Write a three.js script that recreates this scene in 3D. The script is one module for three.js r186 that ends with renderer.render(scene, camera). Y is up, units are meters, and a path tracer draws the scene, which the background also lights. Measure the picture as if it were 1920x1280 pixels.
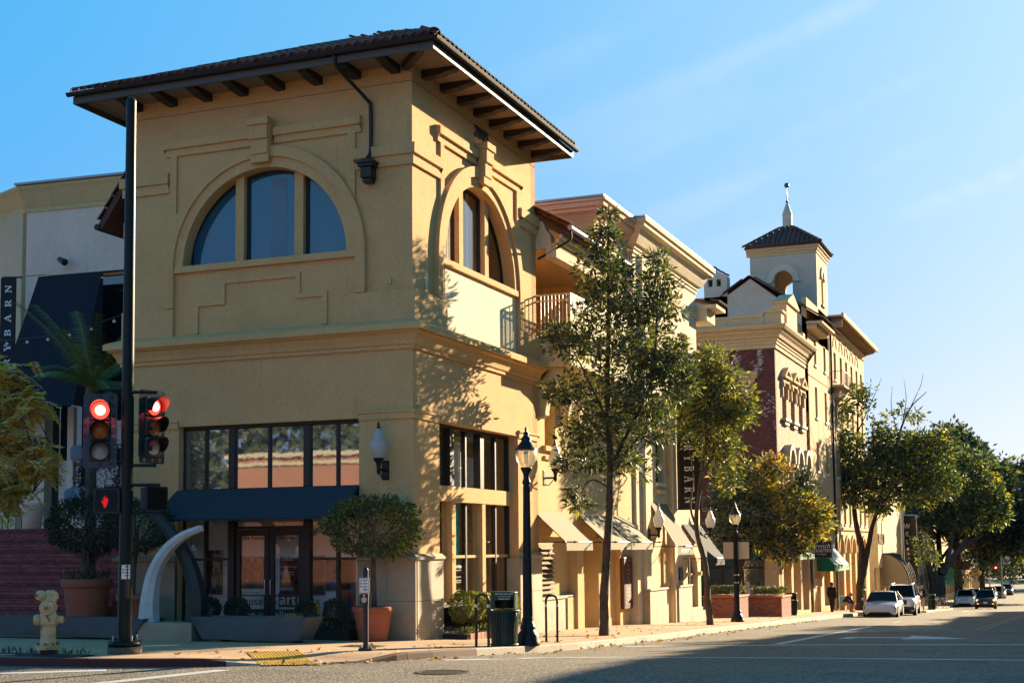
import * as THREE from 'three';
import { mergeGeometries } from 'three/addons/utils/BufferGeometryUtils.js';
import { RoundedBoxGeometry } from 'three/addons/geometries/RoundedBoxGeometry.js';
import { MarchingCubes } from 'three/addons/objects/MarchingCubes.js';
import { FontLoader } from 'three/addons/loaders/FontLoader.js';
import { TextGeometry } from 'three/addons/geometries/TextGeometry.js';

// ---------------------------------------------------------------- camera, sky, sun, exposure
const scene = new THREE.Scene();
const camera = new THREE.PerspectiveCamera(2 * Math.atan(814.94 / 2587.61) * 180 / Math.PI, 1.5, 0.5, 2500);
camera.rotation.order = 'YXZ';
camera.rotation.set(0.08187, 0.37877, -0.009086);
camera.position.set(13.612, 2.036, 28.131);
camera.setViewOffset(1920, 1629.88, 0, 0, 1920, 1280);

const SUN_AZ = 20 * Math.PI / 180, SUN_EL = 16 * Math.PI / 180;
const SUN = new THREE.Vector3(Math.sin(SUN_AZ) * Math.cos(SUN_EL), Math.sin(SUN_EL), -Math.cos(SUN_AZ) * Math.cos(SUN_EL));
const sun = new THREE.DirectionalLight(new THREE.Color().setRGB(1, 0.8, 0.53), 5);
sun.position.copy(SUN).multiplyScalar(120); sun.castShadow = true; sun.shadow.radius = 1.1;
sun.shadow.mapSize.set(4096, 4096);
Object.assign(sun.shadow.camera, { left: -90, right: 90, top: 70, bottom: -70, near: 1, far: 400 });
scene.add(sun); scene.add(sun.target);

const renderer = new THREE.WebGLRenderer({ antialias: true });
renderer.toneMapping = THREE.LinearToneMapping;
renderer.toneMappingExposure = 3.35;
renderer.shadowMap.enabled = true;

{ // sky: deep blue overhead, whitening towards the horizon and the sun, with a few thin cirrus streaks
  const W = 1024, H = 512, d = new Float32Array(W * H * 4);
  const hash = (i, j) => { const s = Math.sin(i * 127.1 + j * 311.7) * 43758.5453; return s - Math.floor(s); };
  const vn = (x, y) => { const i = Math.floor(x), j = Math.floor(y), f = x - i, g = y - j, u = f * f * (3 - 2 * f), v = g * g * (3 - 2 * g); return (hash(i, j) * (1 - u) + hash(i + 1, j) * u) * (1 - v) + (hash(i, j + 1) * (1 - u) + hash(i + 1, j + 1) * u) * v; };
  const fb = (x, y) => vn(x, y) * .5 + vn(x * 2.1, y * 2.1) * .25 + vn(x * 4.3, y * 4.3) * .15 + vn(x * 9, y * 9) * .1;
  const mix = (a, b, t) => a + (b - a) * t, lerp0 = mix, sm = (a, b, x) => { const t = Math.min(1, Math.max(0, (x - a) / (b - a))); return t * t * (3 - 2 * t); };
  for (let r = 0; r < H; r++) for (let c = 0; c < W; c++) {
    const up = ((r + .5) / H - .5) * Math.PI, az = ((c + .5) / W - .5) * 2 * Math.PI;
    const y = Math.sin(up), x = Math.cos(az) * Math.cos(up), z = Math.sin(az) * Math.cos(up);
    const cs = x * SUN.x + y * SUN.y + z * SUN.z, ang = Math.acos(Math.max(-1, Math.min(1, cs)));
    const h = Math.max(0, y);
    const f = Math.exp(-Math.pow(ang / .75, 2)), near = Math.exp(-ang / .13), low = Math.exp(-8 * h), w = .45 + .85 * f;   // brighter towards the sun and the horizon
    let R = .035 + .43 * Math.pow(f, 1.2) + .95 * low * w * .8, G = .405 + .345 * f + .46 * low * w * .8, B = .89 + .1 * f + .12 * low * w;
    const back = Math.pow(Math.max(0, -cs), 2) * Math.exp(-2 * h); R += .3 * back; G += .2 * back; B += .06 * back;   // the sky opposite the sun pales again
    const zen = lerp0(1, .5, sm(.34, 1, h)); R *= zen; G *= zen; B *= zen;                // and deepens towards the zenith
    R += near * 1.0; G += near * .92; B += near * .75;
    const ax = Math.atan2(x, -z);                          // streaks lean up to the right as seen along the street
    const s = fb(ax * 3 + up * 3, (up - ax * .34) * 34 + 4), cl = sm(.5, .74, s) * sm(.12, .28, up) * sm(.75, .5, up) * sm(-.5, .15, ax) * sm(1.6, .9, ax) * .45;
    R = mix(R, .95, cl); G = mix(G, .98, cl); B = mix(B, 1.0, cl);
    const wisp = fb(ax * 5 + 9, up * 9) - .5; R *= 1 + wisp * .09; G *= 1 + wisp * .035;
    if (y < 0) { const k = sm(0, -.12, y); R = mix(R, .2, k); G = mix(G, .19, k); B = mix(B, .18, k); }
    const q = (r * W + c) * 4, K = 1 / 3.2; d[q] = R * K; d[q + 1] = G * K; d[q + 2] = B * K; d[q + 3] = 1;
  }
  const t = new THREE.DataTexture(d, W, H, THREE.RGBAFormat, THREE.FloatType);
  t.mapping = THREE.EquirectangularReflectionMapping; t.magFilter = THREE.LinearFilter; t.needsUpdate = true;
  scene.background = t; scene.environment = t;
}

// ---------------------------------------------------------------- helpers
const PI = Math.PI, V3 = (x, y, z) => new THREE.Vector3(x, y, z);
function RNG(s) { return () => { s = (s + 0x6d2b79f5) | 0; let t = Math.imul(s ^ (s >>> 15), 1 | s); t = (t + Math.imul(t ^ (t >>> 7), 61 | t)) ^ t; return ((t ^ (t >>> 14)) >>> 0) / 4294967296; }; }
const rnd = RNG(7), rr = (a, b, f = rnd) => a + (b - a) * f();
const lerp = (a, b, t) => a + (b - a) * t, clamp = (x, a, b) => Math.min(b, Math.max(a, x)), smooth = (a, b, x) => { const t = clamp((x - a) / (b - a), 0, 1); return t * t * (3 - 2 * t); };

// tiling value noise
function tileNoise(period, seed) {
  const f = RNG(seed), g = new Float32Array(period * period).map(() => f());
  return (x, y) => { const i = Math.floor(x), j = Math.floor(y), a = x - i, b = y - j, u = a * a * (3 - 2 * a), v = b * b * (3 - 2 * b), P = period, w = (p, q) => g[(((q % P) + P) % P) * P + (((p % P) + P) % P)]; return (w(i, j) * (1 - u) + w(i + 1, j) * u) * (1 - v) + (w(i, j + 1) * (1 - u) + w(i + 1, j + 1) * u) * v; };
}
function fbmTile(base, oct, seed) { const ns = []; for (let o = 0; o < oct; o++) ns.push(tileNoise(base << o, seed + o)); return (u, v) => { let s = 0, a = .5, t = 0; for (let o = 0; o < oct; o++) { s += a * ns[o](u * (base << o), v * (base << o)); t += a; a *= .55; } return s / t; }; }
function tex(size, metres, fn, gray = false) {          // fn(u, v) -> [r, g, b] or grey, linear, tiles every `metres`
  const d = new Uint8Array(size * size * 4);
  for (let j = 0; j < size; j++) for (let i = 0; i < size; i++) { const c = fn(i / size, j / size), q = (j * size + i) * 4; if (gray || typeof c === 'number') { d[q] = d[q + 1] = d[q + 2] = clamp(c, 0, 1) * 255; } else { d[q] = clamp(c[0], 0, 1) * 255; d[q + 1] = clamp(c[1], 0, 1) * 255; d[q + 2] = clamp(c[2], 0, 1) * 255; } d[q + 3] = 255; }
  const t = new THREE.DataTexture(d, size, size); t.wrapS = t.wrapT = THREE.RepeatWrapping; t.magFilter = THREE.LinearFilter; t.needsUpdate = true;
  t.repeat.set(1 / metres, 1 / metres); return t;
}
function rep(t, metres) { const c = t.clone(); c.repeat.set(1 / metres, 1 / metres); c.needsUpdate = true; return c; }

const A1 = fbmTile(4, 6, 11), A2 = fbmTile(16, 4, 21), A3 = fbmTile(3, 5, 31), A4 = fbmTile(64, 2, 41), A5 = tileNoise(256, 51), A6 = tileNoise(64, 61);
const T = {};
function drawn(size, metres, fn, over) { // noise base with hand-drawn wear on top, tiling
  const c = document.createElement('canvas'); c.width = c.height = size; const k = c.getContext('2d'), im = k.createImageData(size, size), d = im.data; for (let j = 0; j < size; j++) for (let i = 0; i < size; i++) { const m = fn(i / size, j / size), q = (j * size + i) * 4; d[q] = clamp(m[0], 0, 1) * 255; d[q + 1] = clamp(m[1], 0, 1) * 255; d[q + 2] = clamp(m[2], 0, 1) * 255; d[q + 3] = 255; } k.putImageData(im, 0, 0);
  for (const [ox, oy] of [[0, 0], [-size, 0], [0, -size], [-size, -size]]) { k.save(); k.translate(ox, oy); over(k, size); k.restore(); }
  const t = new THREE.CanvasTexture(c); t.wrapS = t.wrapT = THREE.RepeatWrapping; t.repeat.set(1 / metres, 1 / metres); return t; }
function crack(k, f, x, y, a, n, step, turn) { k.beginPath(); k.moveTo(x, y); for (let i = 0; i < n; i++) { a += (f() - .5) * turn; x += Math.cos(a) * step; y += Math.sin(a) * step; k.lineTo(x, y); } k.stroke(); }
T.stucco = drawn(1536, 9, (u, v) => { const n = A5(u * 512, v * 512), m = .86 + .2 * (A1(u, v) - .5) + .14 * (A2(u, v) - .5) + .16 * (n - .5) + .1 * (A5(u * 256 + 7, v * 256) - .5), w = .035 * (A3(u, v) - .5); return [m + w, m, m - w * 1.8]; }, (k, S) => { const f = RNG(71);
  for (let i = 0; i < 70; i++) { const x = f() * S, y = f() * S, w = 3 + f() * 16, h = 60 + f() * 330, g = k.createLinearGradient(0, y, 0, y + h), t = f() < .6 ? '60,45,25' : '255,245,225'; g.addColorStop(0, `rgba(${t},.0)`); g.addColorStop(.15, `rgba(${t},${.05 + f() * .11})`); g.addColorStop(1, `rgba(${t},0)`); k.fillStyle = g; k.fillRect(x, y, w, h); }
  for (let i = 0; i < 16; i++) { k.fillStyle = `rgba(${f() < .5 ? '70,55,30' : '255,250,235'},${.02 + f() * .035})`; k.beginPath(); k.ellipse(f() * S, f() * S, 30 + f() * 130, 20 + f() * 90, f() * 3, 0, 7); k.fill(); }
  k.lineWidth = 1; for (let i = 0; i < 18; i++) { k.strokeStyle = `rgba(45,32,16,${.16 + f() * .2})`; crack(k, f, f() * S, f() * S, f() * 6.3, 30 + f() * 60, 6, 1.1); } for (let i = 0; i < 60; i++) { k.fillStyle = 'rgba(50,36,20,.3)'; k.fillRect(f() * S, f() * S, 2, 2 + f() * 2); } });
T.stuccoBump = tex(512, .9, (u, v) => .5 * A4(u, v) + .5 * A5(u * 256, v * 256), true);
T.asphalt = drawn(2048, 11, (u, v) => { const n = A5(u * 512, v * 512), q = A5(u * 256 + 3, v * 256), m = .5 + .8 * (n - .5) * (.6 + .8 * A2(u, v)) + .4 * (q - .5) + .3 * (A1(u, v) - .5) + (n > .9 ? .26 : 0) - (n < .1 ? .2 : 0); return [m * 1.03, m, m * .94]; }, (k, S) => { const f = RNG(72);
  for (let i = 0; i < 26; i++) { const r = 12 + f() * 60, x = f() * S, y = f() * S, g = k.createRadialGradient(x, y, 0, x, y, r); g.addColorStop(0, `rgba(20,18,16,${.12 + f() * .25})`); g.addColorStop(1, 'rgba(20,18,16,0)'); k.fillStyle = g; k.fillRect(x - r, y - r, 2 * r, 2 * r); }
  for (let i = 0; i < 5; i++) { k.fillStyle = `rgba(${f() < .5 ? '25,24,23' : '170,160,145'},${.12 + f() * .12})`; k.fillRect(f() * S, f() * S, 120 + f() * 400, 90 + f() * 260); }
  for (let i = 0; i < 9; i++) { k.strokeStyle = 'rgba(12,11,10,.75)'; k.lineWidth = 2 + f() * 4; crack(k, f, f() * S, f() * S, f() * 6.3, 60 + f() * 110, 12, .7); } k.lineWidth = 1.2; for (let i = 0; i < 26; i++) { k.strokeStyle = 'rgba(15,14,12,.5)'; crack(k, f, f() * S, f() * S, f() * 6.3, 30 + f() * 50, 8, 1.3); }
  for (let i = 0; i < 14; i++) { k.strokeStyle = 'rgba(25,23,21,.1)'; k.lineWidth = 16 + f() * 14; crack(k, f, f() * S, f() * S, 1.57 + (f() - .5) * .2, 40, 22, .06); } });
T.asphaltBump = tex(512, 5, (u, v) => .65 * A5(u * 256, v * 256) + .35 * A4(u, v), true);
T.patch = tex(512, 19, (u, v) => { const m = .8 + .3 * (A1(u, v) - .5) + .2 * (A3(u, v) - .5); return [m, m, m]; });
T.concrete = tex(1024, 4, (u, v) => { const m = .82 + .24 * (A1(u, v) - .5) + .16 * (A5(u * 256, v * 256) - .5) - .18 * smooth(.62, .78, A3(u + .3, v)); return [m * 1.01, m, m * .98]; });
T.walk = drawn(1536, 7.2, (u, v) => { const m = .8 + .24 * (A1(u, v) - .5) + .2 * (A5(u * 512, v * 512) - .5) - .16 * smooth(.6, .78, A3(u + .3, v)); return [m * 1.02, m, m * .96]; }, (k, S) => { const f = RNG(73); for (let i = 0; i < 6; i++) for (let j = 0; j < 6; j++) { k.fillStyle = `rgba(${f() < .5 ? '60,40,25' : '255,235,205'},${f() * .12})`; k.fillRect(i * S / 6, j * S / 6, S / 6, S / 6); } k.strokeStyle = 'rgba(35,22,14,.75)'; k.lineWidth = 4; for (let i = 0; i < 6; i++) { k.beginPath(); k.moveTo(i * S / 6, 0); k.lineTo(i * S / 6, S); k.moveTo(0, i * S / 6); k.lineTo(S, i * S / 6); k.stroke(); } for (let i = 0; i < 240; i++) { k.fillStyle = `rgba(30,22,18,${.2 + f() * .4})`; k.beginPath(); k.ellipse(f() * S, f() * S, 2 + f() * 5, 2 + f() * 4, 0, 0, 7); k.fill(); } for (let i = 0; i < 9; i++) { const r = 30 + f() * 90, x = f() * S, y = f() * S, g = k.createRadialGradient(x, y, 0, x, y, r); g.addColorStop(0, `rgba(40,28,18,${.1 + f() * .2})`); g.addColorStop(1, 'rgba(40,28,18,0)'); k.fillStyle = g; k.fillRect(x - r, y - r, 2 * r, 2 * r); } k.lineWidth = 1.5; k.strokeStyle = 'rgba(30,20,12,.5)'; for (let i = 0; i < 8; i++) crack(k, f, f() * S, f() * S, f() * 6.3, 30, 10, 1.1); });
T.mottle = tex(512, 2, (u, v) => { const m = .8 + .4 * (A1(u, v) - .5) + .2 * (A2(u, v) - .5); return [m, m, m]; });
T.stone = tex(512, 2.6, (u, v) => { const m = .82 + .28 * (A1(u, v) - .5) + .14 * (A2(u, v) - .5) - .16 * smooth(.56, .75, A3(u, v)); return [m * 1.02, m, m * .96]; });
T.bark = tex(512, 1, (u, v) => .55 + .5 * (A6(u * 64, v * 8) - .5) + .4 * (A1(u, v) - .5), true);
function brickFn(cols, rows, seed, lo) { const f = RNG(seed), tone = new Float32Array(cols * rows).map(() => f()); return (u, v) => { const y = v * rows, j = Math.floor(y), x = u * cols + (j % 2) * .5, i = ((Math.floor(x) % cols) + cols) % cols, fx = x - Math.floor(x), fy = y - j; const joint = fx < .05 || fy < .14; return { joint, t: tone[j * cols + i], n: A2(u, v), d: A5(u * 256, v * 256) }; }; }
const bf = brickFn(10, 30, 5);
T.brick = tex(1024, 2.2, (u, v) => { const b = bf(u, v); if (b.joint) { const m = .62 + .2 * b.n; return [m * .9, m * .82, m * .75]; } const m = .62 + .38 * b.t + .25 * (b.n - .5); return [m, m * (.92 + .1 * b.t), m * .95]; });
T.brickBump = tex(1024, 2.2, (u, v) => { const b = bf(u, v); return b.joint ? .1 : .8 + .2 * b.d; }, true);
T.clay = tex(256, .8, (u, v) => { const m = .7 + .55 * (A1(u, v) - .5) + .2 * (A5(u * 256, v * 256) - .5); return [m, m * (.94 + .1 * A3(u, v)), m * .95]; });
T.cloth = tex(512, .5, (u, v) => .86 + .1 * Math.sin(u * 2 * PI * 90) * .5 + .1 * (A5(u * 256, v * 256) - .5) + .1 * (A1(u, v) - .5));
T.rust = tex(512, .7, (u, v) => { const k = smooth(.62, .74, A1(u, v) * .6 + A6(u * 64, v * 64) * .4), m = .84 + .2 * (A2(u, v) - .5); return [lerp(m, .32, k), lerp(m, .16, k), lerp(m, .1, k)]; });
T.wave = tex(256, 1.6, (u, v) => A1(u, v) * .7 + A3(u, v) * .3, true);
T.fine = tex(256, .3, (u, v) => A4(u, v) * .5 + A5(u * 256, v * 256) * .5, true);

function mat(r, g, b, o = {}) {
  const m = new (o.phys ? THREE.MeshPhysicalMaterial : THREE.MeshStandardMaterial)({ roughness: .85, side: THREE.DoubleSide });
  delete o.phys; m.color.setRGB(r, g, b); Object.assign(m, o); return m;
}
const stucco = (r, g, b, o = {}) => mat(r / .86, g / .86, b / .86, { map: T.stucco, bumpMap: T.stuccoBump, bumpScale: .006, roughness: .92, ...o });
const M = {
  ochre: stucco(.66, .395, .165), tan: stucco(.62, .43, .2), cream: stucco(.68, .55, .36), white: stucco(.78, .58, .45), pink: stucco(.66, .43, .3), paleYellow: stucco(.62, .5, .28), hotel: stucco(.58, .385, .19), hotelWhite: stucco(.64, .53, .41),
  paleCream: stucco(.8, .68, .45), brown: stucco(.3, .2, .14), trimTan: stucco(.64, .4, .165), trimStone: stucco(.58, .42, .23),
  stone: mat(.43, .36, .25, { map: T.stone, bumpMap: T.fine, bumpScale: .002, roughness: .7 }), joint: mat(.16, .14, .12),
  bronze: mat(.028, .022, .019, { roughness: .45, metalness: .3 }), darkwood: mat(.035, .025, .02, { map: T.mottle, roughness: .6 }), gutter: mat(.02, .017, .016, { roughness: .75 }),
  black: mat(.012, .012, .013, { roughness: .45 }), iron: mat(.010, .013, .014, { phys: 1, roughness: .4, specularIntensity: .6, bumpMap: T.fine, bumpScale: .001 }), greenPole: mat(.005, .015, .016, { phys: 1, roughness: .4, specularIntensity: .45 }),
  clay: mat(.2, .07, .045, { map: T.clay, bumpMap: T.fine, bumpScale: .002, roughness: .8 }), clayOrange: mat(.46, .16, .06, { map: T.clay, roughness: .75 }), clayDark: mat(.14, .06, .05, { map: T.clay, roughness: .8 }),
  navy: mat(.03, .042, .056, { map: T.cloth, roughness: .9 }), navyDark: mat(.008, .012, .022, { map: T.cloth, roughness: .9 }), beige: mat(.34, .29, .19, { map: T.cloth, roughness: .9 }), taupe: mat(.22, .19, .13, { map: T.cloth, roughness: .9 }),
  green: mat(.005, .15, .075, { map: T.cloth, roughness: .85 }), greenLight: mat(.55, .56, .5, { map: T.cloth, roughness: .85 }), teal: mat(.03, .42, .55, { map: T.cloth, roughness: .8 }),
  asphalt: mat(.32, .27, .2, { map: T.asphalt, bumpMap: T.asphaltBump, bumpScale: .02, roughness: .88 }),
  walk: mat(.64, .41, .23, { map: T.walk, bumpMap: T.fine, bumpScale: .002, roughness: .85 }), kerb: mat(.47, .42, .34, { map: T.concrete, bumpMap: T.fine, bumpScale: .003, roughness: .85 }), kerbRed: mat(.09, .022, .018, { map: T.concrete, roughness: .75 }),
  paint: mat(.62, .62, .6, { map: T.concrete, roughness: .7 }), yellowPaint: mat(.34, .17, .04, { map: T.concrete, roughness: .7 }),
  brick: mat(.17, .058, .048, { map: T.brick, bumpMap: T.brickBump, bumpScale: .01, roughness: .9 }), brickPale: mat(.6, .4, .27, { map: T.brick, bumpMap: T.brickBump, bumpScale: .01, roughness: .9 }),
  terracotta: mat(.42, .125, .06, { map: T.mottle, roughness: .75 }), soil: mat(.05, .035, .025, { roughness: 1 }), trough: mat(.115, .135, .15, { map: T.stone, bumpMap: T.fine, bumpScale: .002, roughness: .75 }),
  bark: mat(.16, .11, .075, { map: T.bark, bumpMap: T.bark, bumpScale: .012, roughness: .95 }), barkGrey: mat(.17, .14, .11, { map: T.bark, bumpMap: T.bark, bumpScale: .02, roughness: .95 }), barkDark: mat(.07, .05, .035, { map: T.bark, bumpMap: T.bark, bumpScale: .012, roughness: .95 }),
  glass: mat(1, 1, 1, { phys: 1, transmission: 1, thickness: 0, roughness: .01, ior: 1.42 }), glassBlue: mat(.006, .085, .15, { phys: 1, roughness: .03, ior: 1.85, bumpMap: T.wave, bumpScale: .0016 }), glassDark: mat(.012, .014, .015, { phys: 1, roughness: .03, ior: 1.9, clearcoat: .8, clearcoatRoughness: .01 }),
  glassMirror: mat(.36, .38, .38, { roughness: .02, metalness: .85, bumpMap: T.wave, bumpScale: .0005 }),
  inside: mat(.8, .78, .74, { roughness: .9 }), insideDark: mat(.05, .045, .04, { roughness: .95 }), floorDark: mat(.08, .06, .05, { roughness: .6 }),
  curtain: mat(.7, .7, .68, { roughness: .95, map: T.cloth }), whitePaint: mat(.75, .74, .7, { roughness: .6 }), creamMetal: mat(.62, .52, .38, { roughness: .5 }), steel: mat(.55, .55, .55, { roughness: .3, metalness: .9 }), galv: mat(.36, .37, .38, { roughness: .5, metalness: .6 }), rubber: mat(.015, .015, .016, { roughness: .85 }),
};

// geometry collector: everything given to one MB becomes ONE mesh, with box-projected uv in metres
function boxUV(g) {
  const p = g.attributes.position, n = g.attributes.normal, uv = new Float32Array(p.count * 2);
  for (let i = 0; i < p.count; i += 3) {
    let ax = 0, ay = 0, az = 0; for (let k = 0; k < 3; k++) { ax += Math.abs(n.getX(i + k)); ay += Math.abs(n.getY(i + k)); az += Math.abs(n.getZ(i + k)); }
    for (let k = 0; k < 3; k++) { const x = p.getX(i + k), y = p.getY(i + k), z = p.getZ(i + k); let u, v; if (ay > ax && ay > az) { u = x; v = z; } else if (ax > az) { u = z; v = y; } else { u = x; v = y; } uv[(i + k) * 2] = u; uv[(i + k) * 2 + 1] = v; }
  }
  g.setAttribute('uv', new THREE.BufferAttribute(uv, 2));
}
class MB {
  constructor(m) { this.g = []; this.m = m || null; }
  geo(g, m) { let q = g.index ? g.toNonIndexed() : g.clone(); for (const k of Object.keys(q.attributes)) if (k !== 'position' && k !== 'normal') q.deleteAttribute(k); if (!q.attributes.normal) q.computeVertexNormals(); if (m) q.applyMatrix4(m); if (this.m) q.applyMatrix4(this.m); this.g.push(q); return this; }
  box(x0, x1, y0, y1, z0, z1, bev = 0) { const w = Math.abs(x1 - x0), h = Math.abs(y1 - y0), d = Math.abs(z1 - z0); const g = bev > 0 ? new RoundedBoxGeometry(w, h, d, 1, Math.min(bev, w / 2.1, h / 2.1, d / 2.1)) : new THREE.BoxGeometry(w, h, d); return this.geo(g, new THREE.Matrix4().makeTranslation((x0 + x1) / 2, (y0 + y1) / 2, (z0 + z1) / 2)); }
  cyl(a, b, r0, r1 = r0, seg = 12, open = false) { const d = b.clone().sub(a), L = d.length(); const g = new THREE.CylinderGeometry(r1, r0, L, seg, 1, open); const q = new THREE.Quaternion().setFromUnitVectors(V3(0, 1, 0), d.normalize()); return this.geo(g, new THREE.Matrix4().compose(a.clone().add(b).multiplyScalar(.5), q, V3(1, 1, 1))); }
  lathe(pts, x = 0, y = 0, z = 0, seg = 20) { return this.geo(new THREE.LatheGeometry(pts.map(([r, h]) => new THREE.Vector2(Math.max(r, .0005), h)), seg), new THREE.Matrix4().makeTranslation(x, y, z)); }
  tube(pts, r, seg = 24, rs = 8, closed = false) { return this.geo(new THREE.TubeGeometry(new THREE.CatmullRomCurve3(pts, closed, 'catmullrom', .5), seg, r, rs, closed)); }
  poly(pts, holes, depth, m, bev = 0) { const s = new THREE.Shape(pts.map(([a, b]) => new THREE.Vector2(a, b))); for (const h of holes || []) s.holes.push(h.isPath ? h : new THREE.Path(h.map(([a, b]) => new THREE.Vector2(a, b)))); return this.geo(new THREE.ExtrudeGeometry(s, { depth, bevelEnabled: bev > 0, bevelSize: bev, bevelThickness: bev, bevelSegments: 1, curveSegments: 28 }), m); }
  quad(a, b, c, d) { const g = new THREE.BufferGeometry(); g.setAttribute('position', new THREE.BufferAttribute(new Float32Array([...a, ...b, ...c, ...a, ...c, ...d]), 3)); g.computeVertexNormals(); return this.geo(g); }
  tris(arr) { const g = new THREE.BufferGeometry(); g.setAttribute('position', new THREE.BufferAttribute(new Float32Array(arr), 3)); g.computeVertexNormals(); return this.geo(g); }
  sheet(nu, nv, f, thick = 0) { // parametric sheet f(u,v)->[x,y,z]
    const P = []; for (let j = 0; j <= nv; j++) for (let i = 0; i <= nu; i++) P.push(...f(i / nu, j / nv)); const I = []; for (let j = 0; j < nv; j++) for (let i = 0; i < nu; i++) { const a = j * (nu + 1) + i; I.push(a, a + 1, a + nu + 2, a, a + nu + 2, a + nu + 1); }
    const g = new THREE.BufferGeometry(); g.setAttribute('position', new THREE.BufferAttribute(new Float32Array(P), 3)); g.setIndex(I); g.computeVertexNormals(); return this.geo(g);
  }
  geometry() { const g = mergeGeometries(this.g, false); boxUV(g); return g; }
  build(name, material, parent) { const o = new THREE.Mesh(this.geometry(), material); o.name = name; o.castShadow = o.receiveShadow = true; if (parent) parent.add(o); return o; }
}
const used = new Map();
function numbered(n) { const k = used.get(n) || 0; used.set(n, k + 1); return k ? n + '_' + String(k).padStart(3, '0') : n; }
function tag(o, label, category, group, kind) { if (label) o.userData.label = label; if (category) o.userData.category = category; if (group) o.userData.group = group; if (kind) o.userData.kind = kind; return o; }
function thing(name, label, category, p = [0, 0, 0], ry = 0, group) { const o = new THREE.Group(); o.name = numbered(name); o.position.set(...p); o.rotation.y = ry; scene.add(o); return tag(o, label, category, group); }
function copy(src, label, p, ry = 0, s) { const o = src.clone(); o.name = numbered(src.name.replace(/_\d+$/, '')); o.userData = { ...src.userData }; if (label) o.userData.label = label; o.position.set(...p); o.rotation.y = ry; if (s) o.scale.setScalar(s); scene.add(o); return o; }
function struct(mb, name, material) { const o = mb.build(name, material); scene.add(o); o.userData.kind = 'structure'; return o; }
const TR = (x, y, z, ry = 0, rx = 0, rz = 0, s = 1) => new THREE.Matrix4().compose(V3(x, y, z), new THREE.Quaternion().setFromEuler(new THREE.Euler(rx, ry, rz, 'YXZ')), V3(s, s, s));
// flat print on a sign: a canvas drawn once, put on a thin board
function print(w, h, draw, clear = false, emissive = 0) {
  const c = document.createElement('canvas'); c.width = w; c.height = h; const k = c.getContext('2d'); draw(k, w, h);
  const t = new THREE.CanvasTexture(c); t.colorSpace = THREE.SRGBColorSpace;
  const m = new THREE.MeshStandardMaterial({ map: t, roughness: .7, side: THREE.DoubleSide }); if (clear) { m.transparent = true; m.alphaTest = 0; m.depthWrite = false; } return m;
}
function plane(name, w, h, material, m4, parent) { const g = new THREE.PlaneGeometry(w, h); g.applyMatrix4(m4); const o = new THREE.Mesh(g, material); o.name = name; o.castShadow = o.receiveShadow = true; if (parent) parent.add(o); return o; }
const font = await new FontLoader().loadAsync('fonts/droid/droid_sans_bold.typeface.json');

// ---------------------------------------------------------------- ground, road, pavement, kerb, markings
function base(z) { return z >= 8 ? .24 : z >= 0 ? .03 * z : z > -110 ? .0345 * z : z > -190 ? -3.795 + .0234 * (z + 110) : z > -230 ? -5.667 + .006 * (z + 190) : z > -300 ? -5.907 : -5.907 + Math.min(8, (-300 - z) * .015); }
const camber = z => z < 0 ? 1 : Math.max(0, 1 - z / 4);
const roadY = (x, z) => base(z) - .13 - .08 * camber(z);
const rampAt = (x, z) => 1 - smooth(.95, 2.3, Math.hypot(x - 1.9, z - 7.5));
const G = (x, z) => base(z) - .02 * clamp(x, 0, 4) * camber(z) - .118 * rampAt(x, z);
const KERB = [[-45, 9.32], [-20, 9.3], [-6, 9.27], [-3, 9.2], [-1.6, 9.0], [-.5, 8.7], [.45, 8.3], [1.15, 7.8], [1.7, 7.2], [2.1, 6.5], [2.4, 5.6], [2.62, 4.5], [2.82, 3], [2.97, 1.5], [3.1, 0], [3.25, -2], [3.2, -9], [2.95, -14], [2.6, -30], [2.25, -42], [2.2, -68], [4.5, -73], [4.6, -96], [3.3, -104], [3.2, -320]];
function kerbX(z) { for (let i = 0; i < KERB.length - 1; i++) { const [x0, z0] = KERB[i], [x1, z1] = KERB[i + 1]; if (z <= z0 && z >= z1) return lerp(x0, x1, (z0 - z) / (z0 - z1)); } return z > 9.3 ? -45 : 3.3; }
{
  const mb = new MB(), zs = [400, 120, 60, 30, 8, 6, 4, 2, 0, -20, -60, -110, -150, -190, -230, -300, -420, -800], xs = [-700, -200, -60, -20, -5, 0, 3, 6, 10, 15, 20, 60, 200, 700];
  mb.sheet(xs.length - 1, zs.length - 1, (u, v) => { const x = xs[Math.round(u * (xs.length - 1))], z = zs[Math.round(v * (zs.length - 1))]; return [x, roadY(x, z), z]; });
  struct(mb, 'road', M.asphalt);
  const w = new MB(), rows = []; for (let z = 9.3; z > 2; z -= .18) rows.push(z); for (let z = 2; z > -12; z -= .5) rows.push(z); for (let z = -12; z >= -320; z -= 4) rows.push(z);
  const off = [0, .16, .5, .9, 1.4, 2, 2.7, 3.5, 5, 8, 14, 30, 60];
  w.sheet(off.length - 1, rows.length - 1, (u, v) => { const z = rows[Math.round(v * (rows.length - 1))], x = kerbX(z) - .08 - off[Math.round(u * (off.length - 1))]; return [x, G(x, z), z]; });
  struct(w, 'pavement', M.walk);
}
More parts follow.
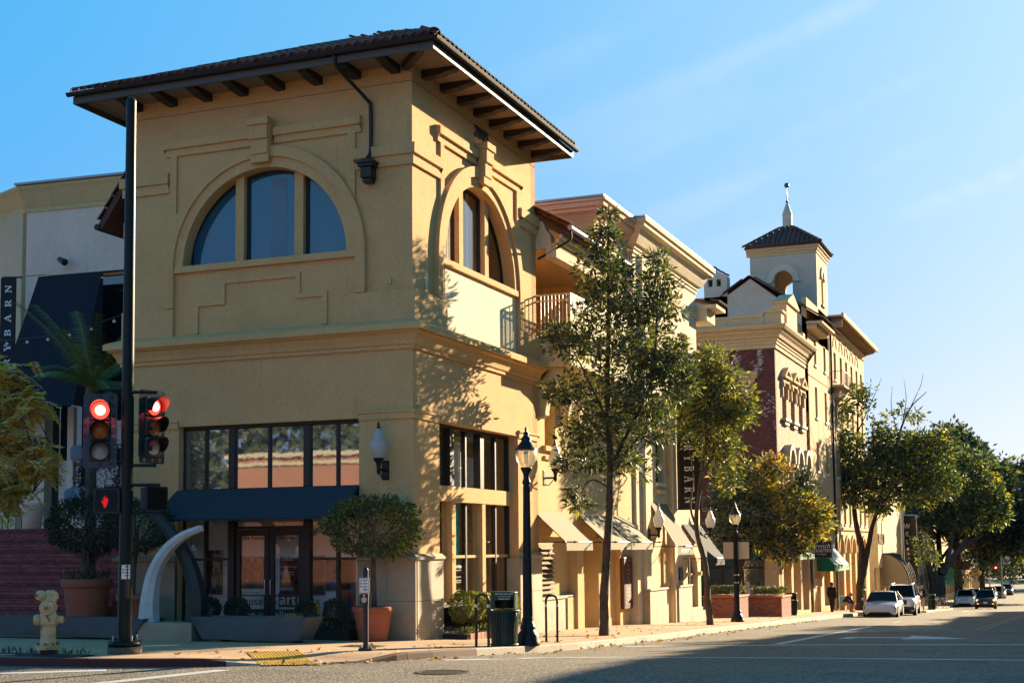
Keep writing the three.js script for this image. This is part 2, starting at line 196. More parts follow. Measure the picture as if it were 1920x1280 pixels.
{ // kerb, stone by stone
  const root = new THREE.Group(); root.name = 'kerb'; root.userData.kind = 'structure'; scene.add(root);
  const pts = KERB.map(([x, z]) => V3(x, 0, z)), L = [0]; for (let i = 1; i < pts.length; i++) L.push(L[i - 1] + pts[i].distanceTo(pts[i - 1]));
  const at = s => { let i = 1; while (i < L.length - 1 && L[i] < s) i++; return pts[i - 1].clone().lerp(pts[i], (s - L[i - 1]) / (L[i] - L[i - 1])); };
  const stones = []; let s = 25; while (s < 190) { const len = s < 100 ? rr(1.6, 2.6) : 6; stones.push([s, s + len - .014]); s += len; }
  for (const [a, b] of stones) {
    const mb = new MB(), n = 6, prof = [[.16, -.02], [.16, 0], [.02, 0], [0, -.02], [-.015, -.25]], ring = [];
    for (let k = 0; k <= n; k++) { const q = lerp(a, b, k / n), p = at(q), d = at(q + .05).sub(at(q - .05)).normalize(), nx = d.z, nz = -d.x, top = Math.max(G(p.x - .1, p.z - .05), roadY(p.x, p.z) + .016) + .006; ring.push(prof.map(([o, h]) => [p.x + nx * o, h < -.1 ? roadY(p.x, p.z) - .05 : top + h, p.z + nz * o])); }
    for (let k = 0; k < n; k++) for (let j = 0; j < prof.length - 1; j++) mb.quad(ring[k][j], ring[k][j + 1], ring[k + 1][j + 1], ring[k + 1][j]);
    for (const R of [ring[0], ring[n]]) mb.tris([...R[0], ...R[1], ...R[2], ...R[0], ...R[2], ...R[3], ...R[0], ...R[3], ...R[4]]);
    const m = at((a + b) / 2), red = (m.x < .3) || (m.z > 3.2 && m.z < 6.2 && m.x > 1.5);
    mb.build(numbered('kerb_stone'), red ? M.kerbRed : M.kerb, root);
  }
}
{ // painted lines: thin sheets 4 mm above the road
  const line = (pts, w, m, name, lift = .005) => { const mb = new MB(); for (let i = 0; i < pts.length - 1; i++) { const [x0, z0] = pts[i], [x1, z1] = pts[i + 1], n = Math.max(1, Math.round(Math.hypot(x1 - x0, z1 - z0) / 2)), l = Math.hypot(x1 - x0, z1 - z0), ox = -(z1 - z0) / l * w / 2, oz = (x1 - x0) / l * w / 2; for (let k = 0; k < n; k++) { const a = k / n, b = (k + 1) / n, P = (t, q) => { const x = lerp(x0, x1, t) + ox * q, z = lerp(z0, z1, t) + oz * q; return [x, roadY(x, z) + lift, z]; }; mb.quad(P(a, 1), P(b, 1), P(b, -1), P(a, -1)); } } return struct(mb, numbered(name), m); };
  line([[3.1, 5.2], [5.6, 2.0], [8.6, .25], [17, -2]], .32, M.paint, 'crosswalk_line');
  line([[3.7, -3.9], [7.4, -7.0], [17, -12.4]], .42, M.paint, 'crosswalk_line');
  line([[-.95, 9.5], [-2.5, 10.6], [-9, 15.5]], .3, M.paint, 'crosswalk_line');
  line([[.9, 8.9], [.35, 11.5], [-3, 19]], .3, M.paint, 'crosswalk_line');
  line([[6.75, -7.2], [6.35, -28.5]], .24, M.paint, 'lane_line');
  line([[6.4, -36], [6.4, -39]], .15, M.paint, 'lane_line'); line([[6.6, -78], [6.6, -84]], .2, M.paint, 'lane_line'); line([[7, -96], [7, -102]], .2, M.paint, 'lane_line');
  line([[10.5, -24], [10.9, -60]], .14, M.yellowPaint, 'centre_line'); line([[10.8, -24], [11.2, -60]], .14, M.yellowPaint, 'centre_line');
  const a = new MB(), P = (x, z) => [x, roadY(x, z) + .0045, z];
  a.quad(P(7.5, -13.2), P(9.2, -13.9), P(9.2, -14.6), P(7.5, -14.2)); a.tris([...P(9.2, -12.6), ...P(9.2, -16.4), ...P(11, -14.2)]); a.quad(P(7.5, -12.3), P(7.9, -12.3), P(7.9, -13.35), P(7.5, -13.2));
  struct(a, 'road_arrow_marking', M.paint);
}
{ // iron covers and the yellow tactile pad
  const c = thing('manhole_cover', 'round dark iron manhole cover sunk in the asphalt near the kerb', 'manhole cover', [4.5, roadY(4.5, 8.3), 8.3]);
  new MB().lathe([[.0, .006], [.33, .006], [.335, .002]], 0, 0, 0, 28).build('lid', mat(.035, .03, .022, { roughness: .5, metalness: .5 }), c); new MB().lathe([[.345, .002], [.35, .009], [.43, .009], [.44, .001]], 0, 0, 0, 28).build('rim', mat(.06, .05, .035, { roughness: .5, metalness: .5 }), c);
  const pc = [.78, G(.78, 6.9), 6.9], p = thing('tactile_pad', 'yellow tactile paving pad with raised domes on the corner ramp', 'tactile paving', pc), Q = (a, b, h) => { const x = pc[0] + .65 * a - .76 * b, z = pc[2] + .76 * a + .65 * b; return [x - pc[0], G(x, z) - pc[1] + h, z - pc[2]]; };
  new MB().sheet(10, 6, (u, v) => Q(lerp(-1.15, 1.15, u), lerp(-.5, .5, v), .008)).build('base_plate', mat(.72, .38, .03, { map: T.mottle, roughness: .7 }), p);
  const d = new MB(); for (let i = 0; i < 37; i++) for (let j = 0; j < 16; j++) { const q = Q(-1.1 + i * .061, -.46 + j * .061, .008); d.lathe([[.0, .009], [.009, .008], [.016, 0]], q[0], q[1], q[2], 7); } tag(d.build('dome', mat(.8, .46, .05, { roughness: .6 }), p), null, null, null, 'stuff');
  const u = thing('utility_cover', 'flat iron utility cover in the pavement behind the push button post', 'utility cover', [.5, G(.5, 3.4) + .004, 3.4]);
  new MB().box(-.42, .42, 0, .008, -.3, .3, .003).build('cover_plate', mat(.03, .027, .022, { roughness: .6, metalness: .3 }), u);
}

// ---------------------------------------------------------------- corner building
// facade frame: t = distance from the street corner, y = height, w = outwards. s = -1: left facade (along -x), s = +1: street facade (along -z)
const faceM = s => s < 0 ? new THREE.Matrix4() : new THREE.Matrix4().makeRotationY(PI / 2);
function fbx(mb, s, t0, t1, y0, y1, w0, w1, bev = 0) { if (t0 === 0 && s < 0) t0 = -w1; const a = s * t0, b = s * t1; return mb.box(Math.min(a, b), Math.max(a, b), y0, y1, Math.min(w0, w1), Math.max(w0, w1), bev); }
function mould(mb, s, prof, t0, t1, m0 = 0, m1 = 0) { // sweep a profile [w, y] along t; m = 1 mitres outwards
  const E = prof.map(([w, y]) => [[s * (t0 - w * m0), y, w], [s * (t1 + w * m1), y, w]]);
  for (let i = 0; i < prof.length - 1; i++) mb.quad(E[i][0], E[i][1], E[i + 1][1], E[i + 1][0]);
  for (const k of [0, 1]) if (!(k ? m1 : m0)) for (let i = 1; i < prof.length - 1; i++) mb.tris([...E[0][k], ...E[i][k], ...E[i + 1][k]]);
  return mb;
}
function arcPts(cx, cy, r, a0, a1, n) { const o = []; for (let i = 0; i <= n; i++) { const a = lerp(a0, a1, i / n); o.push([cx + r * Math.cos(a), cy + r * Math.sin(a)]); } return o; }
const tower = thing('corner_building', 'two storey ochre stucco corner building with big arched windows under a tiled roof', 'building');
const AC = 3.95, AY = 8.95, AR = 2.27;
for (const s of [-1, 1]) {
  const F = new THREE.Group(); const fm = faceM(s), NB = () => new MB(fm), P = tower;
  const op = s < 0 ? [1.38, 6.33] : [1.42, 6.5], end = s < 0 ? 8 : 8.0, t0 = s < 0 ? 0 : .35;
  // wall plate with openings
  const outline = [[s * t0, -.6], [s * end, -.6], [s * end, 13.25], [s * t0, 13.25]];
  const arch = [[s * (AC - AR), 8.9], ...arcPts(s * AC, AY, AR, s > 0 ? PI : 0, s > 0 ? 0 : PI, 40), [s * (AC + AR), 8.9]];
  const hole1 = [[s * op[0], -.3], [s * op[1], -.3], [s * op[1], 5.05], [s * op[0], 5.05]];
  NB().poly(outline, [hole1, arch], .35, new THREE.Matrix4().makeTranslation(0, 0, -.35)).build('wall', M.ochre, P);
  // cornice, impost bands, pier caps
  const COR = [[0, 6.6], [.06, 6.6], [.06, 6.68], [.1, 6.7], [.13, 6.8], [.2, 6.92], [.29, 6.97], [.29, 7.0], [.36, 7.0], [.36, 7.14], [.30, 7.18], [0, 7.3]];
  mould(NB(), s, COR, 0, end, 1, s < 0 ? 1 : 0).build('cornice', M.trimTan, P);
  const IMP = [[0, 10.88], [.06, 10.88], [.06, 11.1], [.12, 11.12], [.12, 11.36], [0, 11.39]];
  mould(NB(), s, IMP, 0, 1.47, 1, 0).build('impost_band', M.ochre, P);
  mould(NB(), s, IMP, 6.66, end, 0, s < 0 ? 1 : 0).build('impost_band', M.ochre, P);
  const CAP = [[0, 5.0], [.04, 5.0], [.04, 5.14], [.07, 5.15], [.07, 5.2], [0, 5.22]];
  mould(NB(), s, CAP, 0, op[0], 1, 0).build('pier_cap', M.trimTan, P); mould(NB(), s, CAP, op[1], end, 0, s < 0 ? 1 : 0).build('pier_cap', M.trimTan, P);
  fbx(NB(), s, 0, 1.72, 7.26, 7.96, .0, .1, .006).build('pilaster_base', M.ochre, P); fbx(NB(), s, 6.48, end, 7.26, 7.96, .0, .1, .006).build('pilaster_base', M.ochre, P);
  // archivolt with its legs, inner ring, keystone, sill
  const ring = (r0, r1, y0) => [[s * (AC - r1), y0], ...arcPts(s * AC, AY, r1, s > 0 ? PI : 0, s > 0 ? 0 : PI, 40), [s * (AC + r1), y0], [s * (AC + r0), y0], ...arcPts(s * AC, AY, r0, s > 0 ? 0 : PI, s > 0 ? PI : 0, 40), [s * (AC - r0), y0]];
  NB().poly(ring(2.52, 2.78, 7.965), null, .13).build('archivolt', M.ochre, P);
  NB().poly(ring(AR + .004, 2.518, 8.9), null, .07).build('archivolt', M.ochre, P);
  NB().poly([[s * (AC - .26), 12.36], [s * (AC + .26), 12.36], [s * (AC + .26), 12.2], [s * (AC + .22), 11.36], [s * (AC - .22), 11.36], [s * (AC - .26), 12.2]].map(p => p), null, .22, null, .01).build('keystone', M.ochre, P);
  { const k = NB(); fbx(k, s, AC - .29, AC + .29, 12.2, 12.38, .2, .36, .01); fbx(k, s, AC - .25, AC + .25, 11.86, 12.2, .2, .32, .02); fbx(k, s, AC - .23, AC + .23, 11.5, 11.86, .2, .27, .02); fbx(k, s, AC - .25, AC + .25, 11.3, 11.5, .13, .24, .02); k.build('keystone', M.ochre, P); }
  fbx(NB(), s, AC - 2.51, AC + 2.51, 8.83, 8.99, .0, .1, .008).build('sill', M.ochre, P);
  // rectangular frame around the arch
  mould(NB(), s, [[0, 11.78], [.06, 11.78], [.06, 11.95], [.13, 11.96], [.13, 12.15], [0, 12.18]], 1.30, AC - .3).build('frame_moulding', M.ochre, P);
  mould(NB(), s, [[0, 11.78], [.06, 11.78], [.06, 11.95], [.13, 11.96], [.13, 12.15], [0, 12.18]], AC + .3, 6.78).build('frame_moulding', M.ochre, P);
  fbx(NB(), s, 1.46, 1.66, 9.9, 11.78, 0, .06).build('frame_moulding', M.ochre, P); fbx(NB(), s, 6.44, 6.64, 9.9, 11.78, 0, .06).build('frame_moulding', M.ochre, P);
  mould(NB(), s, [[0, 12.84], [.012, 12.845], [.012, 12.855], [0, 12.86]], 0, end, 1).build('seam', M.brown, P);
  // arched window: reveal, two wide mullions, dark frames, panes
  const win = new THREE.Group(); win.name = 'arched_window'; P.add(win);
  const chord = (t) => AY + Math.sqrt(Math.max(0, (AR + .02) ** 2 - (t - AC) ** 2));
  const pane = (a, b, y0, inset) => { const p = [[s * a, y0]]; p.push([s * b, y0]); for (let i = 0; i <= 14; i++) { const t = lerp(b, a, i / 14); p.push([s * t, chord(t) - inset]); } return p; };
  for (const [a, b] of [[2.95, 3.19], [4.6, 4.84]]) { const mb = NB(); mb.poly(pane(a, b, 8.9, 0), null, .2, new THREE.Matrix4().makeTranslation(0, 0, -.33)); mb.build('mullion', M.ochre, win); }
  for (const [a, b] of [[AC - AR + .0, 2.95], [3.19, 4.6], [4.84, AC + AR]]) {
    const o = pane(a, b, 8.9, 0), q = pane(a + .07, b - .07, 8.97, .09).filter(p => p[1] > 8.96), c = q.filter((p, i) => !(p[1] < 9.02 && i > 1));
    NB().poly(o, [c.length > 3 ? c : q], .08, new THREE.Matrix4().makeTranslation(0, 0, -.34)).build('frame', M.bronze, win);
    NB().poly(o, null, .012, new THREE.Matrix4().makeTranslation(0, 0, -.31)).build('pane', s < 0 ? M.glassBlue : M.glass, win);
  }
  // upstairs curtains seen through the street window
  if (s > 0) { const c = NB(); c.sheet(60, 1, (u, v) => { const t = lerp(1.7, 4.35, u); return [t, lerp(8.6, 11.3, v), -.52 + .05 * Math.sin(u * 95) + .02 * Math.sin(u * 31)]; }); c.build('curtain', M.curtain, win); }
  else { const c = NB(); c.sheet(40, 1, (u, v) => [-lerp(3.5, 3.95, u), lerp(9.0, 11.0, v), -.294 + .004 * Math.sin(u * 60)]); c.build('curtain', mat(.12, .2, .27, { roughness: .5 }), win); }
  // stone base: slabs with open joints, capped
  for (const [a, b, cols] of [[0, op[0] - .005, 2], [op[1] + .005, end, 2]]) {
    fbx(NB(), s, a, b, -.6, 1.78, 0, .085).build('stone_backing', M.joint, P);
    const x0 = a === 0 ? (s < 0 ? -.1 : 0) : a;
    for (let i = 0; i < cols; i++) for (const [y0, y1] of [[-.6, .86], [.868, 1.77]]) { const q0 = lerp(x0, b, i / cols) + (i ? .004 : 0), q1 = lerp(x0, b, (i + 1) / cols) - (i < cols - 1 ? .004 : 0); fbx(NB(), s, q0 || 1e-6, q1, y0, y1, .05, .1 + .002 * ((i + (y0 > 0 ? 1 : 0)) % 2), .006).build('stone_slab', M.stone, P); }
    mould(NB(), s, [[0, 1.77], [.105, 1.77], [.15, 1.8], [.15, 1.85], [.12, 1.87], [.06, 1.92], [0, 1.93]], a, b, a === 0 ? 1 : 0, s < 0 && b === end ? 1 : 0).build('stone_cap', M.stone, P);
    if (s > 0 && a > 0) { const j = NB(); j.box(6.35, 6.5, -.6, 1.77, -.3, .1); j.build('stone_slab', M.stone, P); }
  }
  // reveal returns for the storefront are the wall plate's own thickness; storefront glazing
  const W = s < 0 ? -.25 : -.33, sf = new THREE.Group(); sf.name = 'storefront'; P.add(sf);
  const bar = (a, b, y0, y1, d = .1, m = M.bronze, n = 'frame', o = 0) => fbx(NB(), s, a, b, y0, y1, W - d / 2 + o, W + d / 2 + o, .006).build(n, m, sf);
  const glass = (a, b, y0, y1, m = M.glass) => fbx(NB(), s, a, b, y0, y1, W - .005, W + .005).build('pane', m, sf);
  if (s < 0) {
    const v = [1.38, 2.05, 2.86, 3.9, 4.93, 5.68, 6.33];
    bar(1.38, 6.33, 4.97, 5.05, .12); bar(1.38, 6.33, 3.3, 3.52, .14); bar(1.38, 2.78, 0.0, .1, .1); bar(5.01, 6.33, 0, .1, .1);
    for (const x of v) { const wide = x === 2.86 || x === 4.93; const h = wide ? .09 : .04; const a = Math.max(1.38, x - h), b = Math.min(6.33, x + h); bar(a, b, 3.525, 4.965, wide ? .16 : .1); if (x !== 3.9) bar(a, b, .105, 3.295, wide ? .16 : .1); }
    for (let i = 0; i < 6; i++) glass(v[i] + .03, v[i + 1] - .03, 3.53, 4.96, M.glassMirror);
    for (const [a, b] of [[1.42, 2.01], [2.09, 2.77], [5.02, 5.64], [5.72, 6.29]]) { bar(a, b, 1.8, 1.86, .08); glass(a, b, .1, 1.8); glass(a, b, 1.86, 3.29); }
    bar(2.96, 4.83, 2.53, 2.61, .12); glass(2.96, 4.83, 2.61, 3.29);
    // double door
    for (const [a, b] of [[2.97, 3.885], [3.905, 4.82]]) {
      const dr = new THREE.Group(); dr.name = 'door'; sf.add(dr); const D = (x0, x1, y0, y1, o = 0) => { const m = NB(); fbx(m, s, x0, x1, y0, y1, W - .03, W + .03 + o, .004); return m; };
      const fr = NB(); for (const q of [[a, a + .13, .03, 2.52], [b - .13, b, .03, 2.52], [a + .131, b - .131, 2.38, 2.519], [a + .131, b - .131, .031, .25]]) fbx(fr, s, ...q, W - .03, W + .035, .004); fr.build('door_frame', M.bronze, dr);
      D(a + .13, b - .13, .25, 2.38).m = null; fbx(NB(), s, a + .13, b - .13, .25, 2.38, W - .004, W + .004).build('pane', M.glass, dr);
      const hx = s * (a > 3.5 ? a + .065 : b - .065); NB().tube([V3(hx, .98, W + .04), V3(hx, .98, W + .1), V3(hx, 1.02, W + .11), V3(hx, 1.3, W + .11), V3(hx, 1.34, W + .1), V3(hx, 1.34, W + .04)], .012, 20, 6).build('door_handle', M.steel, dr);
      fbx(NB(), s, a + .14, b - .14, .955, .985, W + .01, W + .03).build('push_bar', M.bronze, dr);
    }
    const pr = (w, h, t, y, m, o = .012) => plane('lettering', w, h, m, TR(s * t, y, W + o), sf);
    pr(.42, .2, 3.9, 2.93, print(256, 128, (k, w, h) => { k.clearRect(0, 0, w, h); k.fillStyle = '#3d3a38'; k.font = '96px sans-serif'; k.textAlign = 'center'; k.fillText('1003', w / 2, 98); }, true));
    pr(1.62, .78, 3.92, .72, print(1024, 492, (k, w, h) => { k.clearRect(0, 0, w, h); k.fillStyle = '#4d4032'; k.font = '40px sans-serif'; k.fillText('SAN LUIS OBISPO', 40, 60); k.font = 'bold 150px sans-serif'; k.fillStyle = '#5d4a38'; k.fillText('museum', 20, 230); k.font = '52px sans-serif'; k.fillText('OF', 610, 210); k.fillStyle = '#3b2a1c'; k.fillRect(690, 20, 320, 240); k.fillRect(20, 290, 990, 190); k.fillStyle = '#a09688'; k.font = 'bold 200px sans-serif'; k.fillText('art', 700, 220); k.font = 'bold 150px sans-serif'; k.fillText('pop-up gallery', 40, 430, 950); }, true));
    pr(.72, 1.05, 3.42, 1.55, print(384, 560, (k, w, h) => { k.clearRect(0, 0, w, h); k.fillStyle = '#d8d6d0'; k.textAlign = 'center'; k.font = '30px serif'; k.fillText('The', w / 2, 50); k.font = 'italic bold 62px serif'; k.fillText('San Luis Obispo', w / 2, 115, 350); k.font = '22px sans-serif'; k.fillText('COLLECTION', w / 2, 150); for (const y of [235, 300, 330, 500, 522]) { k.font = '20px sans-serif'; k.fillText(y < 300 ? 'For leasing information contact' : y < 400 ? 'Suites 1 and 2 available' : 'please visit the gallery', w / 2, y, 320); } }, true));
    pr(1.5, .13, 3.92, 2.33, print(768, 66, (k, w, h) => { k.clearRect(0, 0, w, h); k.fillStyle = '#17222b'; k.font = 'bold 58px sans-serif'; k.textAlign = 'center'; k.fillText('the Permanent Collection', w / 2, 52, 740); }, true));
  } else {
    bar(1.42, 6.5, 4.97, 5.05, .12); bar(1.42, 6.5, .62, .74, .14);
    const sp = NB(); fbx(sp, s, 1.42, 6.5, 3.17, 3.55, W - .05, W + .16, .01); sp.build('spandrel', M.trimTan, sf);
    for (const x of [2.66, 4.55]) { bar(x - .12, x + .12, 3.56, 4.96, .2, M.bronze); bar(x - .11, x + .11, .745, 3.165, .28, M.trimTan, 'mullion'); }
    for (const x of [1.46, 3.6, 5.55, 6.46]) { bar(x - .045, x + .045, 3.56, 4.96, .12); bar(x - .045, x + .045, .745, 3.165, .12); }
    for (const [a, b] of [[1.51, 2.54], [2.78, 3.555], [3.645, 4.43], [4.67, 5.5], [5.6, 6.41]]) { glass(a, b, 3.56, 4.965, M.glass); bar(a, b, 1.8, 1.87, .1, M.trimTan, 'glazing_bar'); glass(a, b, .74, 1.8, M.glass); glass(a, b, 1.87, 3.165, M.glass); }
    const pr = (w, h, t, y, m, o) => plane('poster', w, h, m, new THREE.Matrix4().multiplyMatrices(fm, TR(t, y, W - o)), sf);
    pr(.62, 1.5, 3.1, 2.45, print(200, 480, (k, w, h) => { k.fillStyle = '#1aa39a'; k.fillRect(0, 0, w, h); k.fillStyle = '#0d4f5c'; k.fillRect(90, 20, 60, 180); k.fillStyle = '#d9b13a'; k.fillRect(110, 260, 50, 40); k.fillStyle = '#e8f4f0'; for (let i = 0; i < 8; i++) k.fillRect(20 + (i % 2) * 30, 40 + i * 40, 30, 12); }), .06);
    pr(.6, .85, 3.12, 1.3, print(256, 360, (k, w, h) => { k.clearRect(0, 0, w, h); k.fillStyle = '#e6e6e2'; k.textAlign = 'center'; k.font = 'italic bold 44px serif'; k.fillText('San Luis Obispo', w / 2, 70, 230); k.font = '20px sans-serif'; for (const y of [100, 170, 205, 225, 310, 330]) k.fillText('gallery leasing and hours', w / 2, y, 210); }, true), -.012);
    for (const [a, b] of [[2.75, 4.45], [4.65, 5.6]]) { const c = NB(); c.sheet(40, 1, (u, v) => [lerp(a, b, u), lerp(3.5, v > .5 && a < 3 ? 4.75 : 4.4, v), W - .35 + .03 * Math.sin(u * 60 + a)]); c.build('curtain', M.curtain, sf); }
  }
}
// thin panel in a paler cream than the wall, under the street arch
new MB(faceM(1)).box(1.78, 6.42, 7.3, 8.82, 0, .012, .004).build('pale_panel', M.paleCream, tower);
{ // stepped relief under the left arch
  const o = [[-2.2, 7.3], [-2.2, 8.09], [-2.93, 8.09], [-2.93, 8.6], [-5.14, 8.6], [-5.14, 8.1], [-5.9, 8.1], [-5.9, 7.3], [-5.78, 7.3], [-5.78, 7.97], [-5.02, 7.97], [-5.02, 8.48], [-3.05, 8.48], [-3.05, 7.97], [-2.34, 7.97], [-2.34, 7.3]];
  new MB().poly(o, null, .055).build('stepped_relief', M.ochre, tower);
}
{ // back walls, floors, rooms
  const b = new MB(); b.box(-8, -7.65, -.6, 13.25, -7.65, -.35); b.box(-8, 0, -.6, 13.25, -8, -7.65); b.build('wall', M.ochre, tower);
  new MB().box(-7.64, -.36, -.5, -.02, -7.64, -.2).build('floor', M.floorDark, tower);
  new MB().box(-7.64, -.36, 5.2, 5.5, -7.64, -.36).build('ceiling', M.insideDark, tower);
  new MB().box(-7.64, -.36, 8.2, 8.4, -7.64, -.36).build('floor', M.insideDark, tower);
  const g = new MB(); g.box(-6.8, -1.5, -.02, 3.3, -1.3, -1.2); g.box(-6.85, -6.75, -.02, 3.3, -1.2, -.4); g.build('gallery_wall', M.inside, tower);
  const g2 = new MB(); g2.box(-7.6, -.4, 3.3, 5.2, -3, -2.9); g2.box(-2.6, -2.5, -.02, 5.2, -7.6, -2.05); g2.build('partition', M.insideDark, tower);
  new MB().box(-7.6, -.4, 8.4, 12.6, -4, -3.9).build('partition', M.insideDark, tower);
  const art = [[-3.55, 1.42, 1.25, .95, 3], [-4.95, 1.5, .62, .78, 1], [-6.05, 1.5, .45, 1.1, 5], [-2.55, 1.45, .75, .8, 7], [-2.35, 1.0, .5, 1.6, 9]];
  for (const [x, y, w, h, sd] of art) {
    const p = new THREE.Group(); p.name = 'painting'; tower.add(p);
    new MB().box(x - w / 2, x + w / 2, y - h / 2, y + h / 2, -1.195, -1.15, .008).build('picture_frame', mat(.16, .1, .035, { roughness: .5 }), p);
    plane('canvas', w - .08, h - .08, print(160, 160, (k, W2, H2) => { const f = RNG(sd * 97); k.fillStyle = ['#5a3a22', '#23305a', '#1c2433'][sd % 3]; k.fillRect(0, 0, W2, H2); for (let i = 0; i < 26; i++) { k.fillStyle = ['#1d2f6b', '#7b4a25', '#8b1f22', '#c08a3c', '#101728', '#2a4f8f', '#6b3a5a'][Math.floor(f() * 7)]; k.beginPath(); k.ellipse(f() * W2, f() * H2, 8 + f() * 32, 6 + f() * 26, f() * 3, 0, 7); k.fill(); } }), TR(x, y, -1.145), p);
  }
}
{ // roof: hip planes, soffit, fascia, gutters, rafter tails, tiles
  const O = 1.02, y0 = 13.18, e = 1.12, F = tower, zR = -8.45, xL = -8.85, apex = [-4, 15.6, -4];
  const soffit = new MB(); soffit.box(xL + .06, O - .06, 13.25, 13.29, zR + .06, O - .06); soffit.build('soffit', M.brown, F);
  const fas = new MB(); fas.box(xL, O, 13.12, 13.3, O - .05, O, .006); fas.box(O - .05, O, 13.12, 13.3, zR, O - .05, .006); fas.box(xL, xL + .05, 13.12, 13.3, zR, O - .05); fas.box(xL + .05, O - .05, 13.12, 13.3, zR, zR + .05); fas.build('fascia', mat(.1, .085, .075, { map: T.mottle, roughness: .6 }), F);
  const half = (a, b) => { const m = new MB(), d = b.clone().sub(a), n = V3(d.z, 0, -d.x).normalize(), r = .075; for (let i = 0; i < 8; i++) { const q0 = PI + i / 8 * PI, q1 = PI + (i + 1) / 8 * PI, c = (p, q) => [p.x + n.x * r * Math.cos(q), p.y + r * Math.sin(q), p.z + n.z * r * Math.cos(q)]; m.quad(c(a, q0), c(b, q0), c(b, q1), c(a, q1)); } m.box(Math.min(a.x, b.x) - (d.z ? .085 : 0), Math.max(a.x, b.x) + (d.z ? .085 : 0), a.y - .004, a.y + .012, Math.min(a.z, b.z) - (d.x ? .085 : 0), Math.max(a.z, b.z) + (d.x ? .085 : 0)); return m; };
  half(V3(xL - .1, 13.36, O + .085), V3(O + .12, 13.36, O + .085)).build('gutter', M.gutter, F);
  half(V3(O + .085, 13.356, O + .12), V3(O + .085, 13.356, zR - .05)).build('gutter', M.gutter, F);
  const plate = new MB(); const c = [[xL, 13.32, O], [O, 13.32, O], [O, 13.32, zR], [xL, 13.32, zR]]; for (let i = 0; i < 4; i++) plate.tris([...c[i], ...c[(i + 1) % 4], ...apex]); plate.build('roof', M.clayDark, F);
  // rafter tails with a shaped nose
  const tail = [[0, 13.26], [.86, 13.26], [.86, 13.19], [.76, 13.15], [.62, 13.14], [.48, 13.09], [.2, 13.07], [0, 13.07]];
  for (let i = 0; i < 8; i++) { const x = -7.62 + i * 1.03; new MB().poly(tail, null, .22, new THREE.Matrix4().makeTranslation(x + .11, 0, 0).multiply(new THREE.Matrix4().makeRotationY(-PI / 2)), .008).build('rafter_tail', M.darkwood, F); }
  for (let i = 0; i < 8; i++) { const z = -.62 - i * 1.03; new MB().poly(tail, null, .22, new THREE.Matrix4().makeTranslation(0, 0, z - .11), .008).build('rafter_tail', M.darkwood, F); }
  { const m = new MB(); m.poly([[0, 13.26], [1.2, 13.26], [1.2, 13.18], [.9, 13.1], [.3, 13.07], [0, 13.07]], null, .16, TR(-.06, 0, .06, -PI / 4), .008); m.build('rafter_tail', M.darkwood, F); }
  // eave tiles one by one, the courses behind them joined
  const tg = (L, r) => { const m = new MB(); const n = 7; for (let i = 0; i < n; i++) { const a = i / n * PI, b = (i + 1) / n * PI; m.quad([r * Math.cos(a), r * .85 * Math.sin(a), 0], [r * Math.cos(b), r * .85 * Math.sin(b), 0], [r * .86 * Math.cos(b), r * .73 * Math.sin(b), -L], [r * .86 * Math.cos(a), r * .73 * Math.sin(a), -L]); m.quad([r * Math.cos(a), r * .85 * Math.sin(a), 0], [r * Math.cos(b), r * .85 * Math.sin(b), 0], [r * .82 * Math.cos(b), r * .67 * Math.sin(b), 0], [r * .82 * Math.cos(a), r * .67 * Math.sin(a), 0]); m.tris([0, 0, -.035, r * .84 * Math.cos(a), r * .7 * Math.sin(a), -.035, r * .84 * Math.cos(b), r * .7 * Math.sin(b), -.035]); } return m.geometry(); };
  const g0 = tg(.46, .115), pitch = Math.atan2(15.6 - 13.32, 4.9), mats = [M.clay, M.clayDark, mat(.24, .09, .06, { map: T.clay, roughness: .8 })];
  const put = (x, y, z, ry, k) => { const o = new THREE.Mesh(g0, mats[k % 3]); o.name = 'roof_tile'; o.castShadow = o.receiveShadow = true; o.rotation.order = 'YXZ'; o.rotation.set(pitch + rr(-.02, .02), ry + rr(-.025, .025), rr(-.04, .04)); o.position.set(x, y + rr(-.006, .006), z); F.add(o); };
  for (let i = 0; i < 41; i++) put(xL + .12 + i * .24, 13.4, O + .12, 0, Math.floor(rnd() * 3));
  for (let i = 0; i < 39; i++) put(O + .12, 13.4, O - .02 - i * .24, PI / 2, Math.floor(rnd() * 3));
  const rest = new MB(); const addRow = (k) => { const d = .4 * k * Math.cos(pitch), h = .4 * k * Math.sin(pitch); for (let i = 0; i < 41; i++) { const x = xL + .12 + i * .24; if (x > O - d || x < xL + d) continue; rest.geo(g0, TR(x, 13.37 + h, O + .1 - d, 0, pitch)); } for (let i = 0; i < 39; i++) { const z = O - .02 - i * .24; if (z > O - d || z < zR + d) continue; rest.geo(g0, TR(O + .1 - d, 13.37 + h, z, PI / 2, pitch)); } };
  for (let k = 1; k < 12; k++) addRow(k); tag(rest.build('roof_tile_course', M.clay, F), null, null, null, 'stuff');
  const hp = Math.atan2(15.6 - 13.32, 4.9 * Math.SQRT2); for (let i = 0; i < 9; i++) { const o = new THREE.Mesh(tg(.5, .15), mats[i % 3]); o.name = 'ridge_tile'; o.rotation.order = 'YXZ'; o.rotation.set(hp, PI / 4, 0); const d = .42 * i * Math.cos(hp) / Math.SQRT2; o.position.set(O + .06 - d, 13.44 + .42 * i * Math.sin(hp), O + .06 - d); o.castShadow = o.receiveShadow = true; F.add(o); }
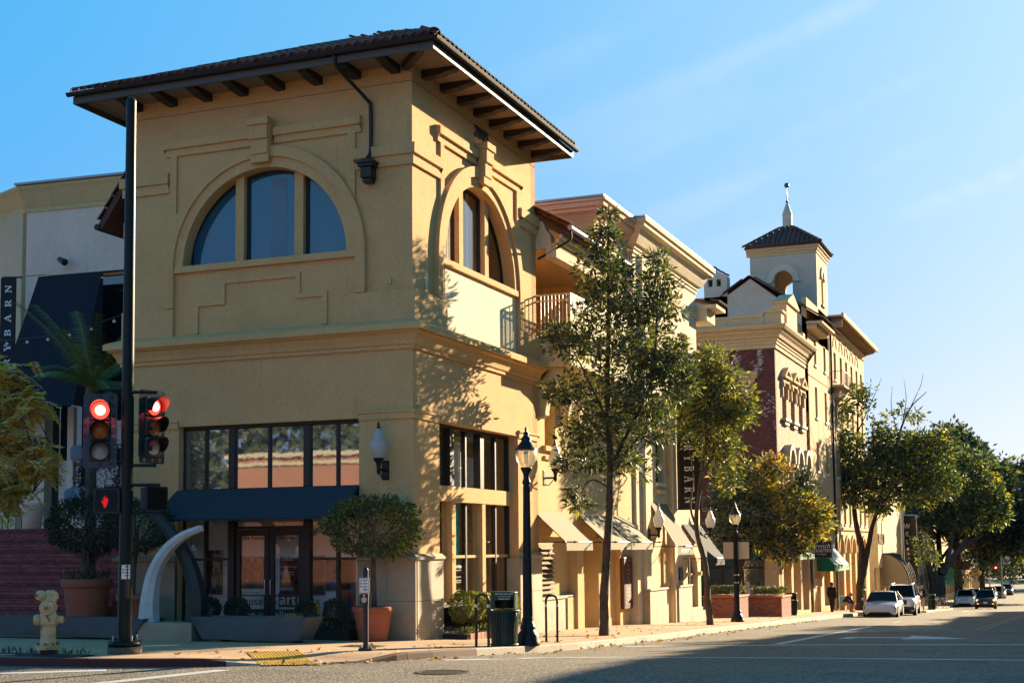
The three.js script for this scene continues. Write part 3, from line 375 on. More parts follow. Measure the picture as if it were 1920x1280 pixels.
  // downspout and leader head
  new MB().tube([V3(-1.45, 13.36, 1.06), V3(-1.45, 13.2, 1.06), V3(-1.4, 13.0, .95), V3(-1.1, 12.5, .16), V3(-1.03, 12.3, .09), V3(-1.03, 11.3, .09), V3(-1.05, 11.1, .2), V3(-1.05, 10.95, .2)], .045, 60, 8).build('downspout', M.bronze, F);
  { const m = new MB(); m.box(-1.27, -.83, 10.93, 11.0, .02, .4, .01); m.box(-1.24, -.86, 10.86, 10.93, .02, .36, .01); m.box(-1.19, -.91, 10.6, 10.86, .02, .31, .015); m.box(-1.16, -.94, 10.5, 10.6, .02, .26, .02); m.build('leader_head', M.bronze, F); }
  // year numerals
  const t = new TextGeometry('2005', { font, size: .3, depth: .03, curveSegments: 4 }); const o = new MB(faceM(1)); o.geo(t, TR(3.62, 12.55, .01)); o.build('year_numeral', M.black, F);
  new MB().box(-.62, -.52, 8.12, 8.26, 0, .05, .01).build('outlet_box', M.trimStone, F); new MB(faceM(1)).box(.66, .72, 8.1, 8.32, 0, .04, .005).build('outlet_box', M.whitePaint, F);
}

{ // wide dark awning over the gallery entrance
  const p = [-3.85, 2.72, 0], N = () => B(p), t = thing('gallery_awning', 'wide dark navy awning above the gallery doors on the left facade', 'awning', p);
  const c = N(); c.sheet(24, 10, (u, v) => [lerp(-6.36, -1.36, u), lerp(3.5, 2.78, v) - .035 * Math.sin(v * PI) + .006 * Math.sin(u * 40) * v, .02 + v * .98]); c.sheet(24, 1, (u, v) => [lerp(-6.36, -1.36, u), lerp(2.78, 2.73, v) + .004 * Math.sin(u * 40), 1.0 + .006 * v]); c.build('canopy', M.navy, t);
  const s = N(); for (const x of [-6.355, -1.365]) s.tris([x, 3.5, .02, x, 2.78, 1.0, x, 2.78, .02]); s.build('side_panel', M.navyDark, t);
  const f = N(); f.cyl(V3(-6.34, 2.77, .99), V3(-1.38, 2.77, .99), .02, .02, 8); for (const x of [-6.33, -4.7, -3, -1.39]) { f.cyl(V3(x, 2.78, 0), V3(x, 2.77, .99), .016, .016, 6); f.cyl(V3(x, 3.36, .02), V3(x, 2.74, .95), .014, .014, 6); } f.build('frame', M.bronze, t);
}

// ---------------------------------------------------------------- street row: helpers for walls that face the street (+x)
var FM = faceM(1);
function B(p, m) { const t = new THREE.Matrix4().makeTranslation(-p[0], -p[1], -p[2]); return new MB(m ? t.multiply(m) : t); }   // world coordinates in, the thing's own out
function plateX(p, parent, material, z0, z1, y0, y1, x, holes = [], th = .35, name = 'wall') { // z0 > z1
  const o = [[-z0, y0], [-z1, y0], [-z1, y1], [-z0, y1]], hs = holes.map(h => h.arch ? [[-h.z0, h.y0], [-h.z1, h.y0], [-h.z1, h.y1], ...arcPts(-(h.z0 + h.z1) / 2, h.y1, (h.z0 - h.z1) / 2, 0, PI, 14).slice(1, -1), [-h.z0, h.y1]] : [[-h.z0, h.y0], [-h.z1, h.y0], [-h.z1, h.y1], [-h.z0, h.y1]]);
  return B(p, FM).poly(o, hs, th, new THREE.Matrix4().makeTranslation(0, 0, x - th)).build(name, material, parent);
}
function windowX(p, parent, z0, z1, y0, y1, x, o = {}) { // sash window in a hole of a street wall
  const g = new THREE.Group(); g.name = 'window'; parent.add(g); const d = o.depth ?? .22, X = x - d, f = o.f ?? .06, fm = o.frame || M.bronze;
  const fr = B(p); fr.box(X - .04, X + .02, y0, y1, z0 - f, z0); fr.box(X - .04, X + .02, y0, y1, z1, z1 + f); fr.box(X - .04, X + .02, y0, y0 + f, z1 + f, z0 - f); fr.box(X - .04, X + .02, y1 - f, y1, z1 + f, z0 - f); if (o.rail !== false) fr.box(X - .035, X + .015, (y0 + y1) / 2 - .03, (y0 + y1) / 2 + .03, z1 + f, z0 - f); for (const q of o.mull || []) fr.box(X - .035, X + .015, y0 + f, y1 - f, q - .025, q + .025); fr.build('frame', fm, g);
  B(p).box(X - .012, X - .002, y0 + f * .5, y1 - f * .5, z1 + f * .5, z0 - f * .5).build('pane', o.glass || M.glassDark, g);
  if (o.sill !== false) B(p).box(x - d, x + .1, y0 - .13, y0 - .002, z1 - .06, z0 + .06, .01).build('sill', o.sillMat || M.trimTan, g);
  if (o.blind) B(p).box(X - .06, X - .05, lerp(y1, y0, o.blind), y1, z1 + f, z0 - f).build('blind', M.curtain, g);
  return g;
}
function mouldX(p, parent, name, material, prof, z0, z1, m0 = 0, m1 = 0, x = 0) { const b = B(p, FM); mould(b, 1, prof.map(([w, y]) => [w + x, y]), -z0, -z1, 0, 0); if (m0) { b.g = []; const E = prof.map(([w, y]) => [[-z0 - w * m0, y, w + x], [-z1 + w * m1, y, w + x]]); for (let i = 0; i < prof.length - 1; i++) b.quad(E[i][0], E[i][1], E[i + 1][1], E[i + 1][0]); for (const k of [0, 1]) if (!(k ? m1 : m0)) for (let i = 1; i < prof.length - 1; i++) b.tris([...E[0][k], ...E[i][k], ...E[i + 1][k]]); } return b.build(name, material, parent); }
// a profile swept along the face that looks to the left street (+z), mitred at its right end with a street profile
function mouldZ(p, parent, name, material, prof, x0, x1, z, m1 = 1) { const b = B(p), E = prof.map(([w, y]) => [[x0, y, z + w], [x1 + w * m1, y, z + w]]); for (let i = 0; i < prof.length - 1; i++) b.quad(E[i][0], E[i][1], E[i + 1][1], E[i + 1][0]); return b.build(name, material, parent); }
function awning(name, label, z0, z1, yTop, W, yFront, yVal, fabric, o = {}) {
  const p = [0, yVal, (z0 + z1) / 2], t = thing(name, label, 'awning', p, 0, o.group), x0 = o.x || 0;
  const c = B(p); c.sheet(12, 8, (u, v) => [x0 + .02 + v * W, lerp(yTop, yFront, v) - .03 * Math.sin(v * PI), lerp(z0, z1, u)]); c.sheet(12, 1, (u, v) => [x0 + .02 + W + v * .015, lerp(yFront, yVal, v), lerp(z0, z1, u)]); c.build('canopy', fabric, t);
  if (o.sides) { const s = B(p); for (const z of [z0, z1]) s.tris([x0 + .02, yTop, z, x0 + .02 + W, yFront, z, x0 + .02, yFront, z]); for (const z of [z0, z1]) s.quad([x0 + .02, yFront, z], [x0 + .02 + W, yFront, z], [x0 + .02 + W, yVal, z], [x0 + .02, yVal, z]); s.build('side_panel', o.sides, t); }
  const f = B(p); for (const z of [z0 - .02, z1 + .02]) { f.cyl(V3(x0, yFront + .02, z), V3(x0 + W + .25, yFront + .02, z), .016, .016, 6); f.cyl(V3(x0, yTop - .03, z), V3(x0 + W, yFront + .01, z), .013, .013, 6); } f.cyl(V3(x0 + W + .01, yFront + .02, z0 + .1), V3(x0 + W + .01, yFront + .02, z1 - .1), .02, .02, 6); f.build('frame', M.bronze, t);
  const e = B(p); for (const z of [z0 - .02, z1 + .02]) { e.geo(new THREE.SphereGeometry(.035, 8, 6), TR(x0 + W + .26, yFront + .02, z)); e.cyl(V3(x0 + W + .26, yFront + .02, z), V3(x0 + W + .36, yFront + .02, z), .025, .004, 6); } e.build('finial', M.bronze, t);
  return t;
}
// ---------------------------------------------------------------- tan building with a balcony
{
  const p = [0, -.3, -8.02], N = () => B(p), t = thing('balcony_building', 'tan stucco building with a roofed balcony and beige awnings beside the corner building', 'building', p);
  const W1 = { z0: -8.85, z1: -9.75, y0: 4.95, y1: 6.42 }, W2 = { z0: -12.0, z1: -12.95, y0: 4.95, y1: 6.42 }, W3 = { z0: -15.2, z1: -16.2, y0: 4.95, y1: 6.42 };
  plateX(p, t, M.tan, -8.02, -17.6, 2.35, 7.2, -.1, [W1, W2, W3], .5);
  for (const w of [W1, W2, W3]) { windowX(p, t, w.z0, w.z1, w.y0, w.y1, -.1, { depth: .36, sill: false, mull: [(w.z0 + w.z1) / 2] }); const s = N(); s.box(-.1, .02, 4.8, 4.945, w.z1 - .22, w.z0 + .22, .012); s.box(-.1, -.03, 4.55, 4.66, w.z1 - .12, w.z0 + .12, .012); s.build('sill', M.trimTan, t); const h = N(); h.box(-.1, -.04, 6.43, 6.56, w.z1 - .08, w.z0 + .08, .01); h.build('lintel', M.tan, t); }
  // ground floor, bay by bay
  const g = N(); g.box(-.5, -.3, -1.2, 2.35, -11.3, -8.02); g.box(-.6, .0, -1.2, 2.35, -11.92, -11.31, .01); g.box(-1.3, -1.1, -1.2, 2.35, -13.4, -11.93); g.box(-.6, -.02, -1.2, 2.35, -14.55, -13.4, .01); g.box(-.6, -.45, -1.2, 2.35, -16.45, -14.56); g.box(-.6, -.28, -1.2, 2.35, -17.6, -16.45, .01); g.box(-.32, -.08, -1.2, .6, -11.29, -10.62); g.build('wall', M.tan, t);
  { const b = N(); b.box(-.3, -.12, -1.2, .55, -10.6, -8.5, .01); b.build('stone_slab', M.stone, t); const c = N(); c.box(-.3, -.08, .55, .63, -11.3, -8.5, .01); c.build('stone_cap', M.stone, t); }
  { const l = new THREE.Group(); l.name = 'louvre'; t.add(l); N().box(-.29, -.22, .64, 2.1, -9.72, -8.56).build('back_plate', M.darkwood, l); for (let i = 0; i < 10; i++) { const b = N(); b.geo(new THREE.BoxGeometry(.11, .02, 1.1), TR(-.17, .76 + i * .14, -9.14, 0, 0, -.6)); b.build('slat', mat(.3, .2, .1, { roughness: .6 }), l); } }
  { const d = new THREE.Group(); d.name = 'door'; t.add(d); const f = N(); f.box(-.82, -.72, -.75, 2.2, -12.1, -11.98); f.box(-.82, -.72, -.75, 2.2, -12.72, -12.6); f.box(-.82, -.72, -.75, 2.2, -13.36, -13.24); f.box(-.82, -.72, 2.2, 2.33, -13.38, -11.95); f.box(-.82, -.72, -.75, -.5, -13.24, -11.98); f.build('door_frame', M.bronze, d); const g2 = N(); g2.box(-.78, -.77, -.5, 2.2, -12.6, -12.1); g2.box(-.78, -.77, -.5, 2.2, -13.24, -12.72); g2.build('pane', M.glassDark, d); N().box(-.72, -.66, .3, .42, -12.9, -12.74, .01).build('door_handle', M.steel, d); }
  { const s = N(); s.box(-.02, .06, .42, .95, -14.0, -13.72, .02); s.build('intercom', M.galv, t); N().box(.06, .075, .7, .88, -13.95, -13.78).build('intercom_screen', M.black, t); }
  // balcony: slab with moulded apron, corbels, railing
  N().box(-.1, 1.0, 7.12, 7.82, -13.6, -8.03, .03).build('balcony_slab', M.cream, t);
  N().box(-.1, 1.06, 7.82, 7.9, -13.64, -8.02, .01).build('balcony_slab', M.tan, t);
  { const e = N(); e.box(-.1, 1.1, 7.9, 7.98, -13.66, -8.02, .01); e.build('balcony_floor', M.clayDark, t); }
  for (const z of [-8.42, -10.35, -11.3, -13.25]) { const pr = [[-.1, 7.11], [.72, 7.11], [.72, 6.98], [.6, 6.94], [.52, 6.7], [.34, 6.45], [.2, 6.2], [.14, 5.9], [.14, 5.78], [.04, 5.7], [-.1, 5.7]]; N().poly(pr, null, .3, new THREE.Matrix4().makeTranslation(0, 0, z - .15), .012).build('corbel', M.cream, t); }
  { const r = new THREE.Group(); r.name = 'railing'; t.add(r); const b = N(), Z0 = -8.06, Z1 = -13.58;
    for (const y of [8.16, 8.98, 9.15]) { b.box(.98, 1.02, y - .02, y + .02, Z1, Z0); b.box(0, .98, y - .02, y + .02, Z0 - .02, Z0 + .02); } b.build('rail', M.creamMetal, r);
    const baluster = (x, z, w) => { const q = N(); q.box(x - w, x + w, 7.98, 9.16, z - w, z + w); q.build('baluster', M.creamMetal, r); };
    baluster(1, Z0, .03); for (let i = 1; i < 9; i++) baluster(i * .11 + .01, Z0, .011); for (let i = 1; i < 48; i++) baluster(1, Z0 - i * .115, i % 12 === 0 ? .025 : .011); }
  // roofed loggia behind the railing
  { const w = N(); w.box(-3.2, -3.0, 7.2, 11, -14, -8.02); w.box(-3.0, -.1, 7.2, 12.5, -14.2, -13.7); w.build('wall', M.trimTan, t); N().box(-3.0, .62, 10.5, 10.62, -13.7, -8.03).build('ceiling', M.trimTan, t); const bm = N(); bm.box(.3, .62, 10.2, 10.5, -13.7, -8.03, .01); bm.box(.62, .7, 10.62, 10.74, -13.9, -8.02, .01); bm.box(.7, .8, 10.74, 10.86, -13.9, -8.02, .01); bm.build('beam', M.cream, t); N().box(-3.0, -.1, 7.2, 7.9, -13.7, -8.03).build('floor', M.brown, t); }
  N().poly([[-.1, 10.5], [.45, 10.5], [.42, 10.85], [.3, 11.0], [.2, 11.25], [-.1, 11.3]], null, .32, new THREE.Matrix4().makeTranslation(0, 0, -8.36), .02).build('bracket', M.cream, t);
  { const wg = new THREE.Group(); wg.name = 'window'; t.add(wg); const f = N(); f.box(-2.99, -2.93, 8.4, 9.7, -12.6, -11.3); f.build('frame', M.bronze, wg); const bars = N(); for (let i = 0; i < 3; i++) for (let j = 0; j < 3; j++) bars.box(-2.92, -2.915, 8.47 + j * .4, 8.82 + j * .4, -12.52 + i * .4, -12.17 + i * .4); bars.build('pane', M.glassDark, wg); for (const [x, z, r] of [[-1.6, -12.9, .3], [-2.3, -10.2, .35]]) {} }
  { const rf = N(); rf.quad([1.0, 10.98, -7.98], [1.0, 10.98, -13.9], [-1.6, 12.4, -13.9], [-1.6, 12.4, -7.98]); rf.box(.72, 1.0, 10.86, 10.93, -13.9, -8.0); rf.build('roof', M.clayDark, t);
    const gt = N(); gt.cyl(V3(1.06, 11.0, -7.95), V3(1.06, 11.0, -13.9), .075, .075, 10); gt.build('gutter', M.galv, t); const ds = N(); ds.tube([V3(1.04, 10.95, -8.06), V3(1.04, 10.7, -8.06), V3(.8, 10.55, -8.06), V3(.05, 10.2, -8.06)], .035, 24, 6); ds.build('downspout', M.gutter, t);
    const pit = Math.atan2(12.4 - 10.98, 2.6), tl = tileGeo(.42, .11);
    for (let i = 0; i < 25; i++) { const o = new THREE.Mesh(tl, [M.clay, M.clayDark, M.clay][i % 3]); o.name = 'roof_tile'; o.rotation.order = 'YXZ'; o.rotation.set(pit, PI / 2, rr(-.04, .04)); o.position.set(1.08 - p[0], 11.04 - p[1], -8.1 - i * .236 - p[2]); o.castShadow = o.receiveShadow = true; t.add(o); }
    for (let k = 0; k < 6; k++) { const o = new THREE.Mesh(tileGeo(.44, .13), M.clayOrange); o.name = 'verge_tile'; o.rotation.order = 'YXZ'; o.rotation.set(pit + .03, PI / 2, -.5); o.position.set(1.06 - k * .38 * Math.cos(pit) - p[0], 11.04 + k * .38 * Math.sin(pit) - p[1], -7.98 - p[2]); o.castShadow = o.receiveShadow = true; t.add(o); }
    const c = N(); for (let k = 1; k < 7; k++) for (let i = 0; i < 25; i++) c.geo(tl, TR(1.08 - k * .38 * Math.cos(pit), 11.05 + k * .38 * Math.sin(pit), -8.1 - i * .236, PI / 2, pit)); tag(c.build('roof_tile_course', M.clay, t), null, null, null, 'stuff'); }
  // pink upper block with a heavy cornice
  const CO = [[0, 12.35], [.06, 12.35], [.06, 12.48], [.1, 12.5], [.14, 12.62], [.3, 12.82], [.42, 12.9], [.42, 13.0], [.5, 13.02], [.52, 13.16], [.58, 13.18], [.58, 13.26], [0, 13.3]];
  const k = N(); k.box(-9, -.32, 7.2, 12.6, -17.6, -14.2); k.build('wall', M.pink, t); const k2 = N(); k2.box(-.31, -.22, 7.2, 12.6, -17.6, -14.0); k2.box(-8, -.31, 11.0, 12.6, -14.19, -14.0); k2.build('wall', M.pink, t);
  mouldX(p, t, 'cornice', M.pink, CO, -14.0, -17.6, 1, 0, -.22); mouldZ(p, t, 'cornice', M.pink, CO, -8, -.22, -14.0, 1);
  { const cp = N(); cp.box(-8, .32, 13.29, 13.36, -14.2, -13.44, .01); cp.box(-.4, .32, 13.29, 13.36, -17.6, -14.2, .01); cp.build('coping', M.galv, t); }
}
function tileGeo(L, r) { const m = new MB(), n = 7; for (let i = 0; i < n; i++) { const a = i / n * PI, b = (i + 1) / n * PI; m.quad([r * Math.cos(a), r * .85 * Math.sin(a), 0], [r * Math.cos(b), r * .85 * Math.sin(b), 0], [r * .86 * Math.cos(b), r * .73 * Math.sin(b), -L], [r * .86 * Math.cos(a), r * .73 * Math.sin(a), -L]); m.quad([r * Math.cos(a), r * .85 * Math.sin(a), 0], [r * Math.cos(b), r * .85 * Math.sin(b), 0], [r * .82 * Math.cos(b), r * .67 * Math.sin(b), 0], [r * .82 * Math.cos(a), r * .67 * Math.sin(a), 0]); m.tris([0, 0, -.035, r * .84 * Math.cos(a), r * .7 * Math.sin(a), -.035, r * .84 * Math.cos(b), r * .7 * Math.sin(b), -.035]); } return m.geometry(); }
awning('shop_awning', 'beige awning nearest the corner building, dappled with leaf shade', -7.95, -10.25, 3.06, .92, 2.17, 1.95, M.beige, { x: -.1, group: 'beige awnings over the tan building doorways' });
awning('shop_awning', 'beige awning in the middle, over the glazed door behind the slim tree trunk', -11.65, -14.05, 3.05, .92, 2.17, 1.96, M.beige, { x: -.1, group: 'beige awnings over the tan building doorways' });
awning('shop_awning', 'beige awning over the brown notice board', -14.15, -16.6, 3.05, .92, 2.17, 1.95, M.beige, { x: -.1, group: 'beige awnings over the tan building doorways' });
{ const p = [-.2, .8, -17.0], t = thing('notice_board', 'tall brown tenant board with pale lettering on the wall under the awning', 'sign', p); new MB().box(-.06, .06, -.85, .9, -.5, .5, .03).build('board', mat(.11, .03, .022, { roughness: .5 }), t);
  plane('lettering', .8, 1.5, print(200, 400, (k, w, h) => { k.fillStyle = '#4a1d17'; k.fillRect(0, 0, w, h); k.fillStyle = '#c9a98a'; k.textAlign = 'center'; k.font = '20px serif'; ['SUITE', 'CLOTHING', 'GALLERY', 'SUITE', 'OFFICES'].forEach((s, i) => k.fillText(s, w / 2, 50 + i * 34)); k.fillStyle = '#e0b070'; k.font = 'bold 26px sans-serif';['BARN', 'OFFICE', 'LEASE', 'SUITE'].forEach((s, i) => k.fillText(s, w / 2, 250 + i * 34)); }), TR(.066, 0, 0, PI / 2), t); }

// ---------------------------------------------------------------- cream shop building
{
  const p = [0, -.7, -17.62], N = () => B(p), t = thing('cream_building', 'cream stucco shop building with a heavy white cornice behind the tall slim trees', 'building', p);
  const H = [{ z0: -20.1, z1: -21.3, y0: 4.35, y1: 6.2 }, { z0: -24.4, z1: -26.0, y0: -.35, y1: 1.0, arch: 1 }, { z0: -19.6, z1: -20.6, y0: 8.3, y1: 10.2 }, { z0: -24.0, z1: -25.1, y0: 8.9, y1: 10.4 }, { z0: -24.1, z1: -25.3, y0: 4.6, y1: 6.4 }];
  plateX(p, t, M.cream, -17.62, -26.5, -1.8, 12.7, 0, H, .4);
  for (const [i, h] of H.entries()) if (i !== 1) windowX(p, t, h.z0, h.z1, h.y0, h.y1, 0, { depth: .28, sillMat: M.cream, mull: [(h.z0 + h.z1) / 2] });
  { const s = N(); s.box(0, .1, 3.95, 4.08, -21.2, -20.2, .01); s.build('sill', M.cream, t); const a = N(); a.box(-.3, -.2, -.35, 1.8, -25.9, -24.5); a.build('pane', M.glassDark, t); const f = N(); f.box(-.2, -.12, -.35, 1.75, -25.24, -25.16); f.box(-.2, -.12, .9, .98, -25.95, -24.45); f.build('window_frame', M.bronze, t); const sl = N(); sl.box(-.1, .16, -.5, -.35, -26.1, -24.3, .01); sl.box(0, .14, .88, 1.04, -24.38, -24.2, .02); sl.box(0, .14, .88, 1.04, -26.2, -26.02, .02); sl.build('sill', M.cream, t); }
  N().box(-9, -.4, -1.8, 12.6, -26.5, -17.64).build('wall', M.cream, t);
  { const q = N(); q.box(0, .14, -1.8, 12.3, -18.9, -18.3, .02); q.box(0, .14, -1.8, 8, -22.5, -21.8, .02); q.build('pilaster', M.cream, t); const b = N(); b.box(0, .26, -1.8, .5, -20.6, -18.2, .02); b.build('stone_base', M.stone, t); const b1 = N(); b1.box(0, .3, .5, .58, -20.65, -18.15, .02); b1.build('stone_cap', M.stone, t); const b2 = N(); b2.box(0, .2, -1.8, .5, -24.3, -22.3, .02); b2.build('stone_base', M.stone, t); const b3 = N(); b3.box(0, .24, .5, .58, -24.3, -22.25, .02); b3.build('stone_cap', M.stone, t); const b4 = N(); b4.box(0, .2, -1.8, -.5, -26.5, -24.3, .02); b4.build('stone_base', M.stone, t); const d = N(); d.cyl(V3(.2, -.9, -21.6), V3(.2, 6.3, -21.6), .06, .06, 8); d.build('downspout', M.cream, t); N().box(-.12, .07, -1.8, 2.0, -21.4, -20.7, .01).build('side_door', M.tan, t); }
  mouldX(p, t, 'belt_course', M.cream, [[0, 11.32], [.05, 11.33], [.07, 11.4], [.05, 11.46], [0, 11.47]], -17.62, -26.5, 0, 0);
  const CO = [[0, 12.3], [.05, 12.3], [.05, 12.42], [.1, 12.44], [.1, 12.54], [.2, 12.58], [.34, 12.8], [.44, 13.0], [.62, 13.06], [.62, 13.2], [.7, 13.22], [.7, 13.34], [0, 13.36]];
  mouldX(p, t, 'cornice', M.cream, CO, -17.62, -26.5, 1, 1); mouldZ(p, t, 'cornice', M.cream, CO, -1.2, 0, -17.62, 1); { const e = B(p); const E = CO.map(([w, y]) => [[w * 1, y, -26.5 - w], [-3, y, -26.5 - w]]); for (let i = 0; i < CO.length - 1; i++) e.quad(E[i][0], E[i][1], E[i + 1][1], E[i + 1][0]); e.build('cornice', M.cream, t); }
  N().box(-9, .7, 13.37, 13.41, -27.2, -16.9).build('coping', M.whitePaint, t);
  { const r = N(); r.quad([.9, 11.9, -26.55], [.9, 11.9, -28.2], [-2, 12.7, -28.2], [-2, 12.7, -26.55]); r.build('rear_roof', M.clayDark, t); const s = N(); s.box(-2, .85, 11.72, 11.86, -28.2, -26.56); s.box(-2, .45, 11.2, 11.72, -28.0, -26.56, .02); s.build('rear_eave', M.cream, t); const tl = tileGeo(.4, .11); for (let i = 0; i < 7; i++) { const o = new THREE.Mesh(tl, M.clay); o.name = 'roof_tile'; o.rotation.order = 'YXZ'; o.rotation.set(.27, PI / 2, 0); o.position.set(.95 - p[0], 11.95 - p[1], -26.7 - i * .23 - p[2]); t.add(o); } }
  new MB().box(.02, .05, .0, .001, 0, .001);
  { const q = N(); q.box(.02, .06, .75, 1.25, -23.5, -23.0, .005); q.build('plaque', M.black, t); }
}
{ const t = awning('shop_awning', 'taupe awning with pale lettered valance on the cream shop building', -19.2, -21.45, 3.6, .97, 2.02, 1.74, M.taupe);
  plane('lettering', 2.0, .2, print(640, 64, (k, w, h) => { k.clearRect(0, 0, w, h); k.fillStyle = '#f1eee4'; k.font = 'bold 58px serif'; k.textAlign = 'center'; k.fillText('POTTERY BARN', w / 2, 52, 620); }, true), TR(1.013, .14, 0, PI / 2), t); }
awning('shop_awning', 'navy awning over the arched window of the cream shop building', -23.7, -26.45, 2.9, .97, 1.55, 1.3, M.navyDark);
function banner(label, p, w, h, ry) { // vertical shop banner with two brackets; text reads upwards... letters turned a quarter
  const t = thing('shop_banner', label, 'banner', p, ry); new MB().box(-w / 2, w / 2, -h / 2, h / 2, -.015, .015).build('cloth', M.navyDark, t);
  const pm = print(128, 1024, (k, cw, ch) => { k.fillStyle = '#0d0f14'; k.fillRect(0, 0, cw, ch); k.fillStyle = '#e9e7e0'; k.textAlign = 'center'; k.textBaseline = 'middle'; k.font = 'bold 74px serif'; const s = 'POTTERYBARN'; for (let i = 0; i < s.length; i++) { k.save(); k.translate(cw / 2, ch - 60 - i * (ch - 120) / (s.length - 1)); k.rotate(-PI / 2); k.fillText(s[i], 0, 0); k.restore(); } });
  return [t, pm];
}
{ const [t] = banner('black vertical banner with white letters on the cream building, half hidden by leaves', [.6, 5.75, -22.6], .92, 4.6, 0);
  const down = print(128, 1024, (k, cw, ch) => { k.fillStyle = '#0d0f14'; k.fillRect(0, 0, cw, ch); k.fillStyle = '#e9e7e0'; k.textAlign = 'center'; k.textBaseline = 'middle'; k.font = 'bold 72px serif'; const s = 'POTTERYBARN'; for (let i = 0; i < s.length; i++) { k.save(); k.translate(cw / 2, 70 + i * (ch - 140) / (s.length - 1)); k.rotate(PI / 2); k.fillText(s[i], 0, 0); k.restore(); } });
  plane('lettering', .93, 4.58, down, TR(0, 0, .017), t); const b = new MB(); for (const y of [-2.32, 2.32]) b.cyl(V3(-.6, y, 0), V3(.5, y, 0), .025, .025, 8); b.build('bracket', M.black, t); }

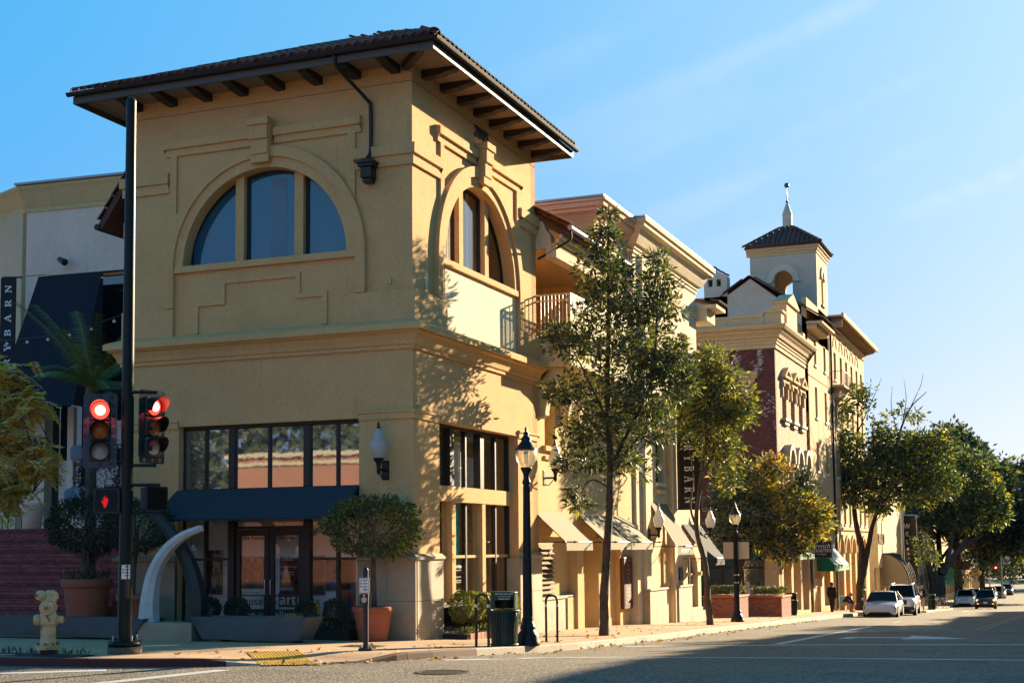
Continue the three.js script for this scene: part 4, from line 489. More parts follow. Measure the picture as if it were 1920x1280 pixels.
// ---------------------------------------------------------------- red brick building
{
  const p = [0, -1.5, -43.2], N = () => B(p), t = thing('brick_building', 'red brick building with stone cornice, pedimented windows and white efflorescence streaks', 'building', p);
  const zs = [-45.55, -48.05, -50.55], H = []; for (const z of zs) { H.push({ z0: z + .62, z1: z - .62, y0: 8.8, y1: 10.68 }); H.push({ z0: z + .6, z1: z - .6, y0: 4.3, y1: 6.35, arch: 0 }); }
  plateX(p, t, M.brickPale, -43.25, -52.3, 2.8, 12.45, 0, H, .4);
  plateX(p, t, M.hotel, -43.25, -52.3, -2.6, 2.8, 0, [{ z0: -44.2, z1: -46.4, y0: -1.5, y1: 2.0 }, { z0: -47, z1: -49.2, y0: -1.5, y1: 2.0 }, { z0: -49.8, z1: -51.8, y0: -1.6, y1: 2.0 }], .5);
  { const w = N(); w.poly([[-9, 2.8], [0, 2.8], [0, 12.45], [-9, 12.45]], [[[-2.85, 8.6], [-1.42, 8.6], [-1.42, 10.55], [-2.85, 10.55]]], .35, new THREE.Matrix4().makeTranslation(0, 0, -43.55)); w.build('wall', M.brick, t); const w2 = N(); w2.box(-9, -8.6, -2.6, 12.45, -52.3, -43.56); w2.box(-9, 0, 12.2, 12.45, -52.3, -43.56); w2.build('wall', M.brick, t); }
  // efflorescence: chalky crust on the brick, thin raised flecks
  { const f = RNG(77), e = N(); const fl = (cx, cy, sx, sy, n) => { for (let i = 0; i < n; i++) { const x = cx + (f() + f() - 1) * sx, y = cy + (f() + f() - 1) * sy, w = .015 + f() * .06, h = .01 + f() * .022; if (x < -.03) e.box(x - w, Math.min(x + w, -.02), y - h, y + h, -43.202, -43.197 + i * .00004 + (cx + cy) * .0002); } }; fl(-2.0, 11.7, .3, .6, 50); fl(-.78, 11.8, .16, .75, 60); fl(-1.0, 11.2, .22, .5, 26); fl(-.55, 9.3, .6, .9, 40); fl(-2.6, 12.1, .5, .2, 18); fl(-.1, 9.0, .1, 1.1, 16); tag(e.build('efflorescence', mat(.42, .34, .3), t), null, null, null, 'stuff'); }
  for (const [i, h] of H.entries()) windowX(p, t, h.z0, h.z1, h.y0, h.y1, 0, { depth: .26, sill: false, glass: M.glassDark });
  const ped = (z, w, y) => { const g = N(); g.poly([[-z - w, y], [-z + w, y], [-z + w, y + .1], [-z, y + .62], [-z - w, y + .1]], [[[-z - w * .7, y + .12], [-z + w * .7, y + .12], [-z, y + .46]]], .3, new THREE.Matrix4().multiplyMatrices(FM, TR(0, 0, 0))); g.poly([[-z - w * .74, y + .08], [-z + w * .74, y + .08], [-z, y + .5]], null, .12, FM); return g; };
  for (const z of zs) {
    const w = new THREE.Group(); w.name = 'window_surround'; t.add(w); ped(z, .98, 10.92).build('pediment', M.trimStone, w); const g = N(); g.box(0, .16, 10.7, 10.92, z - .86, z + .86, .01); for (const s of [-1, 1]) { g.box(0, .12, 9.9, 10.7, z + s * .74 - .11, z + s * .74 + .11, .02); g.box(0, .2, 10.45, 10.7, z + s * .74 - .12, z + s * .74 + .12, .02); } g.build('bracket', M.trimStone, w); const s = N(); s.box(0, .24, 8.62, 8.78, z - .82, z + .82, .02); s.box(0, .16, 8.42, 8.6, z - .6, z + .6, .03); s.build('sill', M.stone, w);
    const a = new THREE.Group(); a.name = 'arched_surround'; t.add(a); const q = N(); q.poly([...arcPts(-z, 6.42, .98, 0, PI, 14), ...arcPts(-z, 6.42, .72, PI, 0, 14)], null, .42, FM); q.poly([[-z - .72, 6.42], ...arcPts(-z, 6.42, .72, PI, 0, 12)], null, .1, FM); q.build('hood', M.stone, a); const c = N(); for (const s of [-1, 1]) { c.cyl(V3(.16, 4.4, z + s * .8), V3(.16, 6.2, z + s * .8), .13, .11, 10); c.box(0, .36, 6.2, 6.42, z + s * .8 - .2, z + s * .8 + .2, .02); c.box(0, .34, 4.2, 4.4, z + s * .8 - .18, z + s * .8 + .18, .02); } c.build('column', M.stone, a);
  }
  { const w = new THREE.Group(); w.name = 'window'; t.add(w); const f = N(); for (const x of [-2.85, -2.38, -1.91, -1.47]) f.box(x, x + .05, 8.6, 10.55, -43.44, -43.36); for (const y of [8.6, 9.85, 10.48]) f.box(-2.8, -1.42, y, y + .06, -43.435, -43.365); f.build('frame', M.bronze, w); N().box(-2.8, -1.47, 8.65, 10.5, -43.42, -43.41).build('pane', M.glassDark, w);
    const s = new THREE.Group(); s.name = 'window_surround'; t.add(s); const g = N(); for (const x of [-2.98, -1.29]) g.box(x - .13, x + .13, 8.4, 10.55, -43.2, -43.1, .01); g.box(-3.2, -1.05, 10.55, 10.78, -43.2, -43.06, .01); g.build('casing', M.trimStone, s); const d = N(); d.poly([[-3.3, 10.78], [-.92, 10.78], [-.92, 10.98], [-1.45, 10.98], [-2.15, 11.32], [-2.85, 10.98], [-3.3, 10.98]], null, .22, new THREE.Matrix4().makeTranslation(0, 0, -43.2), .02); d.build('pediment', M.trimStone, s); const d2 = N(); d2.poly([[-1.55, 10.95], [-.86, 10.95], [-.86, 11.08], [-1.45, 11.08], [-2.15, 11.44], [-2.85, 11.08], [-3.44, 11.08], [-3.44, 10.95], [-2.75, 10.95], [-2.15, 11.26]], null, .32, new THREE.Matrix4().makeTranslation(0, 0, -43.2), .01); d2.build('pediment', M.trimStone, s); }
  const CO = [[0, 12.3], [.08, 12.3], [.08, 12.5], [.14, 12.52], [.14, 12.66], [.2, 12.68], [.2, 12.82], [.3, 12.84], [.36, 12.98], [.5, 13.1], [.5, 13.2], [.64, 13.24], [.74, 13.36], [.74, 13.46], [0, 13.5]];
  mouldX(p, t, 'cornice', M.trimStone, CO, -43.2, -52.3, 1, 0); mouldZ(p, t, 'cornice', M.trimStone, CO, -9, 0, -43.2, 1);
  { const q = N(); q.box(-9, -.55, 13.5, 14.0, -43.5, -43.2, .01); q.box(-.3, 0, 13.5, 13.9, -52.3, -48.8, .01); q.build('parapet', M.trimStone, t); const r = N(); for (const x of [-8.2, -6.2, -4.2, -2.6, -.6]) r.box(x - .1, x + .1, 13.5, 14.0, -43.22, -43.14); r.box(-9, -.55, 13.98, 14.1, -43.5, -43.12, .01); r.build('parapet_trim', M.trimStone, t); const d = N(); d.box(-.42, .4, 13.5, 14.15, -44.0, -43.14, .01); d.box(-.52, .5, 14.15, 14.28, -44.1, -43.04, .02); d.poly([[-.5, 0], [.5, 0], [.0, .26]], null, .9, new THREE.Matrix4().makeTranslation(0, 14.28, -44.0)); d.build('pedestal', M.trimStone, t); const g = N(); g.box(-.35, .3, 13.5, 15.0, -48.4, -45.3, .01); g.box(-.45, .42, 15.0, 15.12, -48.55, -45.15, .02); g.poly([[45.1, 15.12], [48.6, 15.12], [46.85, 15.7]], null, .75, new THREE.Matrix4().multiplyMatrices(FM, TR(0, 0, -.35)), .02); g.build('roof_pediment', M.trimStone, t); const e = N(); e.box(-.3, .3, 13.5, 14.1, -50.9, -50.2, .02); e.build('pedestal', M.trimStone, t); }
  // shop front on the patio side and on the street
  { const s = new THREE.Group(); s.name = 'shopfront'; t.add(s); N().box(-9, -.75, -2.6, 2.8, -43.6, -43.5).build('shop_glass', M.glassDark, s); const f = N(); for (const x of [-8, -6, -4.6, -3.1, -2.0, -.8]) f.box(x - .05, x + .05, -2.6, 1.5, -43.5, -43.42); f.box(-9, -.75, .85, .95, -43.5, -43.4); f.box(-9, -.75, -2.6, -1.0, -43.5, -43.38); f.build('frame', M.bronze, s); const w = N(); w.box(-.74, 0, -2.6, 2.79, -43.6, -42.9, .02); w.box(-9, -.75, 2.2, 2.79, -43.45, -43.2, .01); w.build('pier', M.hotel, s); const b = N(); b.box(-.8, .05, -2.6, -.75, -43.6, -42.86, .01); b.box(-.84, .09, -.75, -.68, -43.6, -42.82, .01); b.build('pier_base', M.pink, s);
    const cl = [M.navy, M.greenLight, M.clay, M.black, M.inside]; for (let i = 0; i < 9; i++) { const x = -4.4 + i * .43, h = .6 + (i * 37 % 5) * .12; N().box(x, x + .26, -.95, -.95 + h, -43.48, -43.4, .06).build('display', cl[i % 5], s); }
    const g2 = N(); for (const z of [-45.3, -48.1, -50.8]) g2.box(-.5, -.48, -1.5, 2.0, z - 1.1, z + 1.1); g2.build('shop_glass', M.glassDark, s); }
}
{ const t = thing('patio_awning', 'long dark green awning over the shop windows on the patio side of the brick building', 'awning', [-2.4, 1.4, -43.2]); const mb = new MB(); mb.quad([-4, .95, .02], [1.55, .95, .02], [1.55, .1, 1.0], [-4, .1, 1.0]); mb.quad([-4, .1, 1.0], [1.55, .1, 1.0], [1.55, -.1, 1.01], [-4, -.1, 1.01]); mb.build('canopy', mat(.005, .05, .06, { map: T.cloth }), t); const s = new MB(); s.tris([1.55, .95, .02, 1.55, .1, 1, 1.55, .1, .02]); s.build('side_panel', mat(.005, .05, .06, { map: T.cloth }), t); }
for (const [i, z] of [-45.3, -47.8].entries()) { const t = awning('shop_awning', ['small dark green awning nearest the hanging boutique sign on the brick building front', 'second small dark green awning on the brick building front, further along'][i], z + .9, z - .9, 2.1, .85, 1.5, 1.3, M.green, {}); }

// ---------------------------------------------------------------- hotel with gable, chimney, bell tower and wide eave
{
  const p = [0, -1.9, -53.4], N = () => B(p), t = thing('hotel_building', 'four storey cream hotel with gable roof, arched bell tower and wide bracketed eave', 'building', p);
  const rows = [[12.93, 14.55], [9.72, 11.6], [6.5, 8.25], [3.42, 5.1]], H = []; for (const [a, b] of rows) for (const z of [-56.1, -59.7]) H.push({ z0: z + .42, z1: z - .42, y0: a, y1: b });
  const wz = [-64.2, -66.9, -69.4, -72.0, -74.6, -77.0], HW = []; for (const [j, [a, b]] of rows.entries()) for (const z of wz) HW.push({ z0: z + .5, z1: z - .5, y0: a, y1: j ? b : 14.75 });
  plateX(p, t, M.hotel, -53.4, -61.95, 3.0, 16.7, 0, H, .3); plateX(p, t, M.hotel, -61.96, -78.6, 3.0, 16.3, -.03, HW, .3);
  for (const h of H) windowX(p, t, h.z0, h.z1, h.y0, h.y1, 0, { depth: .16, f: .05, frame: M.bronze, sillMat: M.whitePaint, blind: .25 }); for (const h of HW) windowX(p, t, h.z0, h.z1, h.y0, h.y1, -.03, { depth: .16, f: .05, sillMat: M.whitePaint });
  const AR2 = []; for (let i = 0; i < 6; i++) AR2.push({ z0: -60.9 - i * 2.75, z1: -62.9 - i * 2.75, y0: -2.6, y1: 1.5, arch: 1 });
  plateX(p, t, M.trimTan, -53.4, -78.6, -3.5, 2.99, -.02, [{ z0: -54.6, z1: -56.0, y0: -2.4, y1: .6 }, { z0: -56.6, z1: -59.8, y0: -1.7, y1: .6 }, ...AR2], .4);
  { const g = N(); g.box(-.5, -.44, -3.5, 3.0, -78.6, -53.4); g.build('shop_glass', M.glassDark, t); for (const a of AR2) { const z = (a.z0 + a.z1) / 2; const q = N(); q.poly([...arcPts(-z, 1.5, 1.22, 0, PI, 14), ...arcPts(-z, 1.5, 1.02, PI, 0, 14)], null, .1, new THREE.Matrix4().multiplyMatrices(FM, TR(0, 0, -.02))); q.build('arch_moulding', M.trimStone, t); } }
  mouldX(p, t, 'belt_course', M.hotel, [[0, 3.0], [.08, 3.02], [.1, 3.16], [.05, 3.22], [0, 3.24]], -53.4, -78.6); mouldX(p, t, 'belt_course', M.hotel, [[0, 12.05], [.03, 12.06], [.04, 12.1], [0, 12.13]], -53.4, -61.95);
  for (const z of wz.slice(0, 5)) { const q = N(); q.poly([...arcPts(-z, 15.05, .78, 0, PI, 12), ...arcPts(-z, 15.05, .68, PI, 0, 12)], null, .06, new THREE.Matrix4().multiplyMatrices(FM, TR(0, 0, -.04))); q.build('arch_moulding', M.trimStone, t); }
  { const d = N(); d.cyl(V3(.08, -2, -61.9), V3(.08, 16.8, -61.9), .07, .07, 8); d.build('downspout', M.gutter, t); }
  { N().box(-9, -.35, -3.5, 15, -53.39, -52.32).build('wall', M.hotel, t); const w = N(); w.box(-14, -.3, -3.5, 15.2, -78.6, -53.7); w.poly([[-14, -3.5], [-.0, -3.5], [0, 15.4], [-3.3, 18.05], [-4.8, 17.1], [-14, 17.1]], null, .3, new THREE.Matrix4().makeTranslation(0, 0, -53.7)); w.build('wall', M.hotelWhite, t); }
  // gable roof with verge tiles, chimney
  { const r = N(); r.quad([-3.35, 18.25, -53.2], [-3.35, 18.25, -62], [1.0, 15.3, -62], [1.0, 15.3, -53.2]); r.quad([-3.35, 18.25, -53.2], [-3.35, 18.25, -62], [-9, 14.6, -62], [-9, 14.6, -53.2]); r.build('roof', M.clayDark, t); const e = N(); e.box(0, .95, 15.05, 15.2, -58, -53.1, .02); e.box(0, .6, 14.75, 15.05, -57.7, -53.3, .03); e.build('eave', M.trimStone, t); const v = tileGeo(.5, .13), pit = Math.atan2(2.95, 4.35); for (let i = 0; i < 12; i++) { const o = new THREE.Mesh(v, [M.clay, M.clayDark][i % 2]); o.name = 'verge_tile'; o.rotation.order = 'YXZ'; o.rotation.set(pit, PI / 2, 0); o.position.set(1.0 - i * .4 * Math.cos(pit) - p[0], 15.33 + i * .4 * Math.sin(pit) - p[1], -53.25 - p[2]); t.add(o); } for (let i = 0; i < 3; i++) { const o = new THREE.Mesh(v, [M.clay, M.clayDark][i % 2]); o.name = 'verge_tile'; o.rotation.order = 'YXZ'; o.rotation.set(.6, -PI / 2, 0); o.position.set(-4.95 + i * .4 - p[0], 17.2 + i * .26 - p[1], -53.25 - p[2]); t.add(o); } for (let i = 0; i < 17; i++) { const o = new THREE.Mesh(tileGeo(.4, .1), M.clay); o.name = 'roof_tile'; o.rotation.order = 'YXZ'; o.rotation.set(pit, PI / 2, 0); o.position.set(1.05 - p[0], 15.34 - p[1], -53.5 - i * .24 - p[2]); t.add(o); } }
  { const c = new THREE.Group(); c.name = 'chimney'; t.add(c); const b = N(); b.poly([[-6.15, 15.6], [-4.72, 15.6], [-4.72, 18.35], [-5.5, 18.8], [-6.15, 18.4]], [[[-5.9, 17.75], [-5.62, 17.75], [-5.62, 18.18], [-5.9, 18.18]], [[-5.38, 17.75], [-5.1, 17.75], [-5.1, 18.18], [-5.38, 18.18]]], .8, new THREE.Matrix4().makeTranslation(0, 0, -54.2)); b.build('stack', M.hotelWhite, c); N().box(-6.0, -5.0, 17.6, 18.25, -54.1, -53.95).build('flue', M.black, c); const r = N(); for (let i = 0; i < 3; i++) { r.geo(tileGeo(.36, .13), TR(-4.66 - i * .28, 18.36 + i * .17, -53.6, PI / 2, .5)); r.geo(tileGeo(.36, .13), TR(-6.2 + i * .25, 18.46 + i * .14, -53.6, -PI / 2, .5)); } r.geo(tileGeo(.9, .15), TR(-5.5, 18.88, -53.45)); r.build('cap_tile', M.clay, c); }
  // bell tower
  { const T0 = { x0: -4.15, x1: 0, z0: -57.5, z1: -61.65 }, cx = -2.075, cz = -59.58, b = new THREE.Group(); b.name = 'bell_tower'; t.add(b);
    const archH = (c) => [[c - .58, 15], [c + .58, 15], [c + .58, 18.6], ...arcPts(c, 18.6, .58, 0, PI, 14).slice(1, -1), [c - .58, 18.6]];
    for (const z of [T0.z0 - .3, T0.z1]) N().poly([[T0.x0, 14.5], [T0.x1, 14.5], [T0.x1, 20.35], [T0.x0, 20.35]], [archH(cx)], .3, new THREE.Matrix4().makeTranslation(0, 0, z)).build('wall', stucco(.52, .46, .37), b);
    for (const x of [T0.x1 - .3, T0.x0]) N().poly([[57.801, 14.5], [61.349, 14.5], [61.349, 20.35], [57.801, 20.35]], [[[59.2, 17.2], [59.96, 17.2], [59.96, 18.9], ...arcPts(59.58, 18.9, .38, 0, PI, 12).slice(1, -1), [59.2, 18.9]]], .3, new THREE.Matrix4().multiplyMatrices(FM, TR(0, 0, x))).build('wall', M.hotel, b);
    const a = N(); a.poly([...arcPts(cx, 18.6, .98, 0, PI, 18), ...arcPts(cx, 18.6, .6, PI, 0, 18)], null, .1, new THREE.Matrix4().makeTranslation(0, 0, T0.z0)); for (const q of [-1, 1]) a.box(cx + q * .88 - .22, cx + q * .88 + .22, 18.46, 18.59, T0.z0, T0.z0 + .14, .01); a.poly([...arcPts(59.58, 18.9, .72, 0, PI, 16), ...arcPts(59.58, 18.9, .4, PI, 0, 16)], null, .1, FM); for (const q of [-1, 1]) a.box(0, .13, 18.78, 18.89, -59.58 + q * .6 - .16, -59.58 + q * .6 + .16, .01); a.box(0, .12, 17.05, 17.19, -60.1, -59.05, .01); a.build('arch_moulding', M.hotelWhite, b);
    const CT = [[0, 20.2], [.05, 20.2], [.05, 20.34], [.12, 20.4], [.12, 20.5], [.22, 20.58], [.22, 20.7], [0, 20.72]]; mouldZ(p, b, 'cornice', M.trimStone, CT, T0.x0 - .2, 0, T0.z0, 1); mouldX(p, b, 'cornice', M.trimStone, CT, T0.z0, T0.z1, 1, 1);
    const ap = [cx, 22.5, cz], r = N(), o = .32, Y = 20.72, C = [[T0.x0 - o, Y, T0.z0 + o], [o, Y, T0.z0 + o], [o, Y, T0.z1 - o], [T0.x0 - o, Y, T0.z1 - o]]; for (let i = 0; i < 4; i++) r.tris([...C[i], ...C[(i + 1) % 4], ...ap]); r.build('roof', M.clayDark, b);
    const half = (T0.x1 - T0.x0) / 2 + o, pit = Math.atan2(22.5 - Y, half), tl = tileGeo(.46, .165), slope = half / Math.cos(pit); const tm = [M.clay, M.clayDark, mat(.16, .055, .04, { map: T.clay })];
    for (const f of [0, 1]) for (let k = 0; k < 7; k++) { const d = k * .38 * Math.cos(pit), h = k * .38 * Math.sin(pit), n = Math.max(1, Math.floor((half - d) * 2 / .31)); for (let i = 0; i < n; i++) { const q = (i - (n - 1) / 2) * .31, m = new THREE.Mesh(tl, tm[Math.floor(rnd() * 3)]); m.name = 'roof_tile'; m.rotation.order = 'YXZ'; m.rotation.set(pit + .04, f ? PI / 2 : 0, rr(-.05, .05)); m.position.set((f ? cx + half - d : cx + q) - p[0], Y + .0 + h - p[1], (f ? cz + q : cz + half - d) - p[2]); m.castShadow = m.receiveShadow = true; b.add(m); } }
    for (const [sx, sz] of [[1, 1], [-1, 1], [1, -1]]) for (let k = 0; k < 7; k++) { const m = new THREE.Mesh(tl, tm[k % 3]); m.name = 'ridge_tile'; m.rotation.order = 'YXZ'; m.rotation.set(Math.atan2(22.5 - Y, half * 1.414), Math.atan2(sx, sz), 0); const d = k * .28; m.position.set(cx + sx * (half - d) - p[0], Y + .1 + d * (22.5 - Y) / half - p[1], cz + sz * (half - d) - p[2]); b.add(m); }
    const f = N(); f.box(cx - .28, cx + .28, 22.2, 23.2, cz - .28, cz + .28, .02); f.build('spire', M.hotelWhite, b); const g = N(); g.geo(new THREE.CylinderGeometry(.06, .42, .85, 4, 1), TR(cx, 23.62, cz, PI / 4)); g.build('spire', M.hotelWhite, b); const k = N(); k.cyl(V3(cx, 24.0, cz), V3(cx, 25.1, cz), .035, .02, 8); k.geo(new THREE.SphereGeometry(.1, 12, 8), TR(cx, 24.08, cz)); k.geo(new THREE.SphereGeometry(.17, 14, 10), TR(cx, 25.15, cz)); k.build('finial', mat(.1, .12, .13, { roughness: .4, metalness: .6 }), b); }
  // wide eave on brackets
  { const e = N(); e.box(-.6, .95, 16.75, 16.87, -79.2, -61.6, .02); e.box(.86, 1.02, 16.66, 16.98, -79.3, -61.5, .03); e.build('eave', M.trimStone, t); for (let i = 0; i < 23; i++) { const z = -62 - i * .76; N().poly([[0, 16.74], [.84, 16.74], [.84, 16.6], [.7, 16.5], [.35, 16.42], [0, 16.35]], null, .24, new THREE.Matrix4().makeTranslation(0, 0, z - .12)).build('eave_bracket', M.brown, t); } mouldX(p, t, 'cornice', M.trimTan, [[0, 15.95], [.08, 15.97], [.12, 16.15], [.2, 16.28], [.2, 16.34], [0, 16.36]], -61.96, -78.6, 0, 0, -.03); N().box(-14, -.0, 16.3, 16.74, -78.6, -61.96).build('parapet', M.hotel, t); const z0 = N(); z0.box(-.6, .85, 16.1, 16.74, -61.95, -61.9); z0.build('eave_end', M.trimStone, t); }
  // little iron balcony
  { const b = new THREE.Group(); b.name = 'balcony'; t.add(b); const q = N(); q.box(-.03, .75, 12.3, 12.45, -66.2, -62.6, .03); q.poly([[0, 11.6], [.25, 11.75], [.6, 12.3], [0, 12.3]], null, 2.4, new THREE.Matrix4().makeTranslation(0, 0, -65.6)); q.build('slab', M.trimStone, b); const r = N(); for (let i = 0; i < 13; i++) r.box(.7, .72, 12.45, 13.35, -66.1 + i * .29, -66.08 + i * .29); for (let i = 0; i < 3; i++) { r.box(.1 + i * .25, .12 + i * .25, 12.45, 13.35, -62.66, -62.64); } r.box(.69, .73, 13.33, 13.37, -66.15, -62.6); r.box(0, .73, 13.33, 13.37, -62.68, -62.64); r.build('railing', M.black, b); }
}
{ const t = awning('shop_awning', 'green and white box awning over the boutique door of the hotel', -54.6, -60.2, 2.15, 1.05, .85, .5, M.greenLight, { sides: M.green }); const p2 = [0, .5, -57.4]; const v = B(p2); v.sheet(12, 1, (u, w) => [1.09 + w * .01, lerp(.84, .5, w), lerp(-54.6, -60.2, u)]); v.build('valance', mat(.1, .3, .15, { map: T.cloth }), t); }

// ---------------------------------------------------------------- further down the street
{
  const p = [0, -3, -84], N = () => B(p), t = thing('yellow_building', 'tall plain yellow building with raised letters and a vertical WELCOME sign', 'building', p);
  N().box(-16, 0, .2, 8.5, -105, -84).build('wall', M.paleYellow, t); N().box(-16, -.35, -5, .2, -105, -84).build('ground_floor_wall', M.paleYellow, t); const e = N(); e.box(-16.2, .2, 8.5, 8.7, -105.2, -83.8, .02); e.build('coping', M.trimTan, t);
  for (let i = 0; i < 6; i++) { const z = -84.4 - i * 3.4; N().box(-.34, -.02, -5, .2, z - .5, z, .02).build('pier', M.paleYellow, t); const g = N(); g.box(-.33, -.3, -2.9, .1, z - 3.3, z - .5); g.build('shop_window', M.glassDark, t); }
  const o = new TextGeometry('PALACE', { font, size: .8, depth: .07, curveSegments: 3 }); o.applyMatrix4(TR(.02, 2.1, -82.0 + 1.6, PI / 2)); B(p).geo(o, TR(0, 0, -3.6)).build('lettering', M.brown, t);
}
{ const t = thing('welcome_sign', 'tall vertical black WELCOME sign hung from the yellow building', 'sign', [.75, 1.75, -101]); new MB().box(-.6, .6, -2.9, 2.9, -.14, .14, .03).build('board', M.black, t); const pm = print(128, 1024, (k, w, h) => { k.fillStyle = '#15110f'; k.fillRect(0, 0, w, h); k.strokeStyle = '#2b2b33'; k.lineWidth = 6; k.strokeRect(4, 4, w - 8, h - 8); k.fillStyle = '#d9b9a0'; k.font = 'bold 104px sans-serif'; k.textAlign = 'center'; 'WELCOME'.split('').forEach((s, i) => k.fillText(s, w / 2, 190 + i * 128)); });
  plane('lettering', .72, 5.7, pm, TR(-.2, -.05, .145), t); const b = new MB(); for (const y of [-2.4, 2.4]) b.cyl(V3(-.75, y, 0), V3(-.6, y, 0), .05, .05, 6); b.build('bracket', M.black, t);
}
{ const t = thing('barrel_awning', 'rounded beige barrel awning with dark ribs on the yellow building', 'awning', [0, -.1, -89.5]); const c = new MB(); c.sheet(16, 12, (u, v) => { const a = v * PI / 2; return [.03 + 2.0 * Math.sin(a), 2.5 * Math.cos(a) - 1.1, -3 + 6 * u]; }); c.sheet(10, 12, (u, v) => { const a = v * PI / 2; return [.03 + 2.0 * Math.sin(a) * u, 2.5 * Math.cos(a) * u - 1.1, 3]; }); c.build('canopy', M.beige, t); const r = new MB(); for (let i = 0; i < 6; i++) { const pts = []; for (let k = 0; k <= 10; k++) { const a = k / 10 * PI / 2; pts.push(V3(.05 + 2.02 * Math.sin(a), 2.52 * Math.cos(a) - 1.1, -3 + i * 1.2)); } r.tube(pts, .05, 16, 5); } tag(r.build('rib', M.black, t), null, null, null, 'stuff'); }
{ // building with tall narrow windows, then plain blocks
  const defs = [['low_cream_building', 'low cream building with a row of tall narrow windows past the street signals', -112, -140, 3.2, M.cream], ['grey_building', 'pale two storey shop building behind the big ficus trunks', -141, -168, 4.6, M.tan], ['far_shop_building', 'distant cream shop row at the bottom of the street', -169, -225, 3.2, M.paleYellow]];
  for (const [n, l, z0, z1, h, m] of defs) {
    const y = base(z0), p = [0, y, z0], t = thing(n, l, 'building', p), N = () => B(p), H = []; for (let z = z0 - 1.6; z > z1 + 2; z -= 1.5) H.push({ z0: z, z1: z - .7, y0: h - 2.9, y1: h - .5 });
    const S = []; for (let z = z0 - 1; z > z1 + 4; z -= 4.2) S.push({ z0: z, z1: z - 3.6, y0: y + .4, y1: y + 2.7 });
    plateX(p, t, m, z0, z1, y - 1, h + 1.5, 0, [...H, ...S], .4); B(p).box(-14, -.4, y - 1, h + 1.49, z1, z0).build('wall', m, t); for (const q of H) { const g = B(p); g.box(-.3, -.28, q.y0, q.y1, q.z1, q.z0); g.build('window', M.glassDark, t); } for (const q of S) { const g = B(p); g.box(-.3, -.28, q.y0, q.y1, q.z1, q.z0); g.build('shop_window', M.glassDark, t); const f = B(p); for (let i = 0; i < 4; i++) f.box(-.27, -.2, q.y0, q.y1, lerp(q.z0, q.z1, i / 3) - .05, lerp(q.z0, q.z1, i / 3) + .05); f.build('frame', M.whitePaint, t); }
    B(p).box(-14, .25, h + 1.5, h + 1.75, z1, z0, .02).build('coping', M.whitePaint, t); B(p).box(-.1, .35, y + 2.9, y + 3.6, z1 + 4, z0 - 1, .02).build('fascia', M.pink, t);
  }
  const t = thing('dome_awning', 'bright teal rounded awning beyond the leaning ficus trunk', 'awning', [.3, -2.6, -141]); const c = new MB(); c.sheet(14, 10, (u, v) => { const a = v * PI / 2; return [2.2 * Math.sin(a), 2.4 * Math.cos(a), -2.4 + 4.8 * u]; }); c.sheet(8, 10, (u, v) => { const a = v * PI / 2; return [2.2 * Math.sin(a) * u, 2.4 * Math.cos(a) * u, 2.4]; }); c.build('canopy', M.teal, t); const r = new MB(); for (let i = 0; i < 5; i++) { const q = []; for (let k = 0; k <= 8; k++) { const a = k / 8 * PI / 2; q.push(V3(2.22 * Math.sin(a), 2.42 * Math.cos(a), -2.4 + i * 1.2)); } r.tube(q, .05, 12, 5); } r.build('rib', M.navy, t);
}

// ---------------------------------------------------------------- terrace shop at the left, brick steps
{
  const p = [-19.2, 2.7, -9.2], t = thing('terrace_shop_building', 'tall pale stucco shop building with a dark sloping awning above the brick steps', 'building', p, .07), N = () => new MB();
  const w = N(); w.poly([[0, -4], [16, -4], [16, 11.2], [0, 11.2]], [[[.9, .0], [4.0, .0], [4.0, 8.75], [.9, 8.75]]], .45, new THREE.Matrix4().makeTranslation(0, 0, -.45)); w.build('wall', M.white, t);
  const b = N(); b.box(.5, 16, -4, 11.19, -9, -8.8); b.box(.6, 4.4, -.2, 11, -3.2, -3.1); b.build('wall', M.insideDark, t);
  const cut = N(); cut.geo(new THREE.BoxGeometry(9, 15.2, .45), TR(-4.15, 3.6, -2.2, -.45)); cut.build('wall', stucco(.6, .46, .28), t);
  const CO = [[0, 11.0], [.04, 11.0], [.04, 11.15], [.0, 11.17], [.02, 11.2], [.2, 11.7], [.26, 11.8], [.26, 11.9], [0, 11.92]]; { const m = N(), E = CO.map(([q, y]) => [[-.0 - q, y, q], [16, y, q]]); for (let i = 0; i < CO.length - 1; i++) m.quad(E[i][0], E[i][1], E[i + 1][1], E[i + 1][0]); const A = CO.map(([q, y]) => [[-.0 - q, y, q], [-8.1, y, -3.9 + q]]); for (let i = 0; i < CO.length - 1; i++) m.quad(A[i][0], A[i][1], A[i + 1][1], A[i + 1][0]); m.build('cornice', M.tan, t); }
  N().box(-.3, 16, 11.92, 12.0, -.4, .34, .01).build('coping', M.galv, t); N().box(0, 16, 8.78, 8.81, 0, .012).build('seam', M.brown, t);
  { const q = N(); q.box(.86, 4.05, 8.75, 8.83, -.2, .03, .01); q.build('lintel', M.white, t); const g = N(); g.box(.92, 3.98, 0, 8.7, -.42, -.4); g.build('pane', M.glassDark, t); }
  { const l = N(); l.cyl(V3(1.6, 9.2, 0), V3(1.6, 9.2, .35), .04, .04, 8); l.cyl(V3(1.6, 9.2, .35), V3(1.9, 9.05, .45), .09, .12, 10); l.build('floodlight', M.black, t); }
  // shelves and cushions in the window
  const s = N(); for (const y of [.9, 2.25]) s.box(2.1, 3.9, y, y + .07, -.38, .12, .01); s.build('shelf', mat(.25, .1, .05), t); const f = N(); f.box(1.85, 2.1, 0, 4.2, -.1, .1, .02); f.box(1.85, 4.0, -.3, .55, .02, .1, .02); f.build('window_frame', M.white, t);
}
